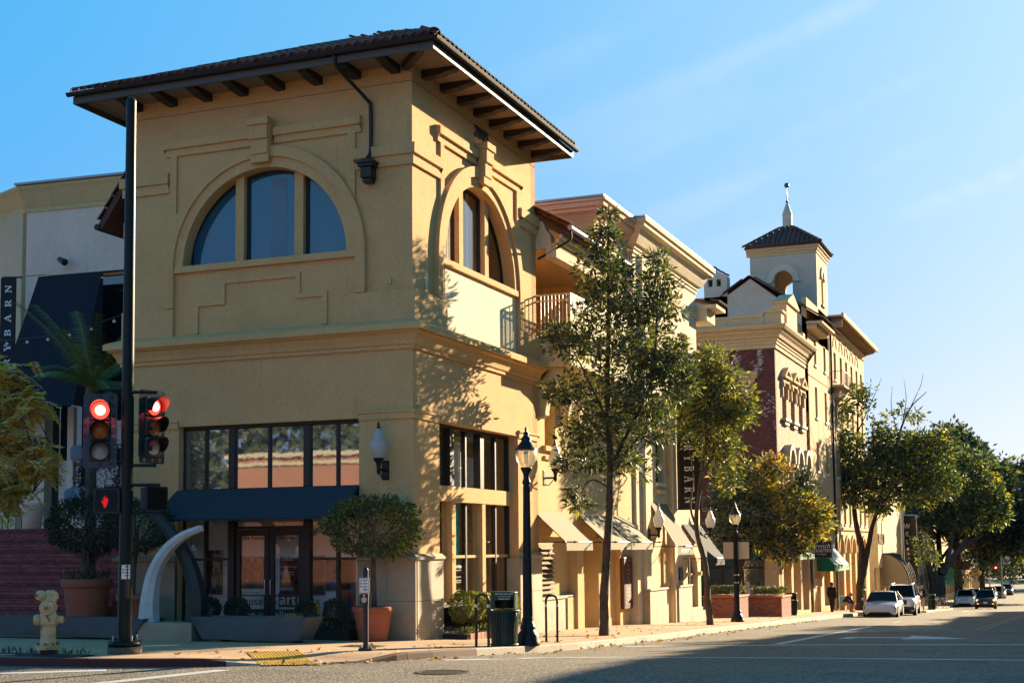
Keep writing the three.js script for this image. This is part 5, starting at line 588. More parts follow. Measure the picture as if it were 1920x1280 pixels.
{ const t = thing('dark_awning', 'large dark fabric awning sloping out over the tall shop window', 'awning', [-17.0, 9.0, -8.9], .07); const m = new MB(); m.sheet(10, 10, (u, v) => [lerp(-1.2, 1.3, u) - v * .1 * (1 - u) * 6, 2.3 - v * 4.6, .15 + v * 1.5 - .05 * Math.sin(v * PI)]); m.build('canopy', M.navyDark, t); const s = new MB(); s.quad([1.3, 2.3, .15], [1.3, -2.3, 1.65], [1.3, -2.3, .1], [1.3, 2.3, .1]); s.build('side_panel', M.navyDark, t); }
{ const cs = [mat(.12, .2, .26, { map: T.cloth }), mat(.2, .26, .3, { map: T.cloth }), mat(.08, .15, .24, { map: T.cloth })]; const g = new MB(); { const e = new THREE.SphereGeometry(1, 16, 12), P = e.attributes.position; for (let i = 0; i < P.count; i++) { const x = P.getX(i), y = P.getY(i), z = P.getZ(i), k = Math.pow(Math.abs(x), .6) * Math.sign(x), q = Math.pow(Math.abs(y), .6) * Math.sign(y); P.setXYZ(i, k * .27, q * .27, z * .11 * (1 - .6 * Math.max(Math.abs(x), Math.abs(y)))); } e.computeVertexNormals(); g.geo(e); } const geo = g.geometry();
  const L = ['blue cushion lying at the left end of the lower shop shelf', 'pale blue patterned cushion propped in the middle of the lower shop shelf', 'blue cushion leaning to the right on the lower shop shelf', 'dark blue cushion at the right end of the lower shop shelf', 'blue grey cushion on the upper shop shelf, left', 'blue cushion on the upper shop shelf, right'];
  [[-16.95, 3.9, .3], [-16.55, 4.0, .1], [-16.1, 4.0, -.5], [-15.75, 3.85, -.8], [-16.75, 5.3, .1], [-16.25, 5.3, -.1]].forEach(([x, y, r], i) => { const o = new THREE.Mesh(geo, cs[i % 3]); o.name = numbered('cushion'); o.position.set(x, y, -9.0); o.rotation.z = r; o.castShadow = true; scene.add(o); tag(o, L[i], 'cushion', 'cushions in the terrace shop window'); }); }
{ // brick steps with a brick cheek wall
  const t = new THREE.Group(); t.name = 'brick_steps'; t.position.set(-14, 0, -.2); t.userData.kind = 'structure'; scene.add(t);
  const bm = [mat(.42, .125, .115, { map: T.brick, bumpMap: T.brickBump, bumpScale: .006 }), mat(.3, .085, .085, { map: T.brick, bumpMap: T.brickBump, bumpScale: .006 })];
  for (let i = 0; i < 18; i++) { const m = new MB(); m.box(-8, 4.6, i * .152 - .3, i * .152 + .152, -.32 * (i + 1) - .02, -.32 * i, 0); m.build('step', bm[i % 2], t); const n = new MB(); n.box(-8, 4.6, i * .152 + .1525, i * .152 + .175, -.32 * (i + 1) - .02, -.32 * i + .025, .006); n.build('nosing', bm[(i + 1) % 2], t); }
  const f = RNG(9), br = [M.clayDark, mat(.17, .06, .055, { map: T.mottle }), mat(.22, .075, .06, { map: T.mottle })], g = new THREE.BoxGeometry(.1, .012, .05), rows = new MB();
  for (let i = 0; i < 18; i++) for (let k = 0; k < 116; k++) rows.geo(g, TR(-7.9 + k * .107, i * .152 + .06 + .03 * (k % 2), -.32 * i + .004, 0, PI / 2, .75)); tag(rows.build('brick', br[2], t), null, null, null, 'stuff');
  const w = new THREE.Group(); w.name = 'cheek_wall'; t.add(w); const c = new MB(); c.box(4.62, 5.3, -.4, 1.5, -6, -2.2); c.box(4.62, 6.3, -.4, 3.6, -6.6, -6.0); c.build('wall_core', M.joint, w);
  const bg = new RoundedBoxGeometry(.205, .062, .02, 1, .004); const bg2 = mergeGeometries([bg.toNonIndexed()]); for (let j = 0; j < 24; j++) for (let i = 0; i < 4; i++) { const x = 4.62 + .03 + (i - (j % 2) * .5) * .215 + .1; if (x < 4.7 || x > 5.24) continue; const o = new THREE.Mesh(bg, br[Math.floor(f() * 3)]); o.name = 'brick'; o.position.set(x, -.3 + j * .075, -2.195); o.castShadow = o.receiveShadow = true; w.add(o); }
  const u = new MB(); for (let j = 0; j < 26; j++) for (let i = 0; i < 9; i++) { const x = 4.7 + (i + (j % 2) * .5) * .215; if (x > 6.25) continue; u.geo(bg, TR(x, 1.62 + j * .075, -5.995)); } tag(u.build('brick', br[1], w), null, null, null, 'stuff');
  new MB().box(-9, 5.8, -.6, 2.735, -14, -5.97).build('terrace', M.walk, t);
}
{ const [t] = banner('black vertical banner with white letters at the far left edge of the photo', [-18.85, 8.25, -8.0], .52, 5.9, .35); const up = print(128, 1300, (k, cw, ch) => { k.fillStyle = '#0d0f14'; k.fillRect(0, 0, cw, ch); k.fillStyle = '#e9e7e0'; k.textAlign = 'center'; k.textBaseline = 'middle'; k.font = 'bold 80px serif'; const s = 'POTTERYBARN'; for (let i = 0; i < s.length; i++) { k.save(); k.translate(cw / 2, ch - 120 - i * (ch - 200) / (s.length - 1)); k.rotate(-PI / 2); k.fillText(s[i], 0, 0); k.restore(); } }); plane('lettering', .48, 5.85, up, TR(0, 0, .017), t); const b = new MB(); for (const y of [-2.96, 2.96]) b.cyl(V3(-.2, y, 0), V3(.45, y, 0), .03, .03, 8); b.build('bracket', M.black, t); }
{ // string lights
  const t = thing('string_lights', 'string of small globe bulbs slung across the dark awning', 'string lights', [-19.5, 8.6, -6.5]); const pts = []; for (let i = 0; i <= 20; i++) { const u = i / 20; pts.push(V3(lerp(0, 9.9, u), .35 - 1.1 * Math.sin(u * PI) * .45 + u * .4, lerp(0, 2.2, u))); } new MB().tube(pts, .012, 40, 5).build('wire', M.black, t); for (let i = 1; i < 20; i += 2) { const q = pts[i]; const s = new MB(); s.cyl(V3(q.x, q.y, q.z), V3(q.x, q.y - .08, q.z), .02, .02, 6); s.build('socket', M.black, t); const k = new MB(); k.geo(new THREE.SphereGeometry(.05, 8, 6), TR(q.x, q.y - .12, q.z)); k.build('bulb', M.whitePaint, t); } }
{ // small tiled roof and moulding on the west side of the corner building
  const g = new THREE.Group(); g.name = 'side_roof'; tower.add(g); const r = new MB(); r.poly([[-8.01, 13.1], [-8.01, 12.85], [-9.7, 10.5], [-9.78, 10.68]], null, 5.2, new THREE.Matrix4().makeTranslation(0, 0, -6.4)); r.build('roof', M.clayDark, g); const s = new MB(); s.box(-9.3, -8.01, 10.3, 10.75, -6, -1.6, .02); s.build('bracket', M.trimTan, g); const e = new MB(); e.cyl(V3(-9.8, 10.58, -6.4), V3(-9.8, 10.58, -1.15), .09, .09, 8); e.build('gutter', M.gutter, g); for (let k = 0; k < 7; k++) { const o = new THREE.Mesh(tileGeo(.36, .12), M.clay); o.name = 'roof_tile'; o.rotation.order = 'YXZ'; o.rotation.set(.945, -PI / 2, 0); o.position.set(-9.76 + k * .22, 10.76 + k * .306, -1.25); g.add(o); }
}
{ // planters, plinth and sculpture in front of the left facade
  const trough = (name, label, x0, x1, xb0, xb1, z0, z1, h) => { const y = G((x0 + x1) / 2, z1), cx = (x0 + x1) / 2, cz = (z0 + z1) / 2, t = thing(name, label, 'planter', [cx, y, cz]); const m = new MB(), d = (z1 - z0) / 2, q = .78; const T1 = [[x0 - cx, h, d], [x1 - cx, h, d], [x1 - cx, h, -d], [x0 - cx, h, -d]], B1 = [[xb0 - cx, .05, d * q], [xb1 - cx, .05, d * q], [xb1 - cx, .05, -d * q], [xb0 - cx, .05, -d * q]], I = T1.map(([a, b, c]) => [a - Math.sign(a) * .06, b, c - Math.sign(c) * .06]), J = I.map(([a, b, c]) => [a, b - .07, c]); for (let i = 0; i < 4; i++) { const k = (i + 1) % 4; m.quad(B1[i], B1[k], T1[k], T1[i]); m.quad(T1[i], T1[k], I[k], I[i]); m.quad(I[i], I[k], J[k], J[i]); } m.quad(...B1); m.build('trough', M.trough, t); const s = new MB(); s.quad(...J); s.build('soil', M.soil, t); for (const x of [xb0 - cx + .3, xb1 - cx - .3]) new MB().box(x - .12, x + .12, -.02, .05, -d * .5, d * .5).build('foot', M.joint, t); return t; };
  trough('concrete_planter', 'long dark concrete trough planter behind the hydrant and signal pole', -12.5, -5.3, -12.2, -5.62, 1.9, 2.7, .47);
  trough('concrete_planter', 'dark concrete trough planter with sloping ends in front of the gallery door', -4.1, -1.22, -3.86, -1.44, 1.9, 2.65, .53);
  const tuft = thing('grass_tuft', 'small yellow green grass tuft in the trough before the gallery door', 'grass', [-1.75, G(-1.7, 2.3) + .47, 2.3]); { const f = RNG(4), m = new MB(); for (let i = 0; i < 70; i++) { const a = f() * 7, l = .1 + f() * .1, w = .005, x = (f() - .5) * .34, z = (f() - .5) * .2; m.tris([x - w, 0, z, x + w, 0, z, x + Math.cos(a) * .06, l, z + Math.sin(a) * .06]); } m.build('blades', mat(.3, .32, .05), tuft); tuft.userData.kind = 'stuff'; }
  const s = thing('arch_sculpture', 'sculpture of a pale curved horn crossing a dark curved horn on a concrete plinth', 'sculpture', [-4.8, G(-4.8, 2.3), 2.25]), y0 = -G(-4.8, 2.3);
  new MB().box(-.72, .7, 0, .4, -.36, .36, .012).build('plinth', M.stone, s);
  const horn = (pts, ws, ds, m) => { const c = new THREE.CatmullRomCurve3(pts), n = 36, mb = new MB(); let prev = null; const R = []; for (let i = 0; i <= n; i++) { const u = i / n, p = c.getPoint(u), d = c.getTangent(u), nx = d.y, ny = -d.x, L = Math.hypot(nx, ny) || 1, w = lerp(ws[0], ws[1], Math.pow(u, .8)) / 2, q = lerp(ds[0], ds[1], u) / 2; const o = (a, b) => [p.x + nx / L * a, p.y + ny / L * a, p.z + b]; R.push([o(-w, -q), o(w, -q), o(w, q * .5), o(w * .1, q), o(-w, q * .6)]); } for (let i = 0; i < n; i++) for (let k = 0; k < 5; k++) mb.quad(R[i][k], R[i][(k + 1) % 5], R[i + 1][(k + 1) % 5], R[i + 1][k]); const e = R[n]; mb.tris([...e[0], ...e[1], ...e[2], ...e[0], ...e[2], ...e[3], ...e[0], ...e[3], ...e[4]]); return mb; };
  const O = (x, y) => V3(x + 4.8, y + y0, 0); const wh = [[-5.42, .45], [-5.4, .95], [-5.27, 1.55], [-4.98, 2.02], [-4.55, 2.35], [-4.04, 2.54]].map(([x, y]) => { const v = O(x, y); v.z = .12; return v; });
  const dk = [[-4.42, .43], [-4.38, .95], [-4.5, 1.5], [-4.78, 2.05], [-5.15, 2.5], [-5.6, 2.92]].map(([x, y]) => { const v = O(x, y); v.z = -.22; return v; });
  horn(wh, [.4, .13], [.34, .16], mat(.5, .49, .47)).build('pale_horn', mat(.72, .7, .66, { map: T.mottle, roughness: .7, bumpMap: T.fine, bumpScale: .002 }), s);
  horn(dk, [.42, .18], [.34, .2], null).build('dark_horn', mat(.024, .03, .028, { map: T.mottle, roughness: .55, bumpMap: T.fine, bumpScale: .002 }), s);
}
{ const t = thing('cafe_chair', 'dark green metal chair at the top of the brick steps', 'chair', [-17.0, 2.74, -6.3], .3); const f = new MB(); for (const [x, z] of [[-.22, .2], [.22, .2], [-.22, -.2], [.22, -.2]]) f.cyl(V3(x, 0, z), V3(x, z < 0 ? .9 : .45, z), .015, .015, 6); f.build('frame', M.greenPole, t); const s = new MB(); for (let i = 0; i < 6; i++) s.box(-.22, .22, .44, .46, -.2 + i * .07, -.15 + i * .07); s.build('seat', M.greenPole, t); const b = new MB(); for (let i = 0; i < 7; i++) b.box(-.2 + i * .062, -.17 + i * .062, .55, .9, -.21, -.19); b.build('backrest', M.greenPole, t); }
{ const t = thing('white_pot', 'tall pale plant pot beside the chair at the top of the steps', 'plant pot', [-16.2, 2.74, -6.3]); new MB().lathe([[.0, 0], [.26, 0], [.33, .55], [.4, .75], [.4, .82], [.34, .82], [.3, .7], [0, .7]]).build('pot', M.white, t); }

// ---------------------------------------------------------------- plants
function leafGeo(L, W, fold = .25) { const g = new THREE.BufferGeometry(), h = W * fold, P = [0, 0, 0, -W / 2, L * .45, h, 0, L * .5, -h * .3, W / 2, L * .45, h, 0, L, h * .6]; g.setAttribute('position', new THREE.BufferAttribute(new Float32Array(P), 3)); g.setIndex([0, 2, 1, 0, 3, 2, 1, 2, 4, 2, 3, 4]); g.computeVertexNormals(); return g; }
const leafMat = new THREE.MeshPhysicalMaterial({ roughness: .9, side: THREE.DoubleSide, transmission: .5, thickness: 0, clearcoat: .16, clearcoatRoughness: .28 });
const leafMatFar = new THREE.MeshPhysicalMaterial({ roughness: .93, side: THREE.DoubleSide, transmission: .5, thickness: 0, clearcoat: .1, clearcoatRoughness: .35 });
class Leaves { constructor() { this.m = []; this.c = []; } add(p, dir, roll, s, col) { const y = dir.clone().normalize(), a = Math.abs(y.y) > .95 ? V3(1, 0, 0) : V3(0, 1, 0), x = a.cross(y).normalize(), z = x.clone().cross(y); const cr = Math.cos(roll), sr = Math.sin(roll), x2 = x.clone().multiplyScalar(cr).addScaledVector(z, sr), z2 = z.clone().multiplyScalar(cr).addScaledVector(x, -sr); const m = new THREE.Matrix4().makeBasis(x2.multiplyScalar(s), y.multiplyScalar(s), z2.multiplyScalar(s)); m.setPosition(p); this.m.push(m); this.c.push(col); }
  build(name, geo, material, parent) { const o = new THREE.InstancedMesh(geo, material, this.m.length), c = new THREE.Color(); this.m.forEach((m, i) => { o.setMatrixAt(i, m); o.setColorAt(i, c.setRGB(...this.c[i])); }); o.name = name; o.castShadow = o.receiveShadow = true; o.userData.kind = 'stuff'; parent.add(o); return o; } }
const LAT = V3(Math.cos(.37877), 0, -Math.sin(.37877)), DEP = V3(-Math.sin(.37877), 0, -Math.cos(.37877)); // across and along the view, for laying crowns out
const ld = (a, y, d = 0) => V3(LAT.x * a + DEP.x * d, y, LAT.z * a + DEP.z * d);
function gauss(f) { return (f() + f() + f() - 1.5) / 1.5; }
function taper(mb, pts, r0, r1, seg = 20, sides = 7) { const c = new THREE.CatmullRomCurve3(pts, false, 'catmullrom', .5), R = []; for (let i = 0; i <= seg; i++) { const u = i / seg, p = c.getPoint(u), t = c.getTangent(u), a = Math.abs(t.y) > .9 ? V3(1, 0, 0) : V3(0, 1, 0), x = a.cross(t).normalize(), y = t.clone().cross(x), r = lerp(r0, r1, u) * (1 + .06 * Math.sin(i * 2.3)), ring = []; for (let k = 0; k < sides; k++) { const q = k / sides * 2 * PI, rr2 = r * (1 + .08 * Math.sin(q * 3 + i)); ring.push([p.x + x.x * rr2 * Math.cos(q) + y.x * rr2 * Math.sin(q), p.y + x.y * rr2 * Math.cos(q) + y.y * rr2 * Math.sin(q), p.z + x.z * rr2 * Math.cos(q) + y.z * rr2 * Math.sin(q)]); } R.push(ring); } for (let i = 0; i < seg; i++) for (let k = 0; k < sides; k++) mb.quad(R[i][k], R[i][(k + 1) % sides], R[i + 1][(k + 1) % sides], R[i + 1][k]); return c; }
// limbs: [points, r0, r1]; blobs: [a, y, d, ra, ry, rd, clusters]
function tree(name, label, pos, o) {
  const t = thing(name, label, 'tree', pos, 0, o.group), f = RNG(o.seed), nodes = [], trunk = new MB();
  o.limbs.forEach(([pts, r0, r1], i) => { const c = taper(i ? (o._b = o._b || new MB()) : trunk, pts, r0, r1, Math.max(10, pts.length * 6), i ? 6 : 9); const n = 24; for (let k = 0; k <= n; k++) nodes.push({ p: c.getPoint(k / n), r: lerp(r0, r1, k / n) }); });
  trunk.build('trunk', o.bark || M.bark, t);
  const br = o._b || new MB(), cl = [];
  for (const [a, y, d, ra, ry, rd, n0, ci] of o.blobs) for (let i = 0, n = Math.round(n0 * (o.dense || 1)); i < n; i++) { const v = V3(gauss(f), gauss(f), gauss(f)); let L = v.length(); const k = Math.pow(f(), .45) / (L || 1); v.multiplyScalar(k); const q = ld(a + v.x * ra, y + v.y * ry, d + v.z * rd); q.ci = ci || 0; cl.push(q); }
  // clusters hang on the nearest branch, so twigs grow outwards
  const root = nodes[0].p; cl.sort((p, q) => { let a = 1e9, b = 1e9; for (const n of nodes) { a = Math.min(a, n.p.distanceToSquared(p)); b = Math.min(b, n.p.distanceToSquared(q)); } return a - b; });
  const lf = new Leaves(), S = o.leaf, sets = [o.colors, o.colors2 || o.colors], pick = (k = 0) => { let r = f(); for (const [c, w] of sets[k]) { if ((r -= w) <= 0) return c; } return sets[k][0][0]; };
  const top = Math.max(...o.blobs.map(b => b[1] + b[4]));
  for (const p of cl) {
    let best = null, bd = 1e9; for (const n of nodes) { const d = n.p.distanceTo(p) + (n.p.y > p.y ? .25 * (n.p.y - p.y) : 0); if (d < bd) { bd = d; best = n; } }
    const mid = best.p.clone().lerp(p, .5); mid.y += bd * .08; const r0 = Math.min(best.r * .7, .012 + bd * .018), r1 = .004;
    if (bd > .05) { const dirs = [best.p, mid, p]; const m = o.twig || 1; for (let k = 0; k < 2; k++) { const A = dirs[k], C = dirs[k + 1], x = V3(1, .3, .2).cross(C.clone().sub(A)).normalize().multiplyScalar((k ? lerp(r0, r1, .5) : r0) * m), z = C.clone().sub(A).normalize().cross(x); const P = q => [A.x + x.x * Math.cos(q) + z.x * Math.sin(q), A.y + x.y * Math.cos(q) + z.y * Math.sin(q), A.z + x.z * Math.cos(q) + z.z * Math.sin(q)], Q = q => [C.x + .6 * (x.x * Math.cos(q) + z.x * Math.sin(q)), C.y + .6 * (x.y * Math.cos(q) + z.y * Math.sin(q)), C.z + .6 * (x.z * Math.cos(q) + z.z * Math.sin(q))]; for (let q = 0; q < 3; q++) { const a = q * 2.094, b = a + 2.094; br.quad(P(a), P(b), Q(b), Q(a)); } } }
    nodes.push({ p: mid, r: r0 * .8 }, { p, r: r1 * 2 });
    const out = p.clone().sub(best.p).normalize(), tone = pick(p.ci);
    for (let k = 0; k < S.n; k++) {
      const v = V3(gauss(f), gauss(f) * .8, gauss(f)), q = p.clone().addScaledVector(v, S.spread), dir = v.clone().normalize().addScaledVector(out, .7).add(V3(0, S.lift ?? -.1, 0)); const c = f() < .7 ? tone : pick(p.ci), g = .8 + .45 * f(); lf.add(q, dir, f() * 6.28, .7 + .6 * f(), [c[0] * g, c[1] * g, c[2] * g]);
    }
  }
  br.g.length && br.build('branch', o.bark || M.bark, t);
  lf.build('crown', leafGeo(S.L, S.W), o.far ? leafMatFar : leafMat, t); return t;
}
const GR = { dark: [[.035, .055, .012], .5], mid: [[.09, .125, .016], .3], light: [[.3, .3, .03], .15], olive: [[.2, .14, .03], .06] };
const slim = [GR.dark, GR.mid, GR.light, GR.olive];
{ // slim tree in front of the tan building
  const b = [2.3, G(2.3, -6.8), -6.8], P = (a, y, d = 0) => ld(a, y, d);
  tree('slim_street_tree', 'tall slim evergreen street tree in front of the tan balcony building, see-through crown', b, { seed: 101, dense: 1.3, leaf: { L: .17, W: .06, n: 18, spread: .26 }, colors: slim, twig: 1,
    limbs: [[[P(-.03, -.05), P(0, 1.2), P(.12, 2.8), P(.2, 4.4), P(.15, 6.2), P(.2, 8), P(.22, 9.4), P(.25, 11)], .135, .02], [[P(.2, 4.4), P(.7, 5.4), P(1.3, 6.6), P(1.5, 8.2), P(1.55, 9.9)], .06, .012], [[P(.18, 5), P(-.4, 5.8), P(-.9, 6.4)], .04, .01], [[P(.2, 4.2), P(.8, 5.0, .4), P(1.9, 6.4, .6)], .05, .012], [[P(.18, 5.6), P(-.4, 6.8, -.3), P(-.9, 7.8, -.3)], .04, .01], [[P(.15, 3.9), P(-.3, 4.1), P(-.65, 3.7)], .03, .008]],
    blobs: [[.22, 10.8, 0, .38, .6, .38, 22], [.2, 9.8, 0, .75, .75, .7, 46], [.25, 8.8, 0, 1.05, .75, .95, 62], [1.55, 9.7, 0, .36, .65, .36, 22], [1.5, 8.8, 0, .7, .75, .65, 44], [.55, 7.7, .1, 1.7, .85, 1.5, 92], [1.6, 7.1, .2, 1.0, .9, 1.0, 62], [-.75, 7.75, -.2, .75, .5, .6, 28], [-1.15, 8.0, -.2, .3, .22, .3, 7], [.6, 6.3, 0, 1.6, .85, 1.4, 84], [-.95, 6.5, 0, .6, .4, .5, 24], [2.1, 6.9, .5, .6, .7, .6, 30], [-.4, 5.4, 0, .9, .65, .7, 34], [1.1, 5.6, .2, .9, .75, .8, 36], [-.65, 4.6, 0, .6, .5, .5, 20], [.65, 4.6, 0, .75, .5, .6, 22], [-.72, 3.65, 0, .34, .3, .3, 10]] });
}
{ const b = [1.9, G(1.9, -20.1), -20.1], P = ld; tree('slim_street_tree', 'crooked slim street tree with yellow green leaves beside the second lamp post', b, { seed: 202, dense: 1.35, leaf: { L: .19, W: .075, n: 17, spread: .31 }, colors: [[[.05, .075, .012], .4], [[.15, .18, .018], .34], [[.42, .4, .03], .2], [[.36, .2, .03], .06]], bark: M.bark,
    limbs: [[[P(.0, -.05), P(-.08, 1.0), P(-.12, 2), P(-.42, 3.4), P(-.32, 4.6), P(-.1, 6), P(.15, 7.8), P(.3, 9.4)], .13, .02], [[P(-.42, 3.4), P(-.62, 4.2), P(-.5, 5.2), P(-.7, 6.6)], .05, .012], [[P(-.2, 5.4), P(.5, 6.3), P(1.1, 7.4)], .05, .012], [[P(-.3, 4.8), P(.3, 5.2), P(.7, 4.9)], .03, .008]],
    blobs: [[.3, 9.2, 0, .8, .8, .8, 40], [-.3, 8.7, 0, .95, 1.0, .9, 56], [.75, 8.2, 0, .95, .9, .9, 56], [-.1, 7.2, 0, 1.1, 1.0, 1.0, 62], [1.0, 7.4, 0, .75, .6, .7, 36], [.45, 6.2, 0, .8, .75, .7, 40], [-.55, 7.8, .2, .7, 1.2, .7, 40], [.75, 5.1, 0, .45, .4, .4, 14], [1.45, 7.8, 0, .4, .4, .4, 12]] }); }
{ const b = [.9, G(.9, -36.5) + .3, -36.5], P = ld; const t = tree('patio_tree', 'spreading patio tree with orange and yellow leaf tips and darker leaves painted in for its inner shade', b, { seed: 303, dense: 1.3, colors2: [[[.03, .045, .012], .6], [[.06, .085, .015], .3], [[.16, .15, .02], .1]], leaf: { L: .22, W: .085, n: 21, spread: .38 }, colors: [[[.06, .08, .013], .34], [[.2, .2, .02], .24], [[.66, .46, .03], .24], [[.55, .2, .025], .07], [[.5, .48, .04], .11]], bark: M.barkDark,  // second leaf set paints the deep shade of the inner crown into leaf colour
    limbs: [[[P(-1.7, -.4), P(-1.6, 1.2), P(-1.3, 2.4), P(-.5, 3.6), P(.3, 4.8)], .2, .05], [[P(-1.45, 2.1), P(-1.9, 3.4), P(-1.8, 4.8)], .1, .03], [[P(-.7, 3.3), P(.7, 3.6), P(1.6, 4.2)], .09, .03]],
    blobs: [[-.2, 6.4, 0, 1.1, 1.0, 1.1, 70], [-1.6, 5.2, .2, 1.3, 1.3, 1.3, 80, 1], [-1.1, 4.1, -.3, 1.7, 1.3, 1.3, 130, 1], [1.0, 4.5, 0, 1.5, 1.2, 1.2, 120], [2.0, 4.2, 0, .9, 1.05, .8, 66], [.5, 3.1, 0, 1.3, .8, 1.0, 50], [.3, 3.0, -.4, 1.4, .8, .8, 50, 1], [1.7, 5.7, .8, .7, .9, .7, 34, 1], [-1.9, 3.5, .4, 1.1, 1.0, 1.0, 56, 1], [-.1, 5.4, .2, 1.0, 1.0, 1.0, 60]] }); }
const ficus = [[[.035, .06, .012], .42], [[.085, .125, .016], .3], [[.24, .27, .03], .18], [[.42, .36, .03], .1]];
{ const b = [.95, G(.95, -66.5), -66.5], P = ld; tree('ficus_tree', 'big ficus with forked dark trunk and bare twigs at its top, before the cream hotel', b, { seed: 404, far: 1, dense: 1.3, leaf: { L: .32, W: .15, n: 15, spread: .55 }, colors: ficus, bark: M.barkDark, twig: 1.6,
    limbs: [[[P(-.1, -.1), P(0, 2), P(.1, 4), P(-.3, 6.4), P(-.2, 9)], .34, .1], [[P(.1, 2.2), P(.6, 4.4), P(1.1, 6.2), P(2.4, 8.2)], .26, .08], [[P(-.2, 8), P(.0, 11.2), P(.2, 14.6)], .12, .03], [[P(1, 6), P(2.6, 11), P(3.6, 13.4), P(4.8, 14.6)], .12, .02], [[P(2.4, 8.2), P(4, 9.4), P(5.4, 10)], .1, .03], [[P(.1, 12), P(1, 13.8), P(1.8, 15.6)], .05, .01], [[P(3, 12), P(3.4, 14), P(3.3, 15.4)], .04, .01], [[P(3.6, 13.4), P(4.4, 15), P(4.6, 15.8)], .03, .01], [[P(2.8, 11.6), P(2.4, 13.6), P(2.5, 15)], .04, .01]],
    blobs: [[.3, 9.6, 0, 2.0, 2.2, 2.0, 90], [-1.2, 11.4, 0, 1.1, 1.9, 1.2, 40], [-.9, 8.4, 0, 1.5, 1.4, 1.4, 60], [1.8, 9.0, 0, 2.0, 1.8, 2.0, 84], [3.4, 10.3, .5, 2.0, 1.8, 2, 74], [4.0, 8.4, .5, 2.2, 1.6, 2, 70], [-.6, 13.6, 0, .9, 1.5, .8, 20], [.4, 14.0, 0, .9, 1.2, .8, 14], [2.0, 12.2, 0, 1.1, .9, .9, 16], [1.2, 7.0, 0, 1.4, .8, 1.2, 36], [3.6, 13.2, 0, 1, .6, .8, 7], [-2.3, 10.2, 0, .5, .9, .5, 10], [5.4, 11, 1, 1.9, 1.6, 1.8, 60], [5.7, 8.7, 1, 1.9, 1.6, 1.8, 60], [2.6, 10.9, .5, 1.8, 1.3, 1.6, 50]] }); }
{ const b = [1.8, G(1.8, -118), -118], P = ld; (o => o.scale.setScalar(1.1))(tree('ficus_tree', 'ficus with three leaning trunks spreading over the pavement, past the street signals', b, { seed: 505, far: 1, dense: 1.3, leaf: { L: .42, W: .2, n: 14, spread: .75 }, colors: ficus, bark: M.barkGrey, twig: 2,
    limbs: [[[P(-.1, -.2), P(0, 1.6), P(.4, 3.0), P(2.0, 5.0), P(4.2, 6.4)], .55, .16], [[P(-.6, -.2), P(-.7, 2.2), P(-1.4, 5.4), P(-2.4, 8.2)], .42, .14], [[P(-.3, 1), P(-.4, 4), P(-.7, 8)], .34, .12], [[P(.6, 3.2), P(1.2, 5.6), P(1.9, 8.4)], .28, .1], [[P(1.6, 4.5), P(3, 6.6), P(4, 8.6)], .2, .08]],
    blobs: [[-1.6, 10.2, 0, 2.6, 2.6, 2.6, 110], [1.6, 10.4, 0, 3.0, 2.8, 2.6, 140], [4.2, 9.4, 0, 2.4, 2.6, 2.4, 110], [0, 13.0, .5, 2.6, 1.9, 2.4, 80], [3.2, 12.6, .5, 2.4, 1.8, 2.2, 70], [-2.6, 7.9, 0, 1.6, 1.2, 1.6, 50], [2.4, 7.6, 0, 2.2, .9, 1.8, 60], [5.6, 8.6, 0, 1.3, 1.6, 1.4, 46]] })); }
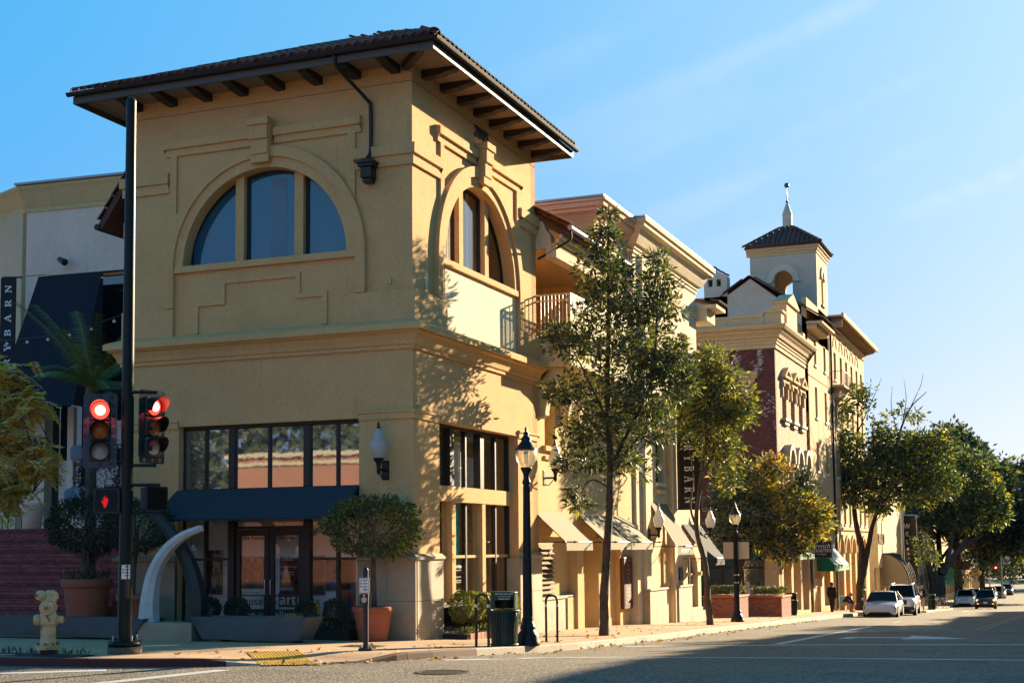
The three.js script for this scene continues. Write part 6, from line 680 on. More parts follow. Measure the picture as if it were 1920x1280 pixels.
{ // dense dark trees closing the street at the right
  const bigs = [['dense round dark tree rising highest above the street end', [2.4, -135], [[.6, 13.5, 0, 5.4, 5.2, 5, 250], [-2.6, 11, 0, 3.8, 3.6, 3.4, 110], [4.6, 11.6, 0, 4.2, 4.6, 4, 170], [.6, 17.4, 0, 3, 2.6, 3, 90], [5.6, 7.6, 0, 3.6, 2.2, 3, 90], [2.4, 8, 0, 4, 2, 3.4, 90]], 606], ['dense dark tree at the right edge leaning over the road, crown sloping down', [17, -150], [[-5.2, 11.5, 0, 4.8, 5.2, 4, 230], [-8.6, 13, 0, 3.8, 3.8, 3.4, 130], [-7.4, 7.6, 0, 4.4, 2.8, 3, 120], [-2, 9, 0, 4, 4.4, 3.4, 60]], 707], ['far dark tree behind the street lights at the bend of the road', [2.4, -182], [[2.4, 12, 0, 6.5, 6.4, 5, 230], [7, 11, 0, 5.6, 5.4, 4.6, 190], [3, 6, 0, 5.6, 3, 4, 140]], 808], ['large dark tree past the road bend behind the far traffic light', [9.5, -245], [[0, 12, 0, 8, 9.2, 5, 320], [5, 9, 0, 7, 8, 5, 200], [-5, 7, 0, 5, 6, 4, 130]], 909]];
  bigs.push(['dense dark street tree just behind the ficus with leaning trunks', [1.0, -129], [[-.5, 11.5, 0, 4.6, 4.6, 4.4, 200], [-3.4, 13.4, 0, 3.4, 3.2, 3, 110], [-.2, 15.6, 0, 3.6, 2.8, 3, 110], [2.6, 13, 0, 3.6, 3.6, 3.2, 110]], 616]);
  bigs.forEach(([l, [x, z], blobs, seed], i) => { const h = blobs[0][1]; tree('dense_street_tree', l, [x, G(x, z), z], { seed, far: 1, dense: 1.4, leaf: { L: .6, W: .3, n: 16, spread: 1.05 }, colors: i === 1 ? [[[.03, .05, .012], .5], [[.08, .11, .016], .3], [[.24, .26, .03], .2]] : [[[.02, .036, .012], .6], [[.05, .08, .016], .3], [[.18, .2, .025], .1]], bark: M.barkDark, twig: 3, limbs: [[[ld(0, -.3), ld(.1, h * .3), ld(0, h * .6), ld(.2, h)], .5, .12], [[ld(.1, h * .4), ld(2, h * .6), ld(3.4, h * .75)], .2, .07], [[ld(.1, h * .4), ld(-1.6, h * .6), ld(-2.6, h * .8)], .2, .07]], blobs }); });
  const f = RNG(12), w = thing('far_wood', 'dark wood closing the view at the bottom of the street', 'wood', [0, base(-300), -300]); const L = new Leaves(); for (let i = 0; i < 9000; i++) { const a = rr(-30, 26, f), y = Math.pow(f(), .8) * (10 + 3 * Math.sin(a * .5)), d = rr(-5, 5, f); const k = f() < .25 ? [.07, .085, .02] : [.02, .032, .014]; L.add(ld(a, y, d), V3(gauss(f), .2 + gauss(f), gauss(f)), f() * 6, .8 + f(), k); } L.build('foliage', leafGeo(.9, .5), leafMatFar, w); w.userData.kind = 'stuff'; delete w.userData.category;
}
{ const b = [2.6, G(2.6, -98), -98], P = ld; tree('young_tree', 'small young tree with a thin stem before the ficus trunks', b, { seed: 919, far: 1, leaf: { L: .24, W: .1, n: 12, spread: .4 }, colors: ficus, bark: M.barkDark, limbs: [[[P(0, -.1), P(-.2, 2.2), P(-.5, 4), P(-.8, 6)], .1, .03]], blobs: [[-.5, 5, 0, 1.0, 1.6, 1.0, 40], [.3, 4.2, 0, .8, .8, .7, 18]] }); }
{ const b = [2.6, G(2.6, -131), -131]; tree('olive_tree', 'grey green olive tree on the pavement right of the leaning ficus trunk', b, { seed: 929, far: 1, leaf: { L: .2, W: .07, n: 16, spread: .5 }, colors: [[[.12, .13, .07], .5], [[.2, .2, .1], .3], [[.06, .07, .03], .2]], bark: M.barkGrey, limbs: [[[ld(0, -.1), ld(.1, 1.2), ld(.2, 3)], .16, .05]], blobs: [[.3, 3.2, 0, 1.9, 1.5, 1.6, 90], [1.2, 4.2, 0, 1.1, 1.1, 1, 30]] }); }
{ // feathery tree at the left edge
  const b = [-9.45, G(-9.5, 3.1), 3.1], t = thing('feathery_tree', 'feathery yellow green tree reaching in at the left edge before the brick steps', 'tree', b), f = RNG(66), tr = new MB(), P = ld; taper(tr, [P(-.7, 0), P(-.6, 1.6), P(-.3, 3.2), P(.1, 5)], .11, .05, 20, 8); tr.build('trunk', M.barkGrey, t);
  const br = new MB(), L = new Leaves(), limbs = [[P(-.35, 3), P(.3, 3.4), P(1.1, 3.3)], [P(-.2, 3.6), P(.6, 4.4), P(1.4, 4.6)], [P(0, 4.6), P(.6, 5.6), P(1.1, 6.1)], [P(.1, 5), P(0, 6), P(.3, 6.9)], [P(-.3, 3.2), P(.2, 3.8, -.5), P(.6, 3.2, -.9)], [P(-.2, 3.8), P(.4, 4.9, .6), P(.9, 5.4, .9)]], N = []; for (const q of limbs) { const c = taper(br, q, .035, .01, 12, 5); for (let i = 3; i <= 12; i++) N.push(c.getPoint(i / 12)); }
  const blobs = [[.4, 6.1, .8, .6, 80], [.9, 5.4, .8, .55, 90], [.5, 4.6, 1.1, .6, 120], [1.15, 4.1, .7, .55, 80], [.6, 3.6, .9, .5, 110], [.2, 3.05, .6, .3, 50], [.0, 5.2, .7, .9, 60]];
  for (const [a, y, ra, ry, n] of blobs) for (let i = 0; i < n; i++) { const p = P(a + gauss(f) * ra, y + gauss(f) * ry, gauss(f) * .8); let bst = N[0], bd = 1e9; for (const q of N) { const d = q.distanceTo(p); if (d < bd) { bd = d; bst = q; } } if (bd > .1) taper(br, [bst, bst.clone().lerp(p, .5).add(V3(0, .05, 0)), p], .01, .003, 3, 3);
    const dir = V3(gauss(f), -.1 + gauss(f) * .5, gauss(f)).normalize(), side = dir.clone().cross(V3(0, 1, 0)).normalize(), tone = f() < .45 ? [.92, .58, .02] : f() < .75 ? [.8, .58, .025] : [.5, .42, .02]; for (let k = 0; k < 13; k++) for (const s of [-1, 1]) { const u = k / 13, q = p.clone().addScaledVector(dir, u * .42).add(V3(0, -u * u * .12, 0)), d = side.clone().multiplyScalar(s).addScaledVector(dir, .5).add(V3(0, gauss(f) * .3, 0)), g = .8 + .4 * f(); L.add(q, d, gauss(f), .8 + .4 * f(), tone.map(c => c * g)); } }
  br.build('branch', M.barkGrey, t); L.build('crown', leafGeo(.15, .045), leafMat, t);
}
{ // fan-less palm: arching feather fronds
  const b = [-9.75, 1.0, -1.0], t = thing('palm_tree', 'feather palm with drooping fronds before the dark shop awning', 'tree', b), f = RNG(8); const tr = new MB(); taper(tr, [V3(0, -1, 0), V3(.02, 2, 0), V3(0, 4.7, 0)], .16, .13, 26, 10); tr.build('trunk', M.barkGrey, t); const cs = new MB(); cs.lathe([[.12, 4.5], [.2, 4.9], [.16, 5.3], [.05, 5.5]], 0, 0, 0, 10); cs.build('crownshaft', mat(.12, .1, .04), t);
  const gm = [mat(.12, .17, .03, { roughness: .55 }), mat(.2, .22, .04, { roughness: .55 }), mat(.07, .1, .02, { roughness: .6 })];
  for (let i = 0; i < 17; i++) { const a = i * 2.4 + .5, rise = .5 + (i % 5) * .3, L = 1.35 + f() * .5, m = new MB(), pts = []; for (let k = 0; k <= 14; k++) { const u = k / 14; pts.push(V3(Math.cos(a) * L * u * (1 - .25 * u * (1 - rise)), 5.3 + L * (rise * 1.0 * u - (1.05 - rise * .35) * u * u * .8), Math.sin(a) * L * u * (1 - .25 * u * (1 - rise)))); } const c = taper(m, pts, .018, .004, 14, 4); for (let k = 2; k < 44; k++) { const u = k / 44, p = c.getPoint(u), d = c.getTangent(u), s = d.clone().cross(V3(0, 1, 0)).normalize(), l = .5 * Math.sin(Math.min(1, u * 1.25 + .12) * PI * .86) + .1; for (const q of [-1, 1]) { const e = p.clone().addScaledVector(s, q * l * .75).addScaledVector(d, l * .55).add(V3(0, -l * .42 + gauss(f) * .04, 0)), w = d.clone().multiplyScalar(.014); m.tris([p.x - w.x, p.y - w.y, p.z - w.z, p.x + w.x, p.y + w.y, p.z + w.z, e.x, e.y, e.z]); } } m.build('frond', gm[i % 3], t); }
}
function pot(parent, r0, r1, h, y, m = M.terracotta) { const k = new MB(); k.lathe([[0, 0], [r1 * .96, 0], [r1, .03], [lerp(r1, r0, .4), h * .4], [lerp(r1, r0, .42) + .012, h * .42], [lerp(r1, r0, .46), h * .46], [r0 * .95, h * .84], [r0, h * .85], [r0 * 1.06, h * .88], [r0 * 1.06, h * .98], [r0 * 1.02, h], [r0 * .93, h], [r0 * .9, h * .92]], 0, y, 0, 30); k.build('pot', m, parent); const s = new MB(); s.lathe([[0, h * .92], [r0 * .92, h * .92]], 0, y, 0, 24); s.build('soil', M.soil, parent); }
function ball(parent, c, r, n, geo, cols, seed, name = 'foliage') { const f = RNG(seed), L = new Leaves(); for (let i = 0; i < n; i++) { const v = V3(gauss(f), gauss(f), gauss(f)).normalize(), bump = 1 + .11 * Math.sin(v.x * 5 + seed) * Math.sin(v.y * 6 + 1) + .07 * Math.sin(v.z * 11 + v.x * 7) + (f() < .02 ? .16 * f() : 0), k = (.6 + .42 * Math.pow(f(), .35)) * bump, p = V3(c[0] + v.x * r[0] * k, c[1] + v.y * r[1] * k, c[2] + v.z * r[2] * k), d = v.clone().add(V3(gauss(f), .35 + gauss(f), gauss(f)).multiplyScalar(.8)); let q = f(), col = cols[0][0]; for (const [cc, w] of cols) { if ((q -= w) <= 0) { col = cc; break; } } const g = .75 + .5 * f(); L.add(p, d, f() * 6, .75 + .5 * f(), col.map(x => x * g)); } return L.build(name, geo, leafMat, parent); }
const lolly = [[[.045, .075, .01], .46], [[.1, .14, .015], .34], [[.28, .3, .02], .2]];
function topiary(label, x, z, o) { const t = thing('potted_topiary', label, 'potted tree', [x, G(x, z), z], 0, o.group); pot(t, o.pr, o.pr * .72, o.ph, 0); const m = new MB(); taper(m, [V3(o.lean || 0, o.ph * .9, 0), V3((o.lean || 0) * .5, lerp(o.ph, o.cy, .5), 0), V3(0, o.cy, 0)], o.tr, o.tr * .8, 12, 7); for (let i = 0; i < 6; i++) { const a = i * 1.05; taper(m, [V3(0, o.cy - o.r[1] * .8, 0), V3(Math.cos(a) * o.r[0] * .4, o.cy - .1, Math.sin(a) * o.r[2] * .4), V3(Math.cos(a) * o.r[0] * .75, o.cy + .15, Math.sin(a) * o.r[2] * .75)], o.tr * .5, .01, 6, 5); } m.build('trunk', M.bark, t); ball(t, [0, o.cy, 0], o.r, o.n, leafGeo(.085, .042), o.cols || lolly, o.seed, 'crown'); if (o.flowers) { const L = new Leaves(), f = RNG(o.seed + 5); for (let i = 0; i < 260; i++) { const a = f() * 7, r = o.pr * (.2 + .8 * Math.sqrt(f())), red = f() < .22; L.add(V3(Math.cos(a) * r, o.ph + f() * (red ? .24 : .16), Math.sin(a) * r), V3(gauss(f), .8, gauss(f)), f() * 6, 1, red ? [.35, .03, .035] : [.05, .08, .02]); } L.build('flowers', leafGeo(.07, .05), leafMat, t); } return t; }
topiary('clipped topiary in a terracotta pot beside the gallery door, its right side sunlit', -.62, .78, { pr: .44, ph: .76, cy: 2.52, r: [1.06, .66, .95], n: 6200, tr: .065, lean: .03, seed: 31 });
topiary('clipped topiary in a terracotta pot with red flowers before the brick steps', -8.0, 1.25, { pr: .56, ph: 1.36, cy: 2.62, r: [.92, .66, .85], n: 5200, tr: .16, seed: 32, flowers: 1, cols: [[[.022, .04, .014], .6], [[.045, .07, .02], .32], [[.1, .12, .02], .08]] });
topiary('clipped topiary in a terracotta pot partly behind the signal pole', -6.55, 1.3, { pr: .44, ph: 1.0, cy: 2.6, r: [.8, .56, .75], n: 3600, tr: .06, lean: -.1, seed: 33, cols: [[[.022, .04, .014], .6], [[.045, .07, .02], .32], [[.1, .12, .02], .08]] });
{ // dark shrubs on the terrace and clipped balls
  const sh = (label, x, y, z, r, n, seed, cols, geo) => { const t = thing('round_shrub', label, 'shrub', [x, y, z]); const m = new MB(); m.cyl(V3(0, -.05, 0), V3(0, r[1], 0), .03, .015, 6); m.build('stem', M.bark, t); ball(t, [0, r[1], 0], r, n, geo || leafGeo(.045, .028), cols || lolly, seed); return t; };
  const box = [[[.08, .11, .01], .45], [[.22, .24, .016], .32], [[.4, .36, .02], .23]], DK = [[[.02, .036, .01], .6], [[.045, .07, .014], .3], [[.1, .13, .02], .1]];
  ['first clipped shrub from the corner pier in the bed under the street windows', 'second clipped shrub from the corner pier in the street window bed', 'third clipped shrub from the corner pier, middle of the street window bed', 'fourth clipped shrub from the corner pier, seen through the bike rack', 'fifth clipped shrub from the corner pier, behind the litter bin'].forEach((l, i) => sh(l, .42, .36 - i * .034, -1.72 - i * .74, [.27, .33, .29], 2600, 40 + i, box));
  sh('clipped round shrub left of the two before the gallery window', -2.28, .42, .75, [.25, .25, .25], 2600, 51, DK); sh('clipped round shrub nearest the big terracotta pot before the gallery window', -1.55, .42, .8, [.25, .25, .25], 2600, 52, DK); sh('clipped round shrub between the pale horn and the dark horn', -4.75, .45, 1.0, [.25, .25, .25], 2600, 53, DK); sh('clipped round shrub just right of the dark horn', -4.0, .45, 1.0, [.26, .25, .25], 2600, 54, DK);
  const dk = [[[.012, .022, .014], .7], [[.03, .045, .02], .3]]; sh('tall dark shrub beside the cushion window on the terrace', -12.6, 3.0, -5.2, [.75, 1.15, .7], 2600, 55, dk, leafGeo(.09, .045)); sh('dark blue green shrub on the terrace right of the palm trunk', -11.3, 2.9, -5.0, [.6, 1.0, .6], 2200, 56, dk, leafGeo(.09, .045));
  const b = thing('planting_bed', 'low planting bed with brick edging under the street windows', 'planting bed', [.4, -.06, -3.3]); new MB().box(-.35, .3, -.3, .12, -2.1, 1.95, .02).build('soil', M.soil, b); { const f = RNG(3); for (let i = 0; i < 19; i++) { const o = new THREE.Mesh(new RoundedBoxGeometry(.1, .32, .2, 1, .008), [M.clayOrange, M.terracotta, mat(.34, .17, .1, { map: T.mottle })][Math.floor(f() * 3)]); o.name = 'brick'; o.position.set(.36, .02 - i * .007 * 0 - .05, 1.86 - i * .212); o.castShadow = o.receiveShadow = true; b.add(o); } } { const L = new Leaves(), f = RNG(17); for (let i = 0; i < 1900; i++) { const z = rr(-2, 1.9, f), x = rr(-.3, .34, f), h = .12 + .1 * f() * (1 + .5 * Math.sin(z * 4)); L.add(V3(x, h, z), V3(gauss(f), .4 + f(), gauss(f)), f() * 6, .7 + .6 * f(), f() < .5 ? [.06, .08, .015] : [.15, .16, .02]); } L.build('groundcover', leafGeo(.06, .025), leafMat, b); }
  const h = thing('low_hedge', 'low dark hedge under the gallery window beside the terracotta pot', 'hedge', [-1.85, .02, .62]); { const L = new Leaves(), f = RNG(18); for (let i = 0; i < 2600; i++) L.add(V3(rr(-.95, .72, f), .02 + .42 * Math.sqrt(f()), rr(-.3, .3, f)), V3(gauss(f), .4 + f(), gauss(f)), f() * 6, .8 + .5 * f(), f() < .7 ? [.025, .045, .014] : [.06, .08, .02]); L.build('foliage', leafGeo(.055, .028), leafMat, h); new MB().box(-.9, .68, 0, .25, -.22, .22).build('twigs', M.barkDark, h); }
  const g = thing('ground_cover', 'weedy dirt strip by the kerb around the fire hydrant', 'ground cover', [-3.6, G(-3.6, 8.6), 8.55]); { const m = new MB(); m.sheet(12, 4, (u, v) => [lerp(-2.6, 1.5, u), .012 + .02 * Math.sin(u * 9) * Math.sin(v * 3.14), lerp(-.3, .32, v)]); m.build('soil', M.soil, g); const L = new Leaves(), f = RNG(19); for (let i = 0; i < 260; i++) L.add(V3(rr(-2.5, 1.4, f), .02, rr(-.25, .3, f)), V3(gauss(f), .9, gauss(f)), f() * 6, .6 + f() * .9, f() < .6 ? [.06, .04, .02] : [.05, .06, .02]); L.build('weeds', leafGeo(.12, .02), leafMat, g); g.userData.kind = 'stuff'; delete g.userData.category; }
}
for (const [i, [x, z, w]] of [[-.55, -33.2, 1.5], [.35, -38.6, 1.6]].entries()) { const t = thing('brick_planter', ['raised brick planter with a sunlit clipped hedge behind the second lamp post', 'raised brick planter further back on the patio'][i], 'planter', [x, G(x, z), z]); const m = new MB(); m.box(-w / 2, w / 2, -.4, .92, -1.2, 1.2); m.build('wall', mat(.3, .1, .06, { map: T.brick, bumpMap: T.brickBump, bumpScale: .006 }), t); new MB().box(-w / 2 - .05, w / 2 + .05, .92, 1.0, -1.25, 1.25, .01).build('coping', M.clayOrange, t); const L = new Leaves(), f = RNG(90 + i); for (let k = 0; k < 1800; k++) L.add(V3(rr(-w / 2 + .1, w / 2 - .1, f), 1.0 + .36 * Math.sqrt(f()), rr(-1.1, 1.1, f)), V3(gauss(f), .4 + f(), gauss(f)), f() * 6, 1, f() < .6 ? [.05, .07, .015] : [.14, .15, .02]); L.build('hedge', leafGeo(.1, .05), leafMat, t); }

{ // fallen leaves along the kerb
  const t = thing('fallen_leaves', 'dry fallen leaves scattered along the kerb and gutter', null, [3, 0, 0]), L = new Leaves(), f = RNG(44); for (let i = 0; i < 420; i++) { const z = 8 - Math.pow(f(), 1.4) * 48, side = f() < .6, x = kerbX(z) + (side ? .05 + f() * f() * .9 : -.2 - f() * 2.4), y = (side ? roadY(x, z) : G(x, z)) + .012; L.add(V3(x - 3, y, z), V3(gauss(f), .12 * f(), gauss(f)), f() * 6, .6 + f() * .7, f() < .5 ? [.2, .12, .04] : [.34, .22, .06]); } L.build('leaves', leafGeo(.1, .06), leafMat, t); t.userData.kind = 'stuff'; }

// ---------------------------------------------------------------- street furniture
const lampGlass = new THREE.MeshPhysicalMaterial({ roughness: .35, transmission: .85, thickness: 0, ior: 1.5, side: THREE.DoubleSide }); lampGlass.color.setRGB(.9, .84, .68);
const frost = new THREE.MeshPhysicalMaterial({ roughness: .5, transmission: .45, thickness: 0, side: THREE.DoubleSide, clearcoat: .4, clearcoatRoughness: .2 }); frost.color.setRGB(.66, .64, .58);
const redGlow = mat(.3, .01, .01, { roughness: .3, emissive: new THREE.Color(1, .03, .02), emissiveIntensity: 1.5 }), redCore = mat(.5, .1, .06, { roughness: .3, emissive: new THREE.Color(1, .33, .2), emissiveIntensity: 2.4 }), amber = mat(.42, .12, .02, { roughness: .25 }), greyLens = mat(.35, .35, .36, { roughness: .22 });
function lampPost(label, p, extra) { // cast iron post with a round clear globe under a conical cap
  const t = thing('street_lamp', label, 'street lamp', p, 0, null); const s = new MB(); s.lathe([[0, 0], [.25, 0], [.26, .03], [.25, .1], [.23, .14], [.23, .22], [.2, .27], [.15, .33], [.17, .37], [.16, .42], [.12, .5], [.13, .55], [.105, .62], [.1, .9], [.085, 2.2], [.07, 3.2], [.066, 3.42], [.09, 3.46], [.09, 3.5], [.065, 3.56], [.07, 3.66], [.1, 3.72], [.13, 3.78], [.12, 3.8], [0, 3.8]], 0, 0, 0, 16); s.build('post', M.iron, t);
  for (let i = 0; i < 8; i++) { const a = i / 8 * 2 * PI, f = new MB(); f.cyl(V3(Math.cos(a) * .098, .62, Math.sin(a) * .098), V3(Math.cos(a) * .068, 3.4, Math.sin(a) * .068), .016, .011, 5); f.build('flute', M.iron, t); }
  new MB().lathe([[.1, 3.8], [.16, 3.86], [.21, 3.96], [.225, 4.06], [.215, 4.15], [.19, 4.2]], 0, 0, 0, 22).build('globe', lampGlass, t); new MB().lathe([[0, 3.86], [.05, 3.88], [.055, 4.14], [0, 4.16]], 0, 0, 0, 10).build('lamp_tube', mat(.5, .47, .38), t);
  const c = new MB(); c.lathe([[.235, 4.18], [.235, 4.21], [.19, 4.23], [.17, 4.29], [.11, 4.36], [.1, 4.4], [.12, 4.42], [.06, 4.48], [.05, 4.52], [.07, 4.54], [.025, 4.58], [.035, 4.63], [.01, 4.68], [0, 4.69]], 0, 0, 0, 18); c.build('cap', M.iron, t); return t; }
function acorn(label, p, ry, drop, group) { // wall lantern with a milky acorn globe on a bracket; arm along -z
  const t = thing('wall_lantern', label, 'wall lantern', p, ry, group); const a = new MB(); a.box(-.09, .09, -.32, .12, -.36, -.32, .01); a.cyl(V3(0, -.1, -.32), V3(0, -.1, -.02), .028, .028, 8); a.tube([V3(0, -.28, -.32), V3(0, -.3, -.2), V3(0, -.2, -.1), V3(0, -.12, -.04)], .014, 12, 5); a.build('bracket', M.iron, t); const s = new MB(); s.lathe([[0, -.22], [.03, -.2], [.05, -.14], [.04, -.08], [.06, .04], [.1, .1], [.13, .14], [.12, .16], [0, .16]], 0, 0, 0, 14); s.build('socket', M.iron, t);
  new MB().lathe([[.11, .16], [.16, .24], [.19, .36], [.195, .46], [.17, .54], [.12, .58], [.13, .62], [.1, .72], [.05, .8], [.04, .84]], 0, 0, 0, 22).build('globe', frost, t); new MB().lathe([[.05, .83], [.05, .86], [.02, .88], [.035, .92], [.01, .98], [0, .985]], 0, 0, 0, 10).build('finial', M.iron, t); return t; }
lampPost('black street lamp with a clear round globe beside the litter bin', [2.92, G(2.92, .45), .45]);
{ const t = lampPost('black street lamp with two pale sign backs on its post, beyond the slim trees', [1.66, G(1.66, -25.5), -25.5]); const a = new MB(); a.box(-.52, .03, 2.45, 3.1, -.12, -.105, .005); a.build('sign_back', mat(.5, .42, .3, { roughness: .6 }), t); const b = new MB(); b.box(.05, .5, 2.45, 3.1, -.11, -.095, .005); b.build('sign_back', mat(.5, .42, .3, { roughness: .6 }), t); const c = new MB(); for (const y of [1.5, 1.8]) c.lathe([[.1, y], [.105, y + .03], [.1, y + .05]], 0, 0, 0, 12); c.build('band', M.galv, t); }
acorn('wall lantern with milky acorn globe in the shade on the left facade pier', [-.69, 3.93, .36], 0, 0);
acorn('sunlit milky acorn wall lantern right behind the nearest street lamp globe', [.36, 4.1, -8.45], PI / 2, 0);
acorn('sunlit milky acorn wall lantern by the taupe awning', [.5, 2.55, -18.6], PI / 2, 0); acorn('shaded acorn wall lantern behind the crooked tree trunk', [.5, 2.62, -26.2], PI / 2, 0);
{ // traffic signal pole
  const y = .26, t = thing('signal_pole', 'tall dark green signal pole on a concrete footing at the corner', 'signal pole', [-1.93, y, 7.75]);
  const s = new MB(); s.cyl(V3(0, .12, 0), V3(.4, 9.75, .55), .125, .085, 20); s.build('pole', M.greenPole, t); const c = new MB(); c.geo(new THREE.SphereGeometry(.09, 12, 8), TR(.4, 9.76, .55)); c.build('cap', M.greenPole, t);
  new MB().lathe([[0, -.1], [.3, -.1], [.3, .1], [0, .1]], 0, 0, 0, 8).build('footing', mat(.16, .1, .07, { map: T.concrete }), t); const b = new MB(); b.lathe([[0, .1], [.29, .1], [.29, .2], [.14, .22], [.13, .26]], 0, 0, 0, 8); b.build('base_plate', M.greenPole, t); for (let i = 0; i < 4; i++) { const a = i * PI / 2 + .4, n = new MB(); n.cyl(V3(Math.cos(a) * .23, .2, Math.sin(a) * .23), V3(Math.cos(a) * .23, .3, Math.sin(a) * .23), .018, .018, 6); n.build('anchor_bolt', M.galv, t); }
  const arm = new MB(), P = (h) => V3(.4 * (h / 9.75), h, .55 * h / 9.75); const ar = (h, dx, dz) => { const p = P(h); arm.cyl(p, p.clone().add(V3(dx, 0, dz)), .03, .03, 8); };
  ar(4.65, -.5, .1); ar(3.35, -.5, .1); ar(4.6, .42, -.28); ar(3.3, .42, -.28); ar(2.95, .5, -.3); ar(2.45, .5, -.3); ar(2.9, -.32, .1); arm.build('arm', M.greenPole, t);
  const w = new MB(); w.box(.16, .22, .95, 1.55, .18, .24, .01); w.build('push_button', M.black, t); plane('button_sign', .16, .26, print(96, 150, (k, w2, h) => { k.fillStyle = '#e8e6e0'; k.fillRect(0, 0, w2, h); k.strokeStyle = '#222'; k.lineWidth = 4; k.strokeRect(3, 3, w2 - 6, h - 6); k.fillStyle = '#333'; for (let i = 0; i < 4; i++) { k.fillRect(36, 16 + i * 30, 48, 7); k.fillRect(36, 28 + i * 30, 36, 4); } k.fillStyle = '#a33'; k.fillRect(14, 44, 14, 16); k.fillRect(14, 74, 14, 16); }), TR(.19, 1.42, .25, .6), t);
}
function signalHead(label, p, ry, o = {}) { // three section head on a louvred back plate, facing +z before the turn
  const t = thing('traffic_signal', label, 'traffic light', p, ry, o.group); const plate = new THREE.Shape(); { const a = .29, b = .66, r = .05; plate.moveTo(-a + r, -b); plate.lineTo(a - r, -b); plate.quadraticCurveTo(a, -b, a, -b + r); plate.lineTo(a, b - r); plate.quadraticCurveTo(a, b, a - r, b); plate.lineTo(-a + r, b); plate.quadraticCurveTo(-a, b, -a, b - r); plate.lineTo(-a, -b + r); plate.quadraticCurveTo(-a, -b, -a + r, -b); }
  const slot = (x, y, w, h) => { const q = new THREE.Path(); q.moveTo(x, y); q.lineTo(x + w, y); q.lineTo(x + w, y + h); q.lineTo(x, y + h); q.closePath(); plate.holes.push(q); };
  for (const s of [-1, 1]) for (let i = 0; i < 6; i++) for (let k = 0; k < 4; k++) slot(s * .235 - .035 + k * .019, -.48 + i * .18, .008, .06); for (const s of [-1, 1]) for (let i = 0; i < 3; i++) for (let k = 0; k < 4; k++) slot(-.21 + i * .18, s * .6 - .03 + k * .018, .07, .007);
  new MB().geo(new THREE.ExtrudeGeometry(plate, { depth: .006, bevelEnabled: false }), TR(0, 0, -.003)).build('back_plate', o.plate || mat(.05, .045, .062, { roughness: .45, metalness: .2 }), t);
  for (let i = 0; i < 3; i++) { const y = .36 - i * .36, h = new MB(); h.box(-.175, .175, y - .175, y + .175, -.18, .035, .025); h.build('housing', o.body || M.black, t);
    const v = new MB(), r = .165; v.sheet(26, 2, (u, w) => { const a = -PI * .17 + u * PI * 1.34, len = .06 + w * (.24 * (.55 + .45 * Math.sin(a))); return [r * Math.cos(a), y + r * Math.sin(a), w < .4 ? .035 : w < .6 ? .035 + (len) * .5 : .035 + len]; }); v.build('visor', M.black, t); const rg = new MB(); rg.geo(new THREE.TorusGeometry(.16, .012, 8, 28), TR(0, y, .04)); rg.build('lens_rim', o.body || M.black, t);
    const l = new MB(); l.geo(new THREE.SphereGeometry(.24, 24, 8, 0, 2 * PI, 0, .7), TR(0, y, -.145, 0, PI / 2)); l.build('lens', i === 0 ? redGlow : i === 1 ? amber : greyLens, t); if (i === 0) { const k = new MB(); k.geo(new THREE.SphereGeometry(.244, 18, 6, 0, 2 * PI, 0, .38), TR(0, y, -.145, 0, PI / 2)); k.build('lens_glow', redCore, t); if (!o.dim) { const q = new THREE.PointLight(new THREE.Color(1, .06, .04), o.power ?? .45, 14, 2); q.position.set(0, y, .2); q.castShadow = true; q.name = 'signal_light'; t.add(q); } } }
  const n = new MB(); n.cyl(V3(0, .54, -.08), V3(0, .64, -.08), .05, .05, 10); n.cyl(V3(0, -.64, -.08), V3(0, -.54, -.08), .05, .05, 10); n.build('mount', M.greenPole, t); return t; }
signalHead('traffic light glowing red, facing the viewer left of the signal pole', [-2.18, 4.17, 8.2], .62);
signalHead('traffic light turned away to the right of the signal pole, red visible inside its visor', [-1.5, 4.26, 7.62], 1.36, { body: mat(.008, .028, .026, { roughness: .5 }), plate: mat(.012, .016, .02, { roughness: .4 }), power: .25 });
function pedSignal(label, p, ry, lit) { const t = thing('pedestrian_signal', label, 'pedestrian signal', p, ry); new MB().box(-.2, .2, -.21, .21, -.2, .0, .03).build('housing', M.greenPole, t); const f = new MB(); f.box(-.21, .21, .19, .22, 0, .05); f.box(-.21, .21, -.22, -.19, 0, .05); f.box(-.22, -.19, -.19, .19, 0, .05); f.box(.19, .22, -.19, .19, 0, .05); f.build('hood', M.black, t); const g = new MB(); for (let i = 0; i < 15; i++) { g.box(-.19, .19, -.187 + i * .0265, -.182 + i * .0265, .005, .04); g.box(-.187 + i * .0265, -.182 + i * .0265, -.19, .19, .006, .041); } tag(g.build('grille', M.black, t), null, null, null, 'stuff');
  new MB().box(-.19, .19, -.19, .19, 0, .004).build('face', M.black, t); if (lit) { const s = new MB(); const sh = [[.0, .13], [.02, .05], [.05, .11], [.06, .04], [.085, .07], [.08, -.02], [.06, -.09], [.03, -.13], [-.02, -.14], [-.05, -.08], [-.1, 0], [-.07, .02], [-.045, -.02], [-.05, .09], [-.025, .05]]; s.poly(sh.map(([a, b]) => [a * .62 - .03, b * .85]), null, .003, TR(.0, 0, .0045)); s.build('hand_symbol', mat(.2, .01, .01, { emissive: new THREE.Color(1, .02, .02), emissiveIntensity: .3 }), t); } return t; }
pedSignal('pedestrian signal showing a red hand, left of the signal pole', [-2.08, 2.93, 8.12], .62, true); pedSignal('pedestrian signal with a mesh hood turned to the right of the signal pole', [-1.45, 2.97, 7.56], 1.2, false);
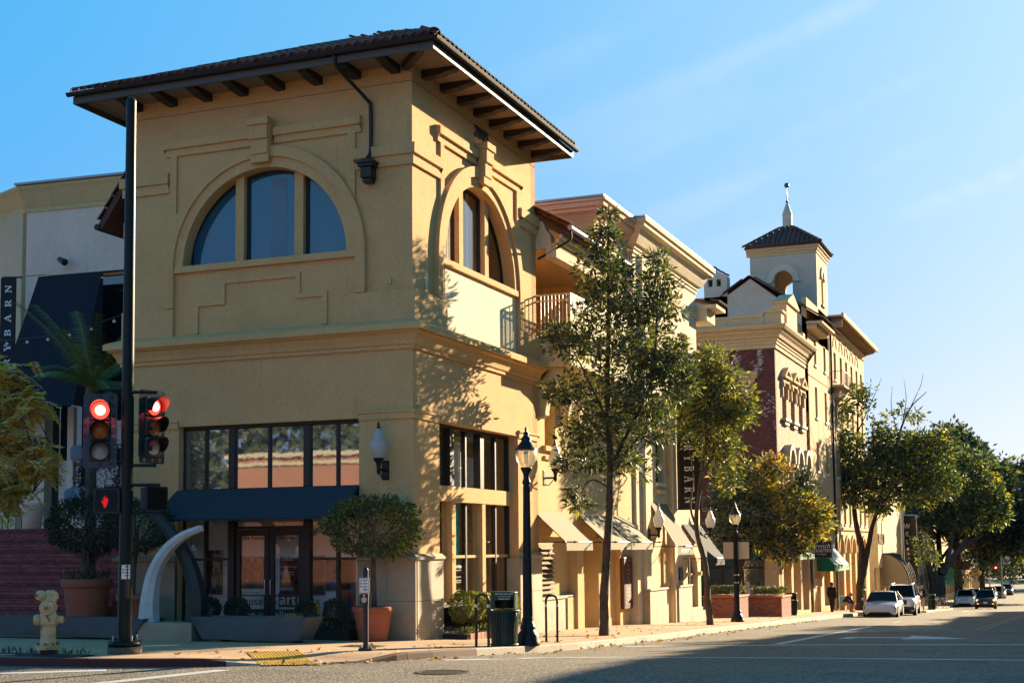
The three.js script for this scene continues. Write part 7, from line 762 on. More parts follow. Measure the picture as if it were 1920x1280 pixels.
{ // fire hydrant, wet barrel with three outlets
  const t = thing('fire_hydrant', 'cream painted fire hydrant with rusty caps and a chain by the red kerb', 'fire hydrant', [-2.95, G(-2.95, 8.55), 8.55], .62), m = mat(.72, .57, .29, { map: T.rust, roughness: .5, bumpMap: T.fine, bumpScale: .003 }), br = mat(.3, .16, .06, { map: T.mottle, roughness: .6, metalness: .3 });
  new MB().lathe([[0, 0], [.13, 0], [.13, .11], [0, .11]], 0, 0, 0, 20).build('riser', mat(.05, .038, .03, { roughness: .85 }), t);
  const b = new MB(), seg = (r0, r1, y0, y1) => b.cyl(V3(0, y0, 0), V3(0, y1, 0), r0, r1, 24); seg(.21, .21, .11, .145); seg(.21, .21, .15, .185); seg(.13, .13, .185, .5); seg(.13, .165, .5, .56); seg(.165, .165, .56, .68); seg(.165, .125, .68, .74); seg(.125, .125, .74, .95); seg(.145, .145, .95, .985); b.build('barrel', m, t);
  for (let i = 0; i < 8; i++) { const a = i * PI / 4 + .2; new MB().cyl(V3(Math.cos(a) * .178, .185, Math.sin(a) * .178), V3(Math.cos(a) * .178, .225, Math.sin(a) * .178), .022, .022, 6).build('flange_bolt', br, t); }
  const out = (dx, dy, dz, h, r, L) => { const d = V3(dx, dy, dz).normalize(), a = V3(0, h, 0), at = k => a.clone().addScaledVector(d, k), o = new MB(); o.cyl(at(0), at(L), r * .82, r * .82, 18); o.cyl(at(L - .045), at(L - .012), r * 1.12, r * 1.12, 18); o.build('outlet', m, t); const c = new MB(); c.cyl(at(L - .008), at(L + .035), r * 1.08, r * 1.0, 18); c.cyl(at(L + .035), at(L + .05), r * .7, r * .6, 14); c.build('outlet_cap', m, t); new MB().cyl(at(L + .05), at(L + .1), r * .3, r * .26, 5).build('cap_nut', br, t); };
  out(-1, 0, .15, .62, .09, .2); out(1, 0, .25, .62, .06, .22); out(-.1, 0, 1, .83, .115, .19); out(.2, 0, -1, .83, .1, .16); out(-.75, .05, .6, 1.04, .08, .18);
  const k = new MB(); k.cyl(V3(.03, .985, 0), V3(.03, 1.02, 0), .14, .14, 8); k.cyl(V3(.03, 1.02, 0), V3(.03, 1.1, 0), .135, .115, 8); k.cyl(V3(.03, 1.1, 0), V3(.03, 1.135, 0), .115, .05, 8); k.build('bonnet', m, t);
  const r = new MB(); r.tube([V3(-.03, .76, .2), V3(.0, .68, .19), V3(.04, .6, .175)], .013, 10, 5); r.build('rust_drip', br, t); const c = new MB(); for (let i = 0; i < 13; i++) c.geo(new THREE.TorusGeometry(.018, .006, 5, 8), TR(-.24 + i * .012, .56 - Math.sin(i / 12 * PI) * .16, .09, i % 2 ? PI / 2 : 0)); tag(c.build('chain', br, t), null, null, null, 'stuff'); }
{ const t = thing('push_button_post', 'short black push button post with a white instruction sign on the pavement edge', 'push button post', [1.4, G(1.4, 4.95), 4.95], .4); const s = new MB(); s.cyl(V3(0, .05, 0), V3(0, 1.5, 0), .052, .052, 14); s.geo(new THREE.SphereGeometry(.052, 12, 8), TR(0, 1.5, 0)); s.build('post', M.black, t); const b = new MB(); b.box(-.13, .13, 0, .05, -.13, .13, .01); b.build('base_plate', M.black, t); for (const [x, z] of [[-.1, -.1], [.1, -.1], [-.1, .1], [.1, .1]]) new MB().cyl(V3(x, .05, z), V3(x, .1, z), .015, .015, 6).build('bolt', M.galv, t); new MB().box(-.1, .06, .86, 1.05, .04, .13, .015).build('button_box', M.black, t); const r = new MB(); r.geo(new THREE.TorusGeometry(.045, .01, 8, 18), TR(-.02, .95, .135)); r.cyl(V3(-.02, .95, .13), V3(-.02, .95, .14), .03, .03, 12); r.build('button', M.steel, t); const bd = new MB(); bd.box(-.12, .07, 1.06, 1.36, .055, .07, .01); bd.build('sign_board', M.whitePaint, t); plane('button_sign', .17, .28, print(128, 210, (k, w, h) => { k.fillStyle = '#f0efea'; k.fillRect(0, 0, w, h); k.strokeStyle = '#111'; k.lineWidth = 5; k.strokeRect(4, 4, w - 8, h - 8); k.fillStyle = '#222'; for (let i = 0; i < 4; i++) { k.fillRect(48, 24 + i * 42, 64, 9); k.fillRect(48, 40 + i * 42, 50, 6); } k.fillStyle = '#b22'; k.fillRect(16, 62, 20, 24); k.fillRect(16, 104, 20, 24); k.fillStyle = '#222'; k.fillRect(18, 20, 14, 24); }), TR(-.025, 1.21, .072), t); const led = new MB(); led.geo(new THREE.SphereGeometry(.01, 6, 5), TR(-.02, 1.035, .135)); led.build('led', redGlow, t); }
function bin(label, p, big) { const t = thing('litter_bin', label, 'litter bin', p, .4), m = mat(.012, .04, .03, { roughness: .4, metalness: .2 }); const R = .3; new MB().lathe([[0, 0], [R * .92, 0], [R * .92, .03], [R * .88, .06], [R * .93, .74], [0, .74]], 0, 0, 0, 28).build('liner', M.black, t); for (let i = 0; i < 34; i++) { const a = i / 34 * 2 * PI, g = new MB(); g.geo(new THREE.BoxGeometry(.03, .7, .012), TR(Math.sin(a) * R * .95, .39, Math.cos(a) * R * .95, a, .06 - .12 * 0)); g.build('slat', m, t); } const r = new MB(); for (const y of [.04, .74]) r.geo(new THREE.TorusGeometry(R * (y > .5 ? 1.02 : .94), .018, 8, 30), TR(0, y, 0, 0, PI / 2)); r.build('ring', m, t);
  const h = new MB(); h.sheet(36, 1, (u, v) => { const a = .75 + u * (2 * PI - 1.5); return [Math.sin(a) * R * .93, .77 + v * .33, Math.cos(a) * R * .93]; }); h.sheet(12, 1, (u, v) => { const a = -.75 + u * 1.5; return [Math.sin(a) * R * .93, .97 + v * .13, Math.cos(a) * R * .93]; }); h.lathe([[R * .93, 1.1], [R * .97, 1.11], [R * .95, 1.135], [0, 1.145]], 0, 0, 0, 28); h.build('hood', m, t); if (big) plane('lettering', .4, .2, print(256, 128, (k, w, q) => { k.clearRect(0, 0, w, q); k.fillStyle = '#dfe3dc'; k.font = 'bold 26px sans-serif'; k.textAlign = 'center'; k.fillText('BOTTLES AND CANS', w / 2, 34, 240); k.fillRect(40, 56, 176, 5); k.fillText('TRASH ONLY', w / 2, 100, 200); }, true), TR(0, 1.03, .295), t); return t; }
bin('dark green slatted litter bin with white lettering, beside the nearest street lamp', [2.68, G(2.68, 1.2), 1.2], true); bin('dark green litter bin on the pavement beside the boutique doorway', [.72, G(.72, -42.3), -42.3]);
function rack(label, p) { const t = thing('bike_rack', label, 'bike rack', p, .15); const s = new MB(); s.tube([V3(-.13, 0, 0), V3(-.13, .5, 0), V3(-.13, .93, 0), V3(-.09, 1.03, 0), V3(0, 1.06, 0), V3(.09, 1.03, 0), V3(.13, .93, 0), V3(.13, .5, 0), V3(.13, 0, 0)], .028, 60, 10); s.build('hoop', M.black, t); for (const x of [-.13, .13]) { new MB().cyl(V3(x, .8, 0), V3(x, .86, 0), .031, .031, 10).build('reflective_band', M.whitePaint, t); new MB().box(x - .06, x + .06, 0, .012, -.06, .06).build('foot', M.black, t); } return t; }
rack('black hoop bike rack with white bands, left of the litter bin', [2.5, G(2.5, 1.95), 1.95]); rack('black hoop bike rack with white bands, right of the nearest street lamp', [2.62, G(2.62, -1.85), -1.85]);
{ // hanging boutique sign
  const t = thing('hanging_sign', 'black hanging boutique sign with white lettering beside the green awning', 'sign', [.62, 1.78, -52.7], .1); new MB().box(-.58, .58, -.47, .47, -.04, .04, .02).build('board', M.black, t); plane('lettering', 1.12, .9, print(320, 256, (k, w, h) => { k.fillStyle = '#121313'; k.fillRect(0, 0, w, h); k.strokeStyle = '#59584f'; k.lineWidth = 5; k.strokeRect(6, 6, w - 12, h - 12); k.fillStyle = '#e4e2d8'; k.textAlign = 'center'; k.font = 'italic 88px serif'; k.fillText('french', w / 2, 98); k.fillText('quarter', w / 2, 166); k.font = '36px serif'; k.fillText('boutique', w / 2, 212); k.font = '30px serif'; k.fillText('\u2766', w / 2, 38); k.fillText('\u2766', w / 2, 244); }), TR(0, 0, .042), t); const b = new MB(); b.cyl(V3(-.7, .95, 0), V3(.55, .95, 0), .025, .025, 6); b.tube([V3(-.62, 1.5, 0), V3(-.2, 1.2, 0), V3(.5, .97, 0)], .015, 12, 5); for (const x of [-.45, .45]) b.cyl(V3(x, .47, 0), V3(x, .95, 0), .012, .012, 5); b.build('bracket', M.black, t); }
{ const t = thing('wall_sign', 'small cream sign on the wall behind the walking person', 'sign', [.06, -.15, -53.9]); new MB().box(-.03, .03, -.25, .25, -.42, .42, .01).build('board', M.cream, t); plane('lettering', .7, .4, print(128, 72, (k, w, h) => { k.fillStyle = '#cfc3a2'; k.fillRect(0, 0, w, h); k.fillStyle = '#4a4030'; k.font = 'bold 26px serif'; k.textAlign = 'center'; k.fillText('APTS', w / 2, 30); k.fillText('N21', w / 2, 62); }), TR(.035, 0, 0, PI / 2), t); }
{ const L = ['parking meter with a green head beside the crouched seated person', 'parking meter between the ficus trunk and the white sedan']; [[1.9, -60.6], [2.6, -70]].forEach(([x, z], i) => { const t = thing('parking_meter', L[i], 'parking meter', [x, G(x, z), z]); new MB().cyl(V3(0, 0, 0), V3(0, 1.05, 0), .035, .035, 8).build('post', M.galv, t); const h = new MB(); h.box(-.1, .1, 1.05, 1.35, -.07, .07, .04); h.build('head', mat(.01, .16, .09, { roughness: .4 }), t); const d = new MB(); d.geo(new THREE.SphereGeometry(.1, 12, 8, 0, 2 * PI, 0, PI / 2), TR(0, 1.35, 0)); d.build('dome', M.galv, t); }); }
{ // far street signals on a pole
  const z = -90, x = 1.25, y = G(x, z), t = thing('signal_pole', 'slim pole with signals and a dark street name plate before the yellow building', 'signal pole', [x, y, z]); const s = new MB(); s.cyl(V3(0, 0, 0), V3(0, 8, 0), .15, .11, 10); s.build('pole', M.galv, t); const n = new MB(); n.box(-1.7, .4, 2.62, 3.05, .16, .2); n.build('name_plate', M.brown, t); plane('lettering', 2.0, .36, print(256, 48, (k, w, h) => { k.fillStyle = '#3a241a'; k.fillRect(0, 0, w, h); k.fillStyle = '#dcd2c2'; k.font = 'bold 36px sans-serif'; k.textAlign = 'center'; k.fillText('MORRO ST', w / 2, 37); }), TR(-.65, 2.83, .205), t); const a = new MB(); a.cyl(V3(-1.4, 3.1, 0), V3(.5, 3.1, 0), .05, .05, 6); a.cyl(V3(-1.5, 1.85, 0), V3(.5, 1.85, 0), .04, .04, 6); a.build('arm', M.galv, t);
  const S = (l, dx, h, ry, o) => signalHead(l, [x + dx, y + h, z + .3], ry, { ...o, power: .3 }); S('far red traffic light left of the slim pole before the yellow building', -1.05, 3.4, .25, {}); S('far traffic light seen from the side on the slim pole', .45, 4.2, 1.5, { dim: 1, body: mat(.05, .1, .05) });
  const ps = (l, dx, h) => pedSignal(l, [x + dx, y + h, z + .3], .2, true); ps('far pedestrian signal with a red hand, lower left below the street name plate', -1.3, 2.05); ps('far pedestrian signal with a red hand just under the street name plate', -.75, 2.4); }
{ const lamp = (l, x, z, h, flip) => { const y = G(x, z), t = thing('cobra_lamp', l, 'street light', [x, y, z]); const s = new MB(); s.cyl(V3(0, 0, 0), V3(0, h, 0), .13, .08, 8); s.build('pole', M.galv, t); const a = new MB(); a.tube([V3(0, h - .3, 0), V3(flip * .8, h + .1, 0), V3(flip * 1.6, h + .15, 0)], .05, 10, 6); a.build('arm', M.galv, t); const q = new MB(); q.box(flip * 1.5 - .3, flip * 1.5 + .45, h + .08, h + .22, -.14, .14, .05); q.build('lamp_head', M.whitePaint, t); return t; };
  const t = lamp('white street light pole carrying a colourful banner at the bend', 5.6, -172, 10.4, 1); const b = new MB(); b.box(.25, 1.25, 4.6, 7.4, -.02, .02); b.build('banner', M.whitePaint, t); plane('banner_print', 1, 2.8, print(64, 180, (k, w, h) => { k.fillStyle = '#c9d2d8'; k.fillRect(0, 0, w, h); const f = RNG(5); for (let i = 0; i < 30; i++) { k.fillStyle = ['#2b5fa8', '#c2452e', '#e8e2d2', '#35486b'][Math.floor(f() * 4)]; k.fillRect(f() * w, f() * h, 20, 18); } }), TR(.75, 6, .025), t); lamp('thin grey street light pole left of the bannered one', 2.9, -196, 10.4, -1);
  signalHead('distant red traffic light at the bend beside the bannered pole', [4.9, G(5, -170) + 3.7, -171.6], .1, { power: .5 }); }
{ const x = 3.35, z = -152, t = thing('warning_sign', 'yellow diamond warning sign on a post behind the white jeep', 'road sign', [x, G(x, z), z]); new MB().cyl(V3(0, 0, 0), V3(0, 3.9, 0), .05, .05, 6).build('post', M.galv, t); const d = new MB(); d.geo(new THREE.BoxGeometry(1.15, 1.15, .03), TR(0, 3.3, .06, 0, 0, PI / 4)); d.build('diamond', mat(.62, .46, .2, { roughness: .6 }), t); const p = new MB(); p.box(-.45, .45, 1.5, 2.2, .05, .08); p.build('plate', mat(.6, .5, .28), t); }
{ // brasserie sign and white sign plates further on
  const t = thing('red_shop_sign', 'dark sign board with red lettering over the far shopfront', 'sign', [1.2, G(1.2, -150) + 4.2, -150]); new MB().box(-1.6, 1.6, -.55, .55, -.05, .05).build('board', M.black, t); plane('lettering', 3, .9, print(256, 80, (k, w, h) => { k.fillStyle = '#1d0e0c'; k.fillRect(0, 0, w, h); k.fillStyle = '#b03325'; k.font = 'bold 52px serif'; k.textAlign = 'center'; k.fillText('Brasserie', w / 2, 58); }), TR(0, 0, .06), t);
  const q = thing('parking_sign', 'pair of small white sign plates on posts left of the diamond sign', 'road sign', [1.9, G(2, -150), -150]); const s = new MB(); for (const x of [-.35, .35]) s.cyl(V3(x, 0, 0), V3(x, 2.4, 0), .03, .03, 6); s.build('post', M.galv, q); for (const x of [-.35, .35]) new MB().box(x - .3, x + .3, 1.5, 2.4, .03, .05).build('plate', M.whitePaint, q); }
{ // bicycles at the kerb, built once and copied
  const L = ['bicycle parked by the ficus trunk, nearest the walking pair', 'second bicycle parked by the ficus trunk', 'third bicycle, furthest along by the ficus trunk'];
  const t = thing('bicycle', L[0], 'bicycle', [4.1, G(4, -83), -83], .35, 'bicycles parked by the ficus trunks'); for (const x of [-.52, .52]) { const w = new MB(); w.geo(new THREE.TorusGeometry(.33, .02, 8, 24), TR(x, .35, 0)); for (let i = 0; i < 8; i++) { const a = i * PI / 4; w.cyl(V3(x, .35, 0), V3(x + Math.cos(a) * .33, .35 + Math.sin(a) * .33, 0), .004, .004, 3); } w.build('wheel', M.rubber, t); } const f = new MB(); f.cyl(V3(-.52, .35, 0), V3(-.1, .33, 0), .018, .018, 6); f.cyl(V3(-.1, .33, 0), V3(-.2, .85, 0), .018, .018, 6); f.cyl(V3(-.1, .33, 0), V3(.36, .78, 0), .02, .02, 6); f.cyl(V3(-.18, .78, 0), V3(.34, .84, 0), .02, .02, 6); f.cyl(V3(.52, .35, 0), V3(.34, .95, 0), .018, .018, 6); f.cyl(V3(-.52, .35, 0), V3(-.19, .8, 0), .014, .014, 6); f.build('frame', M.steel, t); const h = new MB(); h.tube([V3(.38, .98, -.26), V3(.34, 1.0, 0), V3(.38, .98, .26)], .014, 8, 5); h.build('handlebar', M.black, t); const s = new MB(); s.box(-.33, -.1, .86, .92, -.07, .07, .03); s.build('saddle', M.black, t);
  copy(t, L[1], [4.3, G(4, -86), -86], .6); copy(t, L[2], [4.2, G(4, -90), -90], .2); }
{ const b = bin('dark green litter bin on the pavement right of the walking pair', [4.3, G(4, -79.6), -79.6]); }

// ---------------------------------------------------------------- cars (front towards +z)
const paintMat = (r, g, b, met = .2) => new THREE.MeshPhysicalMaterial({ color: new THREE.Color().setRGB(r, g, b), roughness: .35, metalness: met, clearcoat: 1, clearcoatRoughness: .06, side: THREE.DoubleSide });
const carGlass = mat(.006, .008, .009, { phys: 1, roughness: .06, ior: 1.3, specularIntensity: .7 }), lensMat = mat(.7, .72, .74, { phys: 1, roughness: .08, clearcoat: 1 }), plastic = mat(.03, .03, .032, { roughness: .6 });
function car(name, label, pos, ry, o) {
  const t = thing(name, label, o.cat || 'car', pos, ry, o.group), { L, W, H } = o, hw = W / 2, cl = o.clear, belt = o.belt, hood = o.hood, nose = o.nose;
  // stations: z, half width factor, top height, bottom height
  const st = [[L / 2, .74, nose - .12, cl + .1], [L / 2 - .04, .84, nose - .03, cl + .02], [L / 2 - .18, .94, nose + .02, cl], [L / 2 - .5, 1, lerp(nose, hood, .45) + .02, cl - .02], [o.wind + .15, 1, hood, cl - .02], [o.wind - .4, 1, belt, cl - .02], [0, 1, belt + .02, cl - .02], [-L * .25, 1, belt + .03, cl - .02], [-L / 2 + .5, .98, belt + .03, cl], [-L / 2 + .1, .92, belt, cl + .06], [-L / 2, .84, belt - .06, cl + .14]];
  const ring = ([z, k, top, bot]) => { const w = hw * k, m = lerp(bot, top, .55), R = [[w * .88, bot], [w * .97, bot + .08], [w, lerp(bot, m, .6)], [w, m], [w * .985, lerp(m, top, .55)], [w * .93, top - .03], [w * .8, top], [w * .4, top + .025], [0, top + .03]]; return [...R.map(([x, y]) => [x, y, z]), ...R.slice(0, -1).reverse().map(([x, y]) => [-x, y, z])]; };
  // refine stations smoothly
  const S = []; for (let i = 0; i < st.length - 1; i++) for (let k = 0; k < 3; k++) { const u = k / 3; S.push(st[i].map((v, j) => lerp(v, st[i + 1][j], u))); } S.push(st[st.length - 1]);
  const R = S.map(ring), P = [], I = [], n = R[0].length; R.forEach(r => r.forEach(p => P.push(...p))); for (let i = 0; i < R.length - 1; i++) for (let k = 0; k < n - 1; k++) { const a = i * n + k; I.push(a, a + n, a + 1, a + 1, a + n, a + n + 1); } for (const e of [0, R.length - 1]) for (let k = 1; k < n - 1; k++) I.push(e * n, e * n + k, e * n + k + 1); const g = new THREE.BufferGeometry(); g.setAttribute('position', new THREE.BufferAttribute(new Float32Array(P), 3)); g.setIndex(I); g.computeVertexNormals(); const body = new MB().geo(g); body.build('body', o.paint, t);
  // greenhouse: glass shell, roof, pillars
  const z1 = o.wind, z2 = o.roofF, z3 = o.roofB, z4 = o.back, b0 = belt + .01, gh = (z, w, y) => [[w, y, z], [-w, y, z]], lo = hw * .92, hi = hw * .7; const q = (a, b, c, d, nm, m) => new MB().quad(a, b, c, d).build(nm, m, t);
  q([lo * .94, hood - .02, z1], [-lo * .94, hood - .02, z1], [-hi * .97, H - .05, z2], [hi * .97, H - .05, z2], 'windscreen', carGlass); q([lo * .92, b0, z4], [-lo * .92, b0, z4], [-hi * .96, H - .06, z3], [hi * .96, H - .06, z3], 'rear_window', carGlass);
  for (const s of [1, -1]) q([s * lo, b0, z1 - .25], [s * lo, b0, z4 + .1], [s * hi, H - .06, z3 + .05], [s * hi, H - .06, z2 - .1], 'side_window', carGlass);
  { const rf = new MB(); rf.sheet(10, 12, (u, v) => { const x = (u - .5) * 2, z = lerp(z2 + .06, z3 - .06, v); return [x * hi * 1.02, H - .055 + .055 * (1 - x * x) * Math.min(1, Math.sin(clamp(v, .02, .98) * PI) * 2.5), z]; }); rf.build('roof', o.paint, t); const pl = new MB(); for (const s of [1, -1]) { pl.cyl(V3(s * lo * .96, hood - .02, z1 - .02), V3(s * hi * 1.0, H - .05, z2), .04, .035, 6); pl.cyl(V3(s * lo * .97, b0, z4), V3(s * hi, H - .06, z3), .07, .05, 6); const zm = lerp(z2, z3, .48); pl.cyl(V3(s * lo, b0, zm), V3(s * hi * 1.005, H - .06, zm), .035, .03, 6); } pl.build('pillar', o.pillar || o.paint, t); }
  if (o.rack) { for (const s of [1, -1]) { const k = new MB(); k.cyl(V3(s * hi * .9, H + .02, z2 - .2), V3(s * hi * .9, H + .02, z3 + .1), .03, .03, 6); k.build('roof_rail', M.galv, t); } }
  // wheels
  for (const z of [L / 2 - o.ax0, -L / 2 + o.ax1]) for (const s of [1, -1]) { const w = new THREE.Group(); w.name = 'wheel'; w.position.set(s * (hw - .1), o.wr, z); t.add(w); const ty = new MB(); ty.geo(new THREE.CylinderGeometry(o.wr, o.wr, .23, 26), TR(0, 0, 0, 0, 0, PI / 2)); ty.build('tyre', M.rubber, w); const rm = new MB(); rm.geo(new THREE.CylinderGeometry(o.wr * .64, o.wr * .64, .24, 20), TR(0, 0, 0, 0, 0, PI / 2)); rm.build('rim', M.galv, w); const ar = new MB(); ar.geo(new THREE.TorusGeometry(o.wr * 1.12, .05, 6, 20, PI), TR(s * .075, 0, 0, PI / 2)); ar.build('wheel_arch', o.trim || plastic, w); }
  new MB().box(-hw * .86, hw * .86, cl - .16, cl + .05, -L / 2 + .25, L / 2 - .25, .05).build('underbody', M.black, t);
  // front end
  for (const s of [1, -1]) { const h = new MB(); h.box(s * hw * (o.hl[0]), s * hw * (o.hl[1]), nose - .06 - o.hl[2], nose - .05, L / 2 - (o.hl[3] ?? .2), L / 2 + (o.hl[4] ?? -.02), .03); h.build('headlight', o.lit ? mat(.9, .8, .6, { emissive: new THREE.Color(1, .66, .3), emissiveIntensity: .8 }) : o.lens || lensMat, t); const m = new MB(); m.box(s * (hw + .02), s * (hw + .2), belt + .02, belt + .17, z1 - .32, z1 - .2, .04); m.build('mirror', o.mirror || o.paint, t); }
  const zf = L / 2; if (o.grille) { const gr = new MB(); gr.box(-hw * o.grille[0], hw * o.grille[0], o.grille[1], o.grille[2], zf - .1, zf + .012, .02); gr.build('grille', o.grilleMat || plastic, t); if (o.slots) for (let i = 0; i < 7; i++) new MB().box(-hw * .42 + i * hw * .125, -hw * .42 + i * hw * .125 + .06, o.grille[1] + .03, o.grille[2] - .03, zf, zf + .02, .01).build('grille_slot', M.black, t); }
  new MB().box(-hw * .6, hw * .6, cl + .05, cl + .17, zf - .12, zf + .01, .03).build('lower_intake', M.black, t); if (o.bumper) new MB().box(-hw * .96, hw * .96, cl + .08, cl + .3, zf - .25, zf + .05, .05).build('bumper', o.bumper, t);
  if (o.plate) new MB().box(-.16, .16, cl + .22, cl + .38, zf + .02, zf + .06, .01).build('number_plate', M.whitePaint, t); if (o.fog) for (const s of [1, -1]) new MB().box(s * hw * .62, s * hw * .8, cl + .14, cl + .26, zf, zf + .06, .02).build('indicator', mat(.5, .15, .03, { emissive: new THREE.Color(1, .35, .05), emissiveIntensity: .5 }), t);
  return t;
}
const white = paintMat(.66, .66, .66, 0), black = paintMat(.012, .013, .016, .3), silver = paintMat(.32, .33, .35, .5);
const yR = (x, z) => roadY(x, z);
const sedan = car('parked_car', 'white electric sedan with smooth nose parked nearest at the kerb', [3.95, yR(4, -53), -53.2], .02, { L: 4.7, W: 1.88, H: 1.45, clear: .2, belt: .92, hood: .88, nose: .72, wind: 1.0, roofF: .1, roofB: -1.0, back: -2.0, ax0: .88, ax1: 1.0, wr: .34, paint: white, pillar: M.black, hl: [.6, .92, .14, .35, -.06], cat: 'car', lens: mat(.05, .055, .06, { phys: 1, roughness: .1, clearcoat: 1 }) });
const suv = car('parked_suv', 'white off-road vehicle with roof rack parked behind the white sedan', [4.2, yR(4.2, -60), -60.6], .02, { L: 4.75, W: 1.9, H: 1.86, clear: .3, belt: 1.16, hood: 1.12, nose: 1.02, wind: .95, roofF: .35, roofB: -2.0, back: -2.3, ax0: .86, ax1: 1.0, wr: .38, paint: white, hl: [.56, .9, .2], grille: [.5, .72, .98], bumper: plastic, rack: 1, cat: 'car', mirror: M.black, plate: 1 });
const jeep = car('white_jeep', 'white sport utility car with slotted grille, left of the dark one in the road', [4.35, yR(4.4, -117), -117], 0, { L: 4.6, W: 1.88, H: 1.68, clear: .25, belt: 1.08, hood: 1.05, nose: .92, wind: .95, roofF: .3, roofB: -1.7, back: -2.1, ax0: .9, ax1: 1.0, wr: .36, paint: white, hl: [.62, .94, .08], grille: [.5, .66, .86], grilleMat: white, slots: 1, plate: 1, cat: 'car' });
const runner = car('dark_suv', 'dark sport utility car with lit headlights driving towards the viewer', [6.9, yR(6.9, -104), -104], .03, { L: 4.6, W: 1.8, H: 1.72, clear: .34, belt: 1.1, hood: 1.08, nose: .96, wind: .9, roofF: .3, roofB: -1.8, back: -2.2, ax0: .9, ax1: 1.0, wr: .38, paint: black, hl: [.5, .86, .17], grille: [.46, .72, .92], lit: 1, plate: 1, fog: 1, rack: 1, cat: 'car', bumper: paintMat(.03, .03, .035) });
const far1 = car('far_car', 'silver car just behind the white jeep in the far row', [4.6, yR(4.6, -130), -130], 0, { L: 4.6, W: 1.85, H: 1.72, clear: .24, belt: 1.05, hood: 1.0, nose: .88, wind: 1.0, roofF: .2, roofB: -1.6, back: -2.1, ax0: .9, ax1: 1, wr: .35, paint: silver, hl: [.6, .92, .12], grille: [.4, .6, .8], cat: 'car' });
{ const a = far1.clone(); a.name = 'far_car_001'; a.userData = { ...far1.userData, label: 'dark silver car in the middle of the far row, above the dark car roof' }; a.position.set(4.6, yR(4.6, -158), -158); a.traverse(o => { if (['body', 'roof', 'pillar', 'mirror'].includes(o.name)) o.material = paintMat(.06, .065, .075, .4); }); scene.add(a); const b = far1.clone(); b.name = 'far_car_002'; b.userData = { ...far1.userData, label: 'white car second from the far end of the row' }; b.position.set(4.9, yR(4.9, -178), -178); b.traverse(o => { if (['body', 'roof', 'pillar', 'mirror'].includes(o.name)) o.material = silver; }); scene.add(b); const c = far1.clone(); c.name = 'far_car_003'; c.userData = { ...far1.userData, label: 'dark car at the far end of the row by the bend' }; c.position.set(5.1, yR(5.1, -202), -202); c.traverse(o => { if (['body', 'roof', 'pillar', 'mirror'].includes(o.name)) o.material = black; }); scene.add(c); used.set('far_car', 4); }

// ---------------------------------------------------------------- people: smooth bodies meshed from tapered capsules
function blend(caps, grow = 0, k = .035, res = 76) { // caps: [a, b, ra, rb]
  const bb = new THREE.Box3(); for (const [a, b, ra, rb] of caps) { bb.expandByPoint(a.clone().addScalar(-ra - grow - .06)); bb.expandByPoint(a.clone().addScalar(ra + grow + .06)); bb.expandByPoint(b.clone().addScalar(-rb - grow - .06)); bb.expandByPoint(b.clone().addScalar(rb + grow + .06)); }
  const c = bb.getCenter(V3()), h = Math.max(...bb.getSize(V3()).toArray()) / 2 * 1.06, mc = new MarchingCubes(res, new THREE.MeshStandardMaterial(), false, false, 60000), p = V3(), ab = V3(), ap = V3(); mc.isolation = 0;
  for (let z = 0; z < res; z++) for (let y = 0; y < res; y++) for (let x = 0; x < res; x++) { p.set((x - res / 2) / (res / 2) * h + c.x, (y - res / 2) / (res / 2) * h + c.y, (z - res / 2) / (res / 2) * h + c.z); let d = 9; for (const [a, b, ra, rb] of caps) { ab.subVectors(b, a); ap.subVectors(p, a); const t = clamp(ap.dot(ab) / (ab.lengthSq() || 1), 0, 1), q = ap.addScaledVector(ab, -t).length() - lerp(ra, rb, t) - grow, e = Math.max(k - Math.abs(d - q), 0) / k; d = Math.min(d, q) - e * e * k / 4; } mc.field[x + y * res + z * res * res] = -d; }
  mc.update(); const n = mc.count, g = new THREE.BufferGeometry(), P = new Float32Array(n * 3), Q = new Float32Array(n * 3); for (let i = 0; i < n; i++) { P[i * 3] = mc.positionArray[i * 3] * h + c.x; P[i * 3 + 1] = mc.positionArray[i * 3 + 1] * h + c.y; P[i * 3 + 2] = mc.positionArray[i * 3 + 2] * h + c.z; Q[i * 3] = mc.normalArray[i * 3]; Q[i * 3 + 1] = mc.normalArray[i * 3 + 1]; Q[i * 3 + 2] = mc.normalArray[i * 3 + 2]; } g.setAttribute('position', new THREE.BufferAttribute(P, 3)); g.setAttribute('normal', new THREE.BufferAttribute(Q, 3)); return g; }
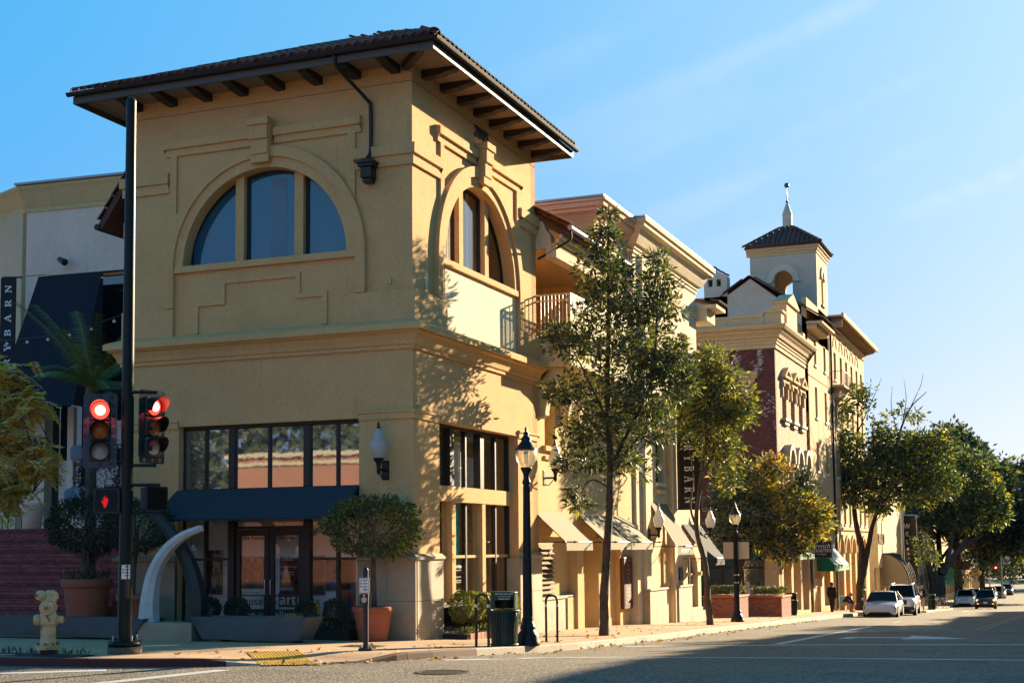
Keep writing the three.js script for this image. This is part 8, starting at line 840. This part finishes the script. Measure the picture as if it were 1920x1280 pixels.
function person(label, pos, ry, J, C) { // J: joints in metres, C: colours
  const t = thing('person', label, 'person', pos, ry, null), v = a => V3(...a), j = {}; for (const k in J) j[k] = v(J[k]);
  const torso = [[j.hip, j.waist, .135, .12], [j.waist, j.chest, .12, .145], [j.chest, j.neck, .12, .06], [j.shL, j.shR, .07, .07]], arms = s => [[j['sh' + s], j['el' + s], .052, .042], [j['el' + s], j['wr' + s], .042, .03]], legs = s => [[j['hp' + s], j['kn' + s], .088, .058], [j['kn' + s], j['an' + s], .056, .04]], hand = s => { const w = j['wr' + s], d = w.clone().sub(j['el' + s]).normalize(), o = [[w, w.clone().addScaledVector(d, .09), .034, .032]]; for (let i = 0; i < 4; i++) { const b = w.clone().addScaledVector(d, .09).add(V3((i - 1.5) * .006, 0, (i - 1.5) * .018)); o.push([b, b.clone().addScaledVector(d, .06 + (i === 1 || i === 2 ? .015 : 0)), .011, .008]); } o.push([w.clone().addScaledVector(d, .03), w.clone().addScaledVector(d, .08).add(V3(.02, 0, .045)), .013, .01]); return o; };
  const up = j.head.clone().sub(j.neck).normalize(), hd = [[j.neck.clone().addScaledVector(up, -.02), j.head, .05, .07], [j.head.clone().addScaledVector(up, .02), j.head.clone().addScaledVector(up, .1), .085, .095], [j.head.clone().add(V3(0, .04, .088)), j.head.clone().add(V3(0, .01, .108)), .014, .016], [j.head.clone().add(V3(-.09, .03, 0)), j.head.clone().add(V3(-.095, .06, -.01)), .014, .016], [j.head.clone().add(V3(.09, .03, 0)), j.head.clone().add(V3(.095, .06, -.01)), .014, .016]];
  const foot = s => [[j['an' + s].clone().add(V3(0, -.05, -.03)), j['an' + s].clone().add(V3(0, -.055, .15)), .042, .036]];
  const put = (g, n, m) => { const o = new MB().geo(g).build(n, m, t); return o; };
  const o = new MB(); o.geo(blend([...torso, ...arms('L'), ...arms('R'), ...legs('L'), ...legs('R'), ...foot('L'), ...foot('R'), ...hd, ...hand('L'), ...hand('R')], 0, .04, 104)); const body = o.build('body', mat(...C.skin, { roughness: .6 }), t);
  put(blend([...torso, ...arms('L'), ...arms('R')], .022, .05, 72), 'jacket', mat(...C.top, { roughness: .95, map: T.cloth })); put(blend([[j.hip, j.hip.clone().add(V3(0, .05, 0)), .135, .12], ...legs('L'), ...legs('R')], .02, .05, 72), 'trousers', mat(...C.legs, { roughness: .95, map: T.cloth })); put(blend([...foot('L'), ...foot('R')], .008, .02, 52), 'shoes', mat(...(C.shoe || [.03, .025, .02]), { roughness: .6 })); const hc = j.head.clone().addScaledVector(up, .075); put(blend(C.long ? [[hc.clone().add(V3(0, .02, -.02)), hc.clone().add(V3(0, -.02, -.03)), .1, .1], [hc.clone().add(V3(-.06, -.02, -.04)), hc.clone().add(V3(-.07, -.2, -.04)), .05, .04], [hc.clone().add(V3(.06, -.02, -.04)), hc.clone().add(V3(.07, -.2, -.04)), .05, .04]] : [[hc.clone().add(V3(0, .03, -.015)), hc.clone().add(V3(0, -.01, -.03)), .098, .092]], 0, .03, 46), 'hair', mat(...C.hair, { roughness: .8 }));
  if (C.shirt) { const s = new MB(); s.sheet(6, 8, (u, w) => { const y = lerp(j.hip.y + .1, j.neck.y - .05, w), wd = lerp(.055, .05, w); return [lerp(-wd, wd, u), y, lerp(j.waist.z + .155, j.chest.z + .172, Math.sin(w * PI * .75)) - .0 * u]; }); s.build('shirt', mat(...C.shirt), t); }
  // eyes and mouth
  if (!C.away) { for (const s of [-1, 1]) { const e = new MB(); e.geo(new THREE.SphereGeometry(.011, 8, 6), TR(j.head.x + s * .033, j.head.y + .065, j.head.z + .092)); e.build('eye', M.black, t); } new MB().box(j.head.x - .022, j.head.x + .022, j.head.y - .022, j.head.y - .015, j.head.z + .075, j.head.z + .084, .002).build('mouth', mat(.25, .08, .07), t); }
  return t; }
const stand = (o = {}) => ({ hip: [0, .93, 0], waist: [0, 1.08, 0], chest: [0, 1.28, .01], neck: [0, 1.46, 0], head: [0, 1.58, .02], shL: [.19, 1.4, 0], shR: [-.19, 1.4, 0], elL: [.24, 1.12, -.02], elR: [-.24, 1.12, -.02], wrL: [.23, .88, .06], wrR: [-.23, .88, .06], hpL: [.09, .9, 0], hpR: [-.09, .9, 0], knL: [.1, .5, .08], knR: [-.1, .5, -.02], anL: [.1, .1, .12], anR: [-.1, .1, -.14], ...o });
person('person in dark clothes and hood walking on the pavement by the green awning', [.62, G(.6, -56), -56], 2.9, stand(), { skin: [.35, .2, .14], top: [.012, .012, .02], legs: [.015, .018, .03], hair: [.01, .01, .015], away: 1 });
person('grey haired person in a dark jacket, pale shirt and light trousers walking towards the viewer', [3.95, G(4, -75.8), -75.8], .1, stand({ elL: [.27, 1.14, -.05], elR: [-.27, 1.14, -.05], wrL: [.2, .95, .1], wrR: [-.2, .95, .1] }), { skin: [.4, .22, .15], top: [.02, .016, .014], legs: [.5, .42, .3], hair: [.25, .24, .23], shirt: [.65, .65, .62] });
person('person in dark clothes half behind the one in light trousers', [3.6, G(3.6, -76.6), -76.6], .3, stand({ head: [0, 1.5, .02], neck: [0, 1.4, 0] }), { skin: [.38, .22, .15], top: [.06, .025, .02], legs: [.02, .02, .025], hair: [.04, .025, .02], long: 1 });
person('person in a navy top sitting bent forward on the teal chair by the parking meter', [.95, G(1, -59.4), -59.4], 1.2, stand({ hip: [0, .5, -.1], waist: [0, .64, -.04], chest: [0, .8, .08], neck: [0, .93, .2], head: [0, 1.0, .3], shL: [.19, .88, .15], shR: [-.19, .88, .15], elL: [.2, .62, .3], elR: [-.2, .62, .3], wrL: [.08, .52, .5], wrR: [-.08, .52, .5], hpL: [.09, .5, -.05], hpR: [-.09, .5, -.05], knL: [.12, .52, .38], knR: [-.12, .52, .38], anL: [.11, .1, .34], anR: [-.11, .1, .36] }), { skin: [.4, .24, .17], top: [.015, .02, .045], legs: [.3, .25, .2], hair: [.06, .035, .02] });
{ const t = thing('teal_chair', 'pale teal metal chair under the bent seated person', 'chair', [.9, G(.9, -59.5), -59.5], 1.2); const s = new MB(); s.box(-.24, .24, .42, .45, -.28, .2, .01); s.build('seat', mat(.2, .45, .38, { roughness: .5 }), t); const b = new MB(); for (let i = 0; i < 5; i++) b.box(-.22 + i * .1, -.16 + i * .1, .48, .92, -.3, -.27, .005); b.box(-.25, .25, .9, .96, -.31, -.26, .01); b.build('backrest', mat(.2, .45, .38, { roughness: .5 }), t); for (const [x, z] of [[-.21, .17], [.21, .17], [-.21, -.25], [.21, -.25]]) new MB().cyl(V3(x, 0, z), V3(x, .42, z), .016, .016, 6).build('leg', M.galv, t); }

// ---------------------------------------------------------------- what stands outside the frame: it shades the road and shows in the windows
{ const blk = (name, label, x0, x1, z0, z1, h, m) => { const y = base(Math.max(z0, z1)), t = thing(name, label, 'building', [x0, y, z0]); const b = new MB(); b.box(0, x1 - x0, -8, h, z1 - z0, 0); b.build('wall', m, t); const c = new MB(); c.box(-.2, x1 - x0 + .2, h, h + .3, z1 - z0 - .2, .2, .02); c.build('coping', M.trimTan, t); const lo = Math.min(0, z1 - z0); for (let k = lo + 2; k < -2; k += 4) { new MB().box(-.05, -.001, 1, 3.2, k, k + 2.6).build('shop_window', M.glassDark, t); if (h > 8) new MB().box(-.05, -.001, 5, 7, k + .4, k + 2).build('window', M.glassDark, t); } return t; };
  blk('opposite_building', 'tan three storey block across the street, nearest the crossing', 21, 36, -20, -58, 12.6, M.tan); blk('opposite_building', 'cream two storey block across the street, in the middle', 21, 36, -60, -92, 10.6, M.cream); blk('opposite_building', 'low pink block across the street, furthest down', 21, 36, -93, -150, 7.6, M.pink);
  blk('added_sky_blocker', 'unseen tall tan block added behind the opposite buildings to cut sky light', 41, 56, 45, -170, 24, M.tan);  // added out of view: blocks low sky so the shaded road darkens
  const t = thing('pink_corner_building', 'pink stucco building with white cornice bands across the left street', 'building', [-34, .24, 44]); const b = new MB(); b.box(0, 40, -1, 7.4, 0, 14); b.build('wall', stucco(.24, .11, .075), t); const c = new MB(); for (const y of [5.2, 6.9]) c.box(-.2, 40.2, y, y + .25, -.25, 0, .05); c.box(-.3, 40.3, 7.4, 7.7, -.35, 14.2, .05); c.build('cornice', mat(.34, .29, .22), t); const r = new MB(); r.box(20, 24, 7.7, 9.2, 4, 7); r.box(9, 12, 7.7, 8.8, 5, 8); r.build('roof_plant', M.galv, t); const k = new MB(); k.cyl(V3(16, 7.7, 3), V3(16, 9.9, 3), .3, .3, 12); k.build('flue', M.clayOrange, t);
  const f = RNG(40), L = new Leaves(), w = thing('opposite_trees', 'belt of trees behind the pink building', 'trees', [-20, .2, 62]); for (let i = 0; i < 12000; i++) L.add(V3(rr(-30, 30, f), Math.pow(f(), .7) * (14 + 3 * Math.sin(i)), rr(-4, 4, f)), V3(gauss(f), gauss(f), gauss(f)), f() * 6, .8 + f(), [.05, .07, .02]); L.build('foliage', leafGeo(.7, .4), leafMatFar, w); w.userData.kind = 'stuff'; delete w.userData.category;
  [[18.6, -30, 1011, 10.4, 'nearest'], [18.4, -39, 1012, 11.2, 'second nearest'], [18.8, -47, 1013, 10.2, 'third nearest'], [18.4, -56, 1014, 11.4, 'fourth nearest'], [18.6, -70, 1015, 9, 'furthest']].forEach(([x, z, seed, h, w], i) => tree('opposite_tree', 'leafy street tree across the road, ' + w + ' of five in its row', [x, G(3, z), z], { seed, far: 1, leaf: { L: .4, W: .2, n: 14, spread: .7 }, colors: ficus, bark: M.barkDark, limbs: [[[V3(0, -.3, 0), V3(.1, 3, 0), V3(0, 6, 0), V3(.1, h, 0)], .2, .05]], blobs: [[0, h - 3.5, 0, 3.2, 2.8, 3.2, 80], [.4, h - 1, 0, 2.4, 1.8, 2.4, 46], [-1.6, h - 2, 0, 1.8, 1.2, 1.8, 30]] })); }

renderer.render(scene, camera);
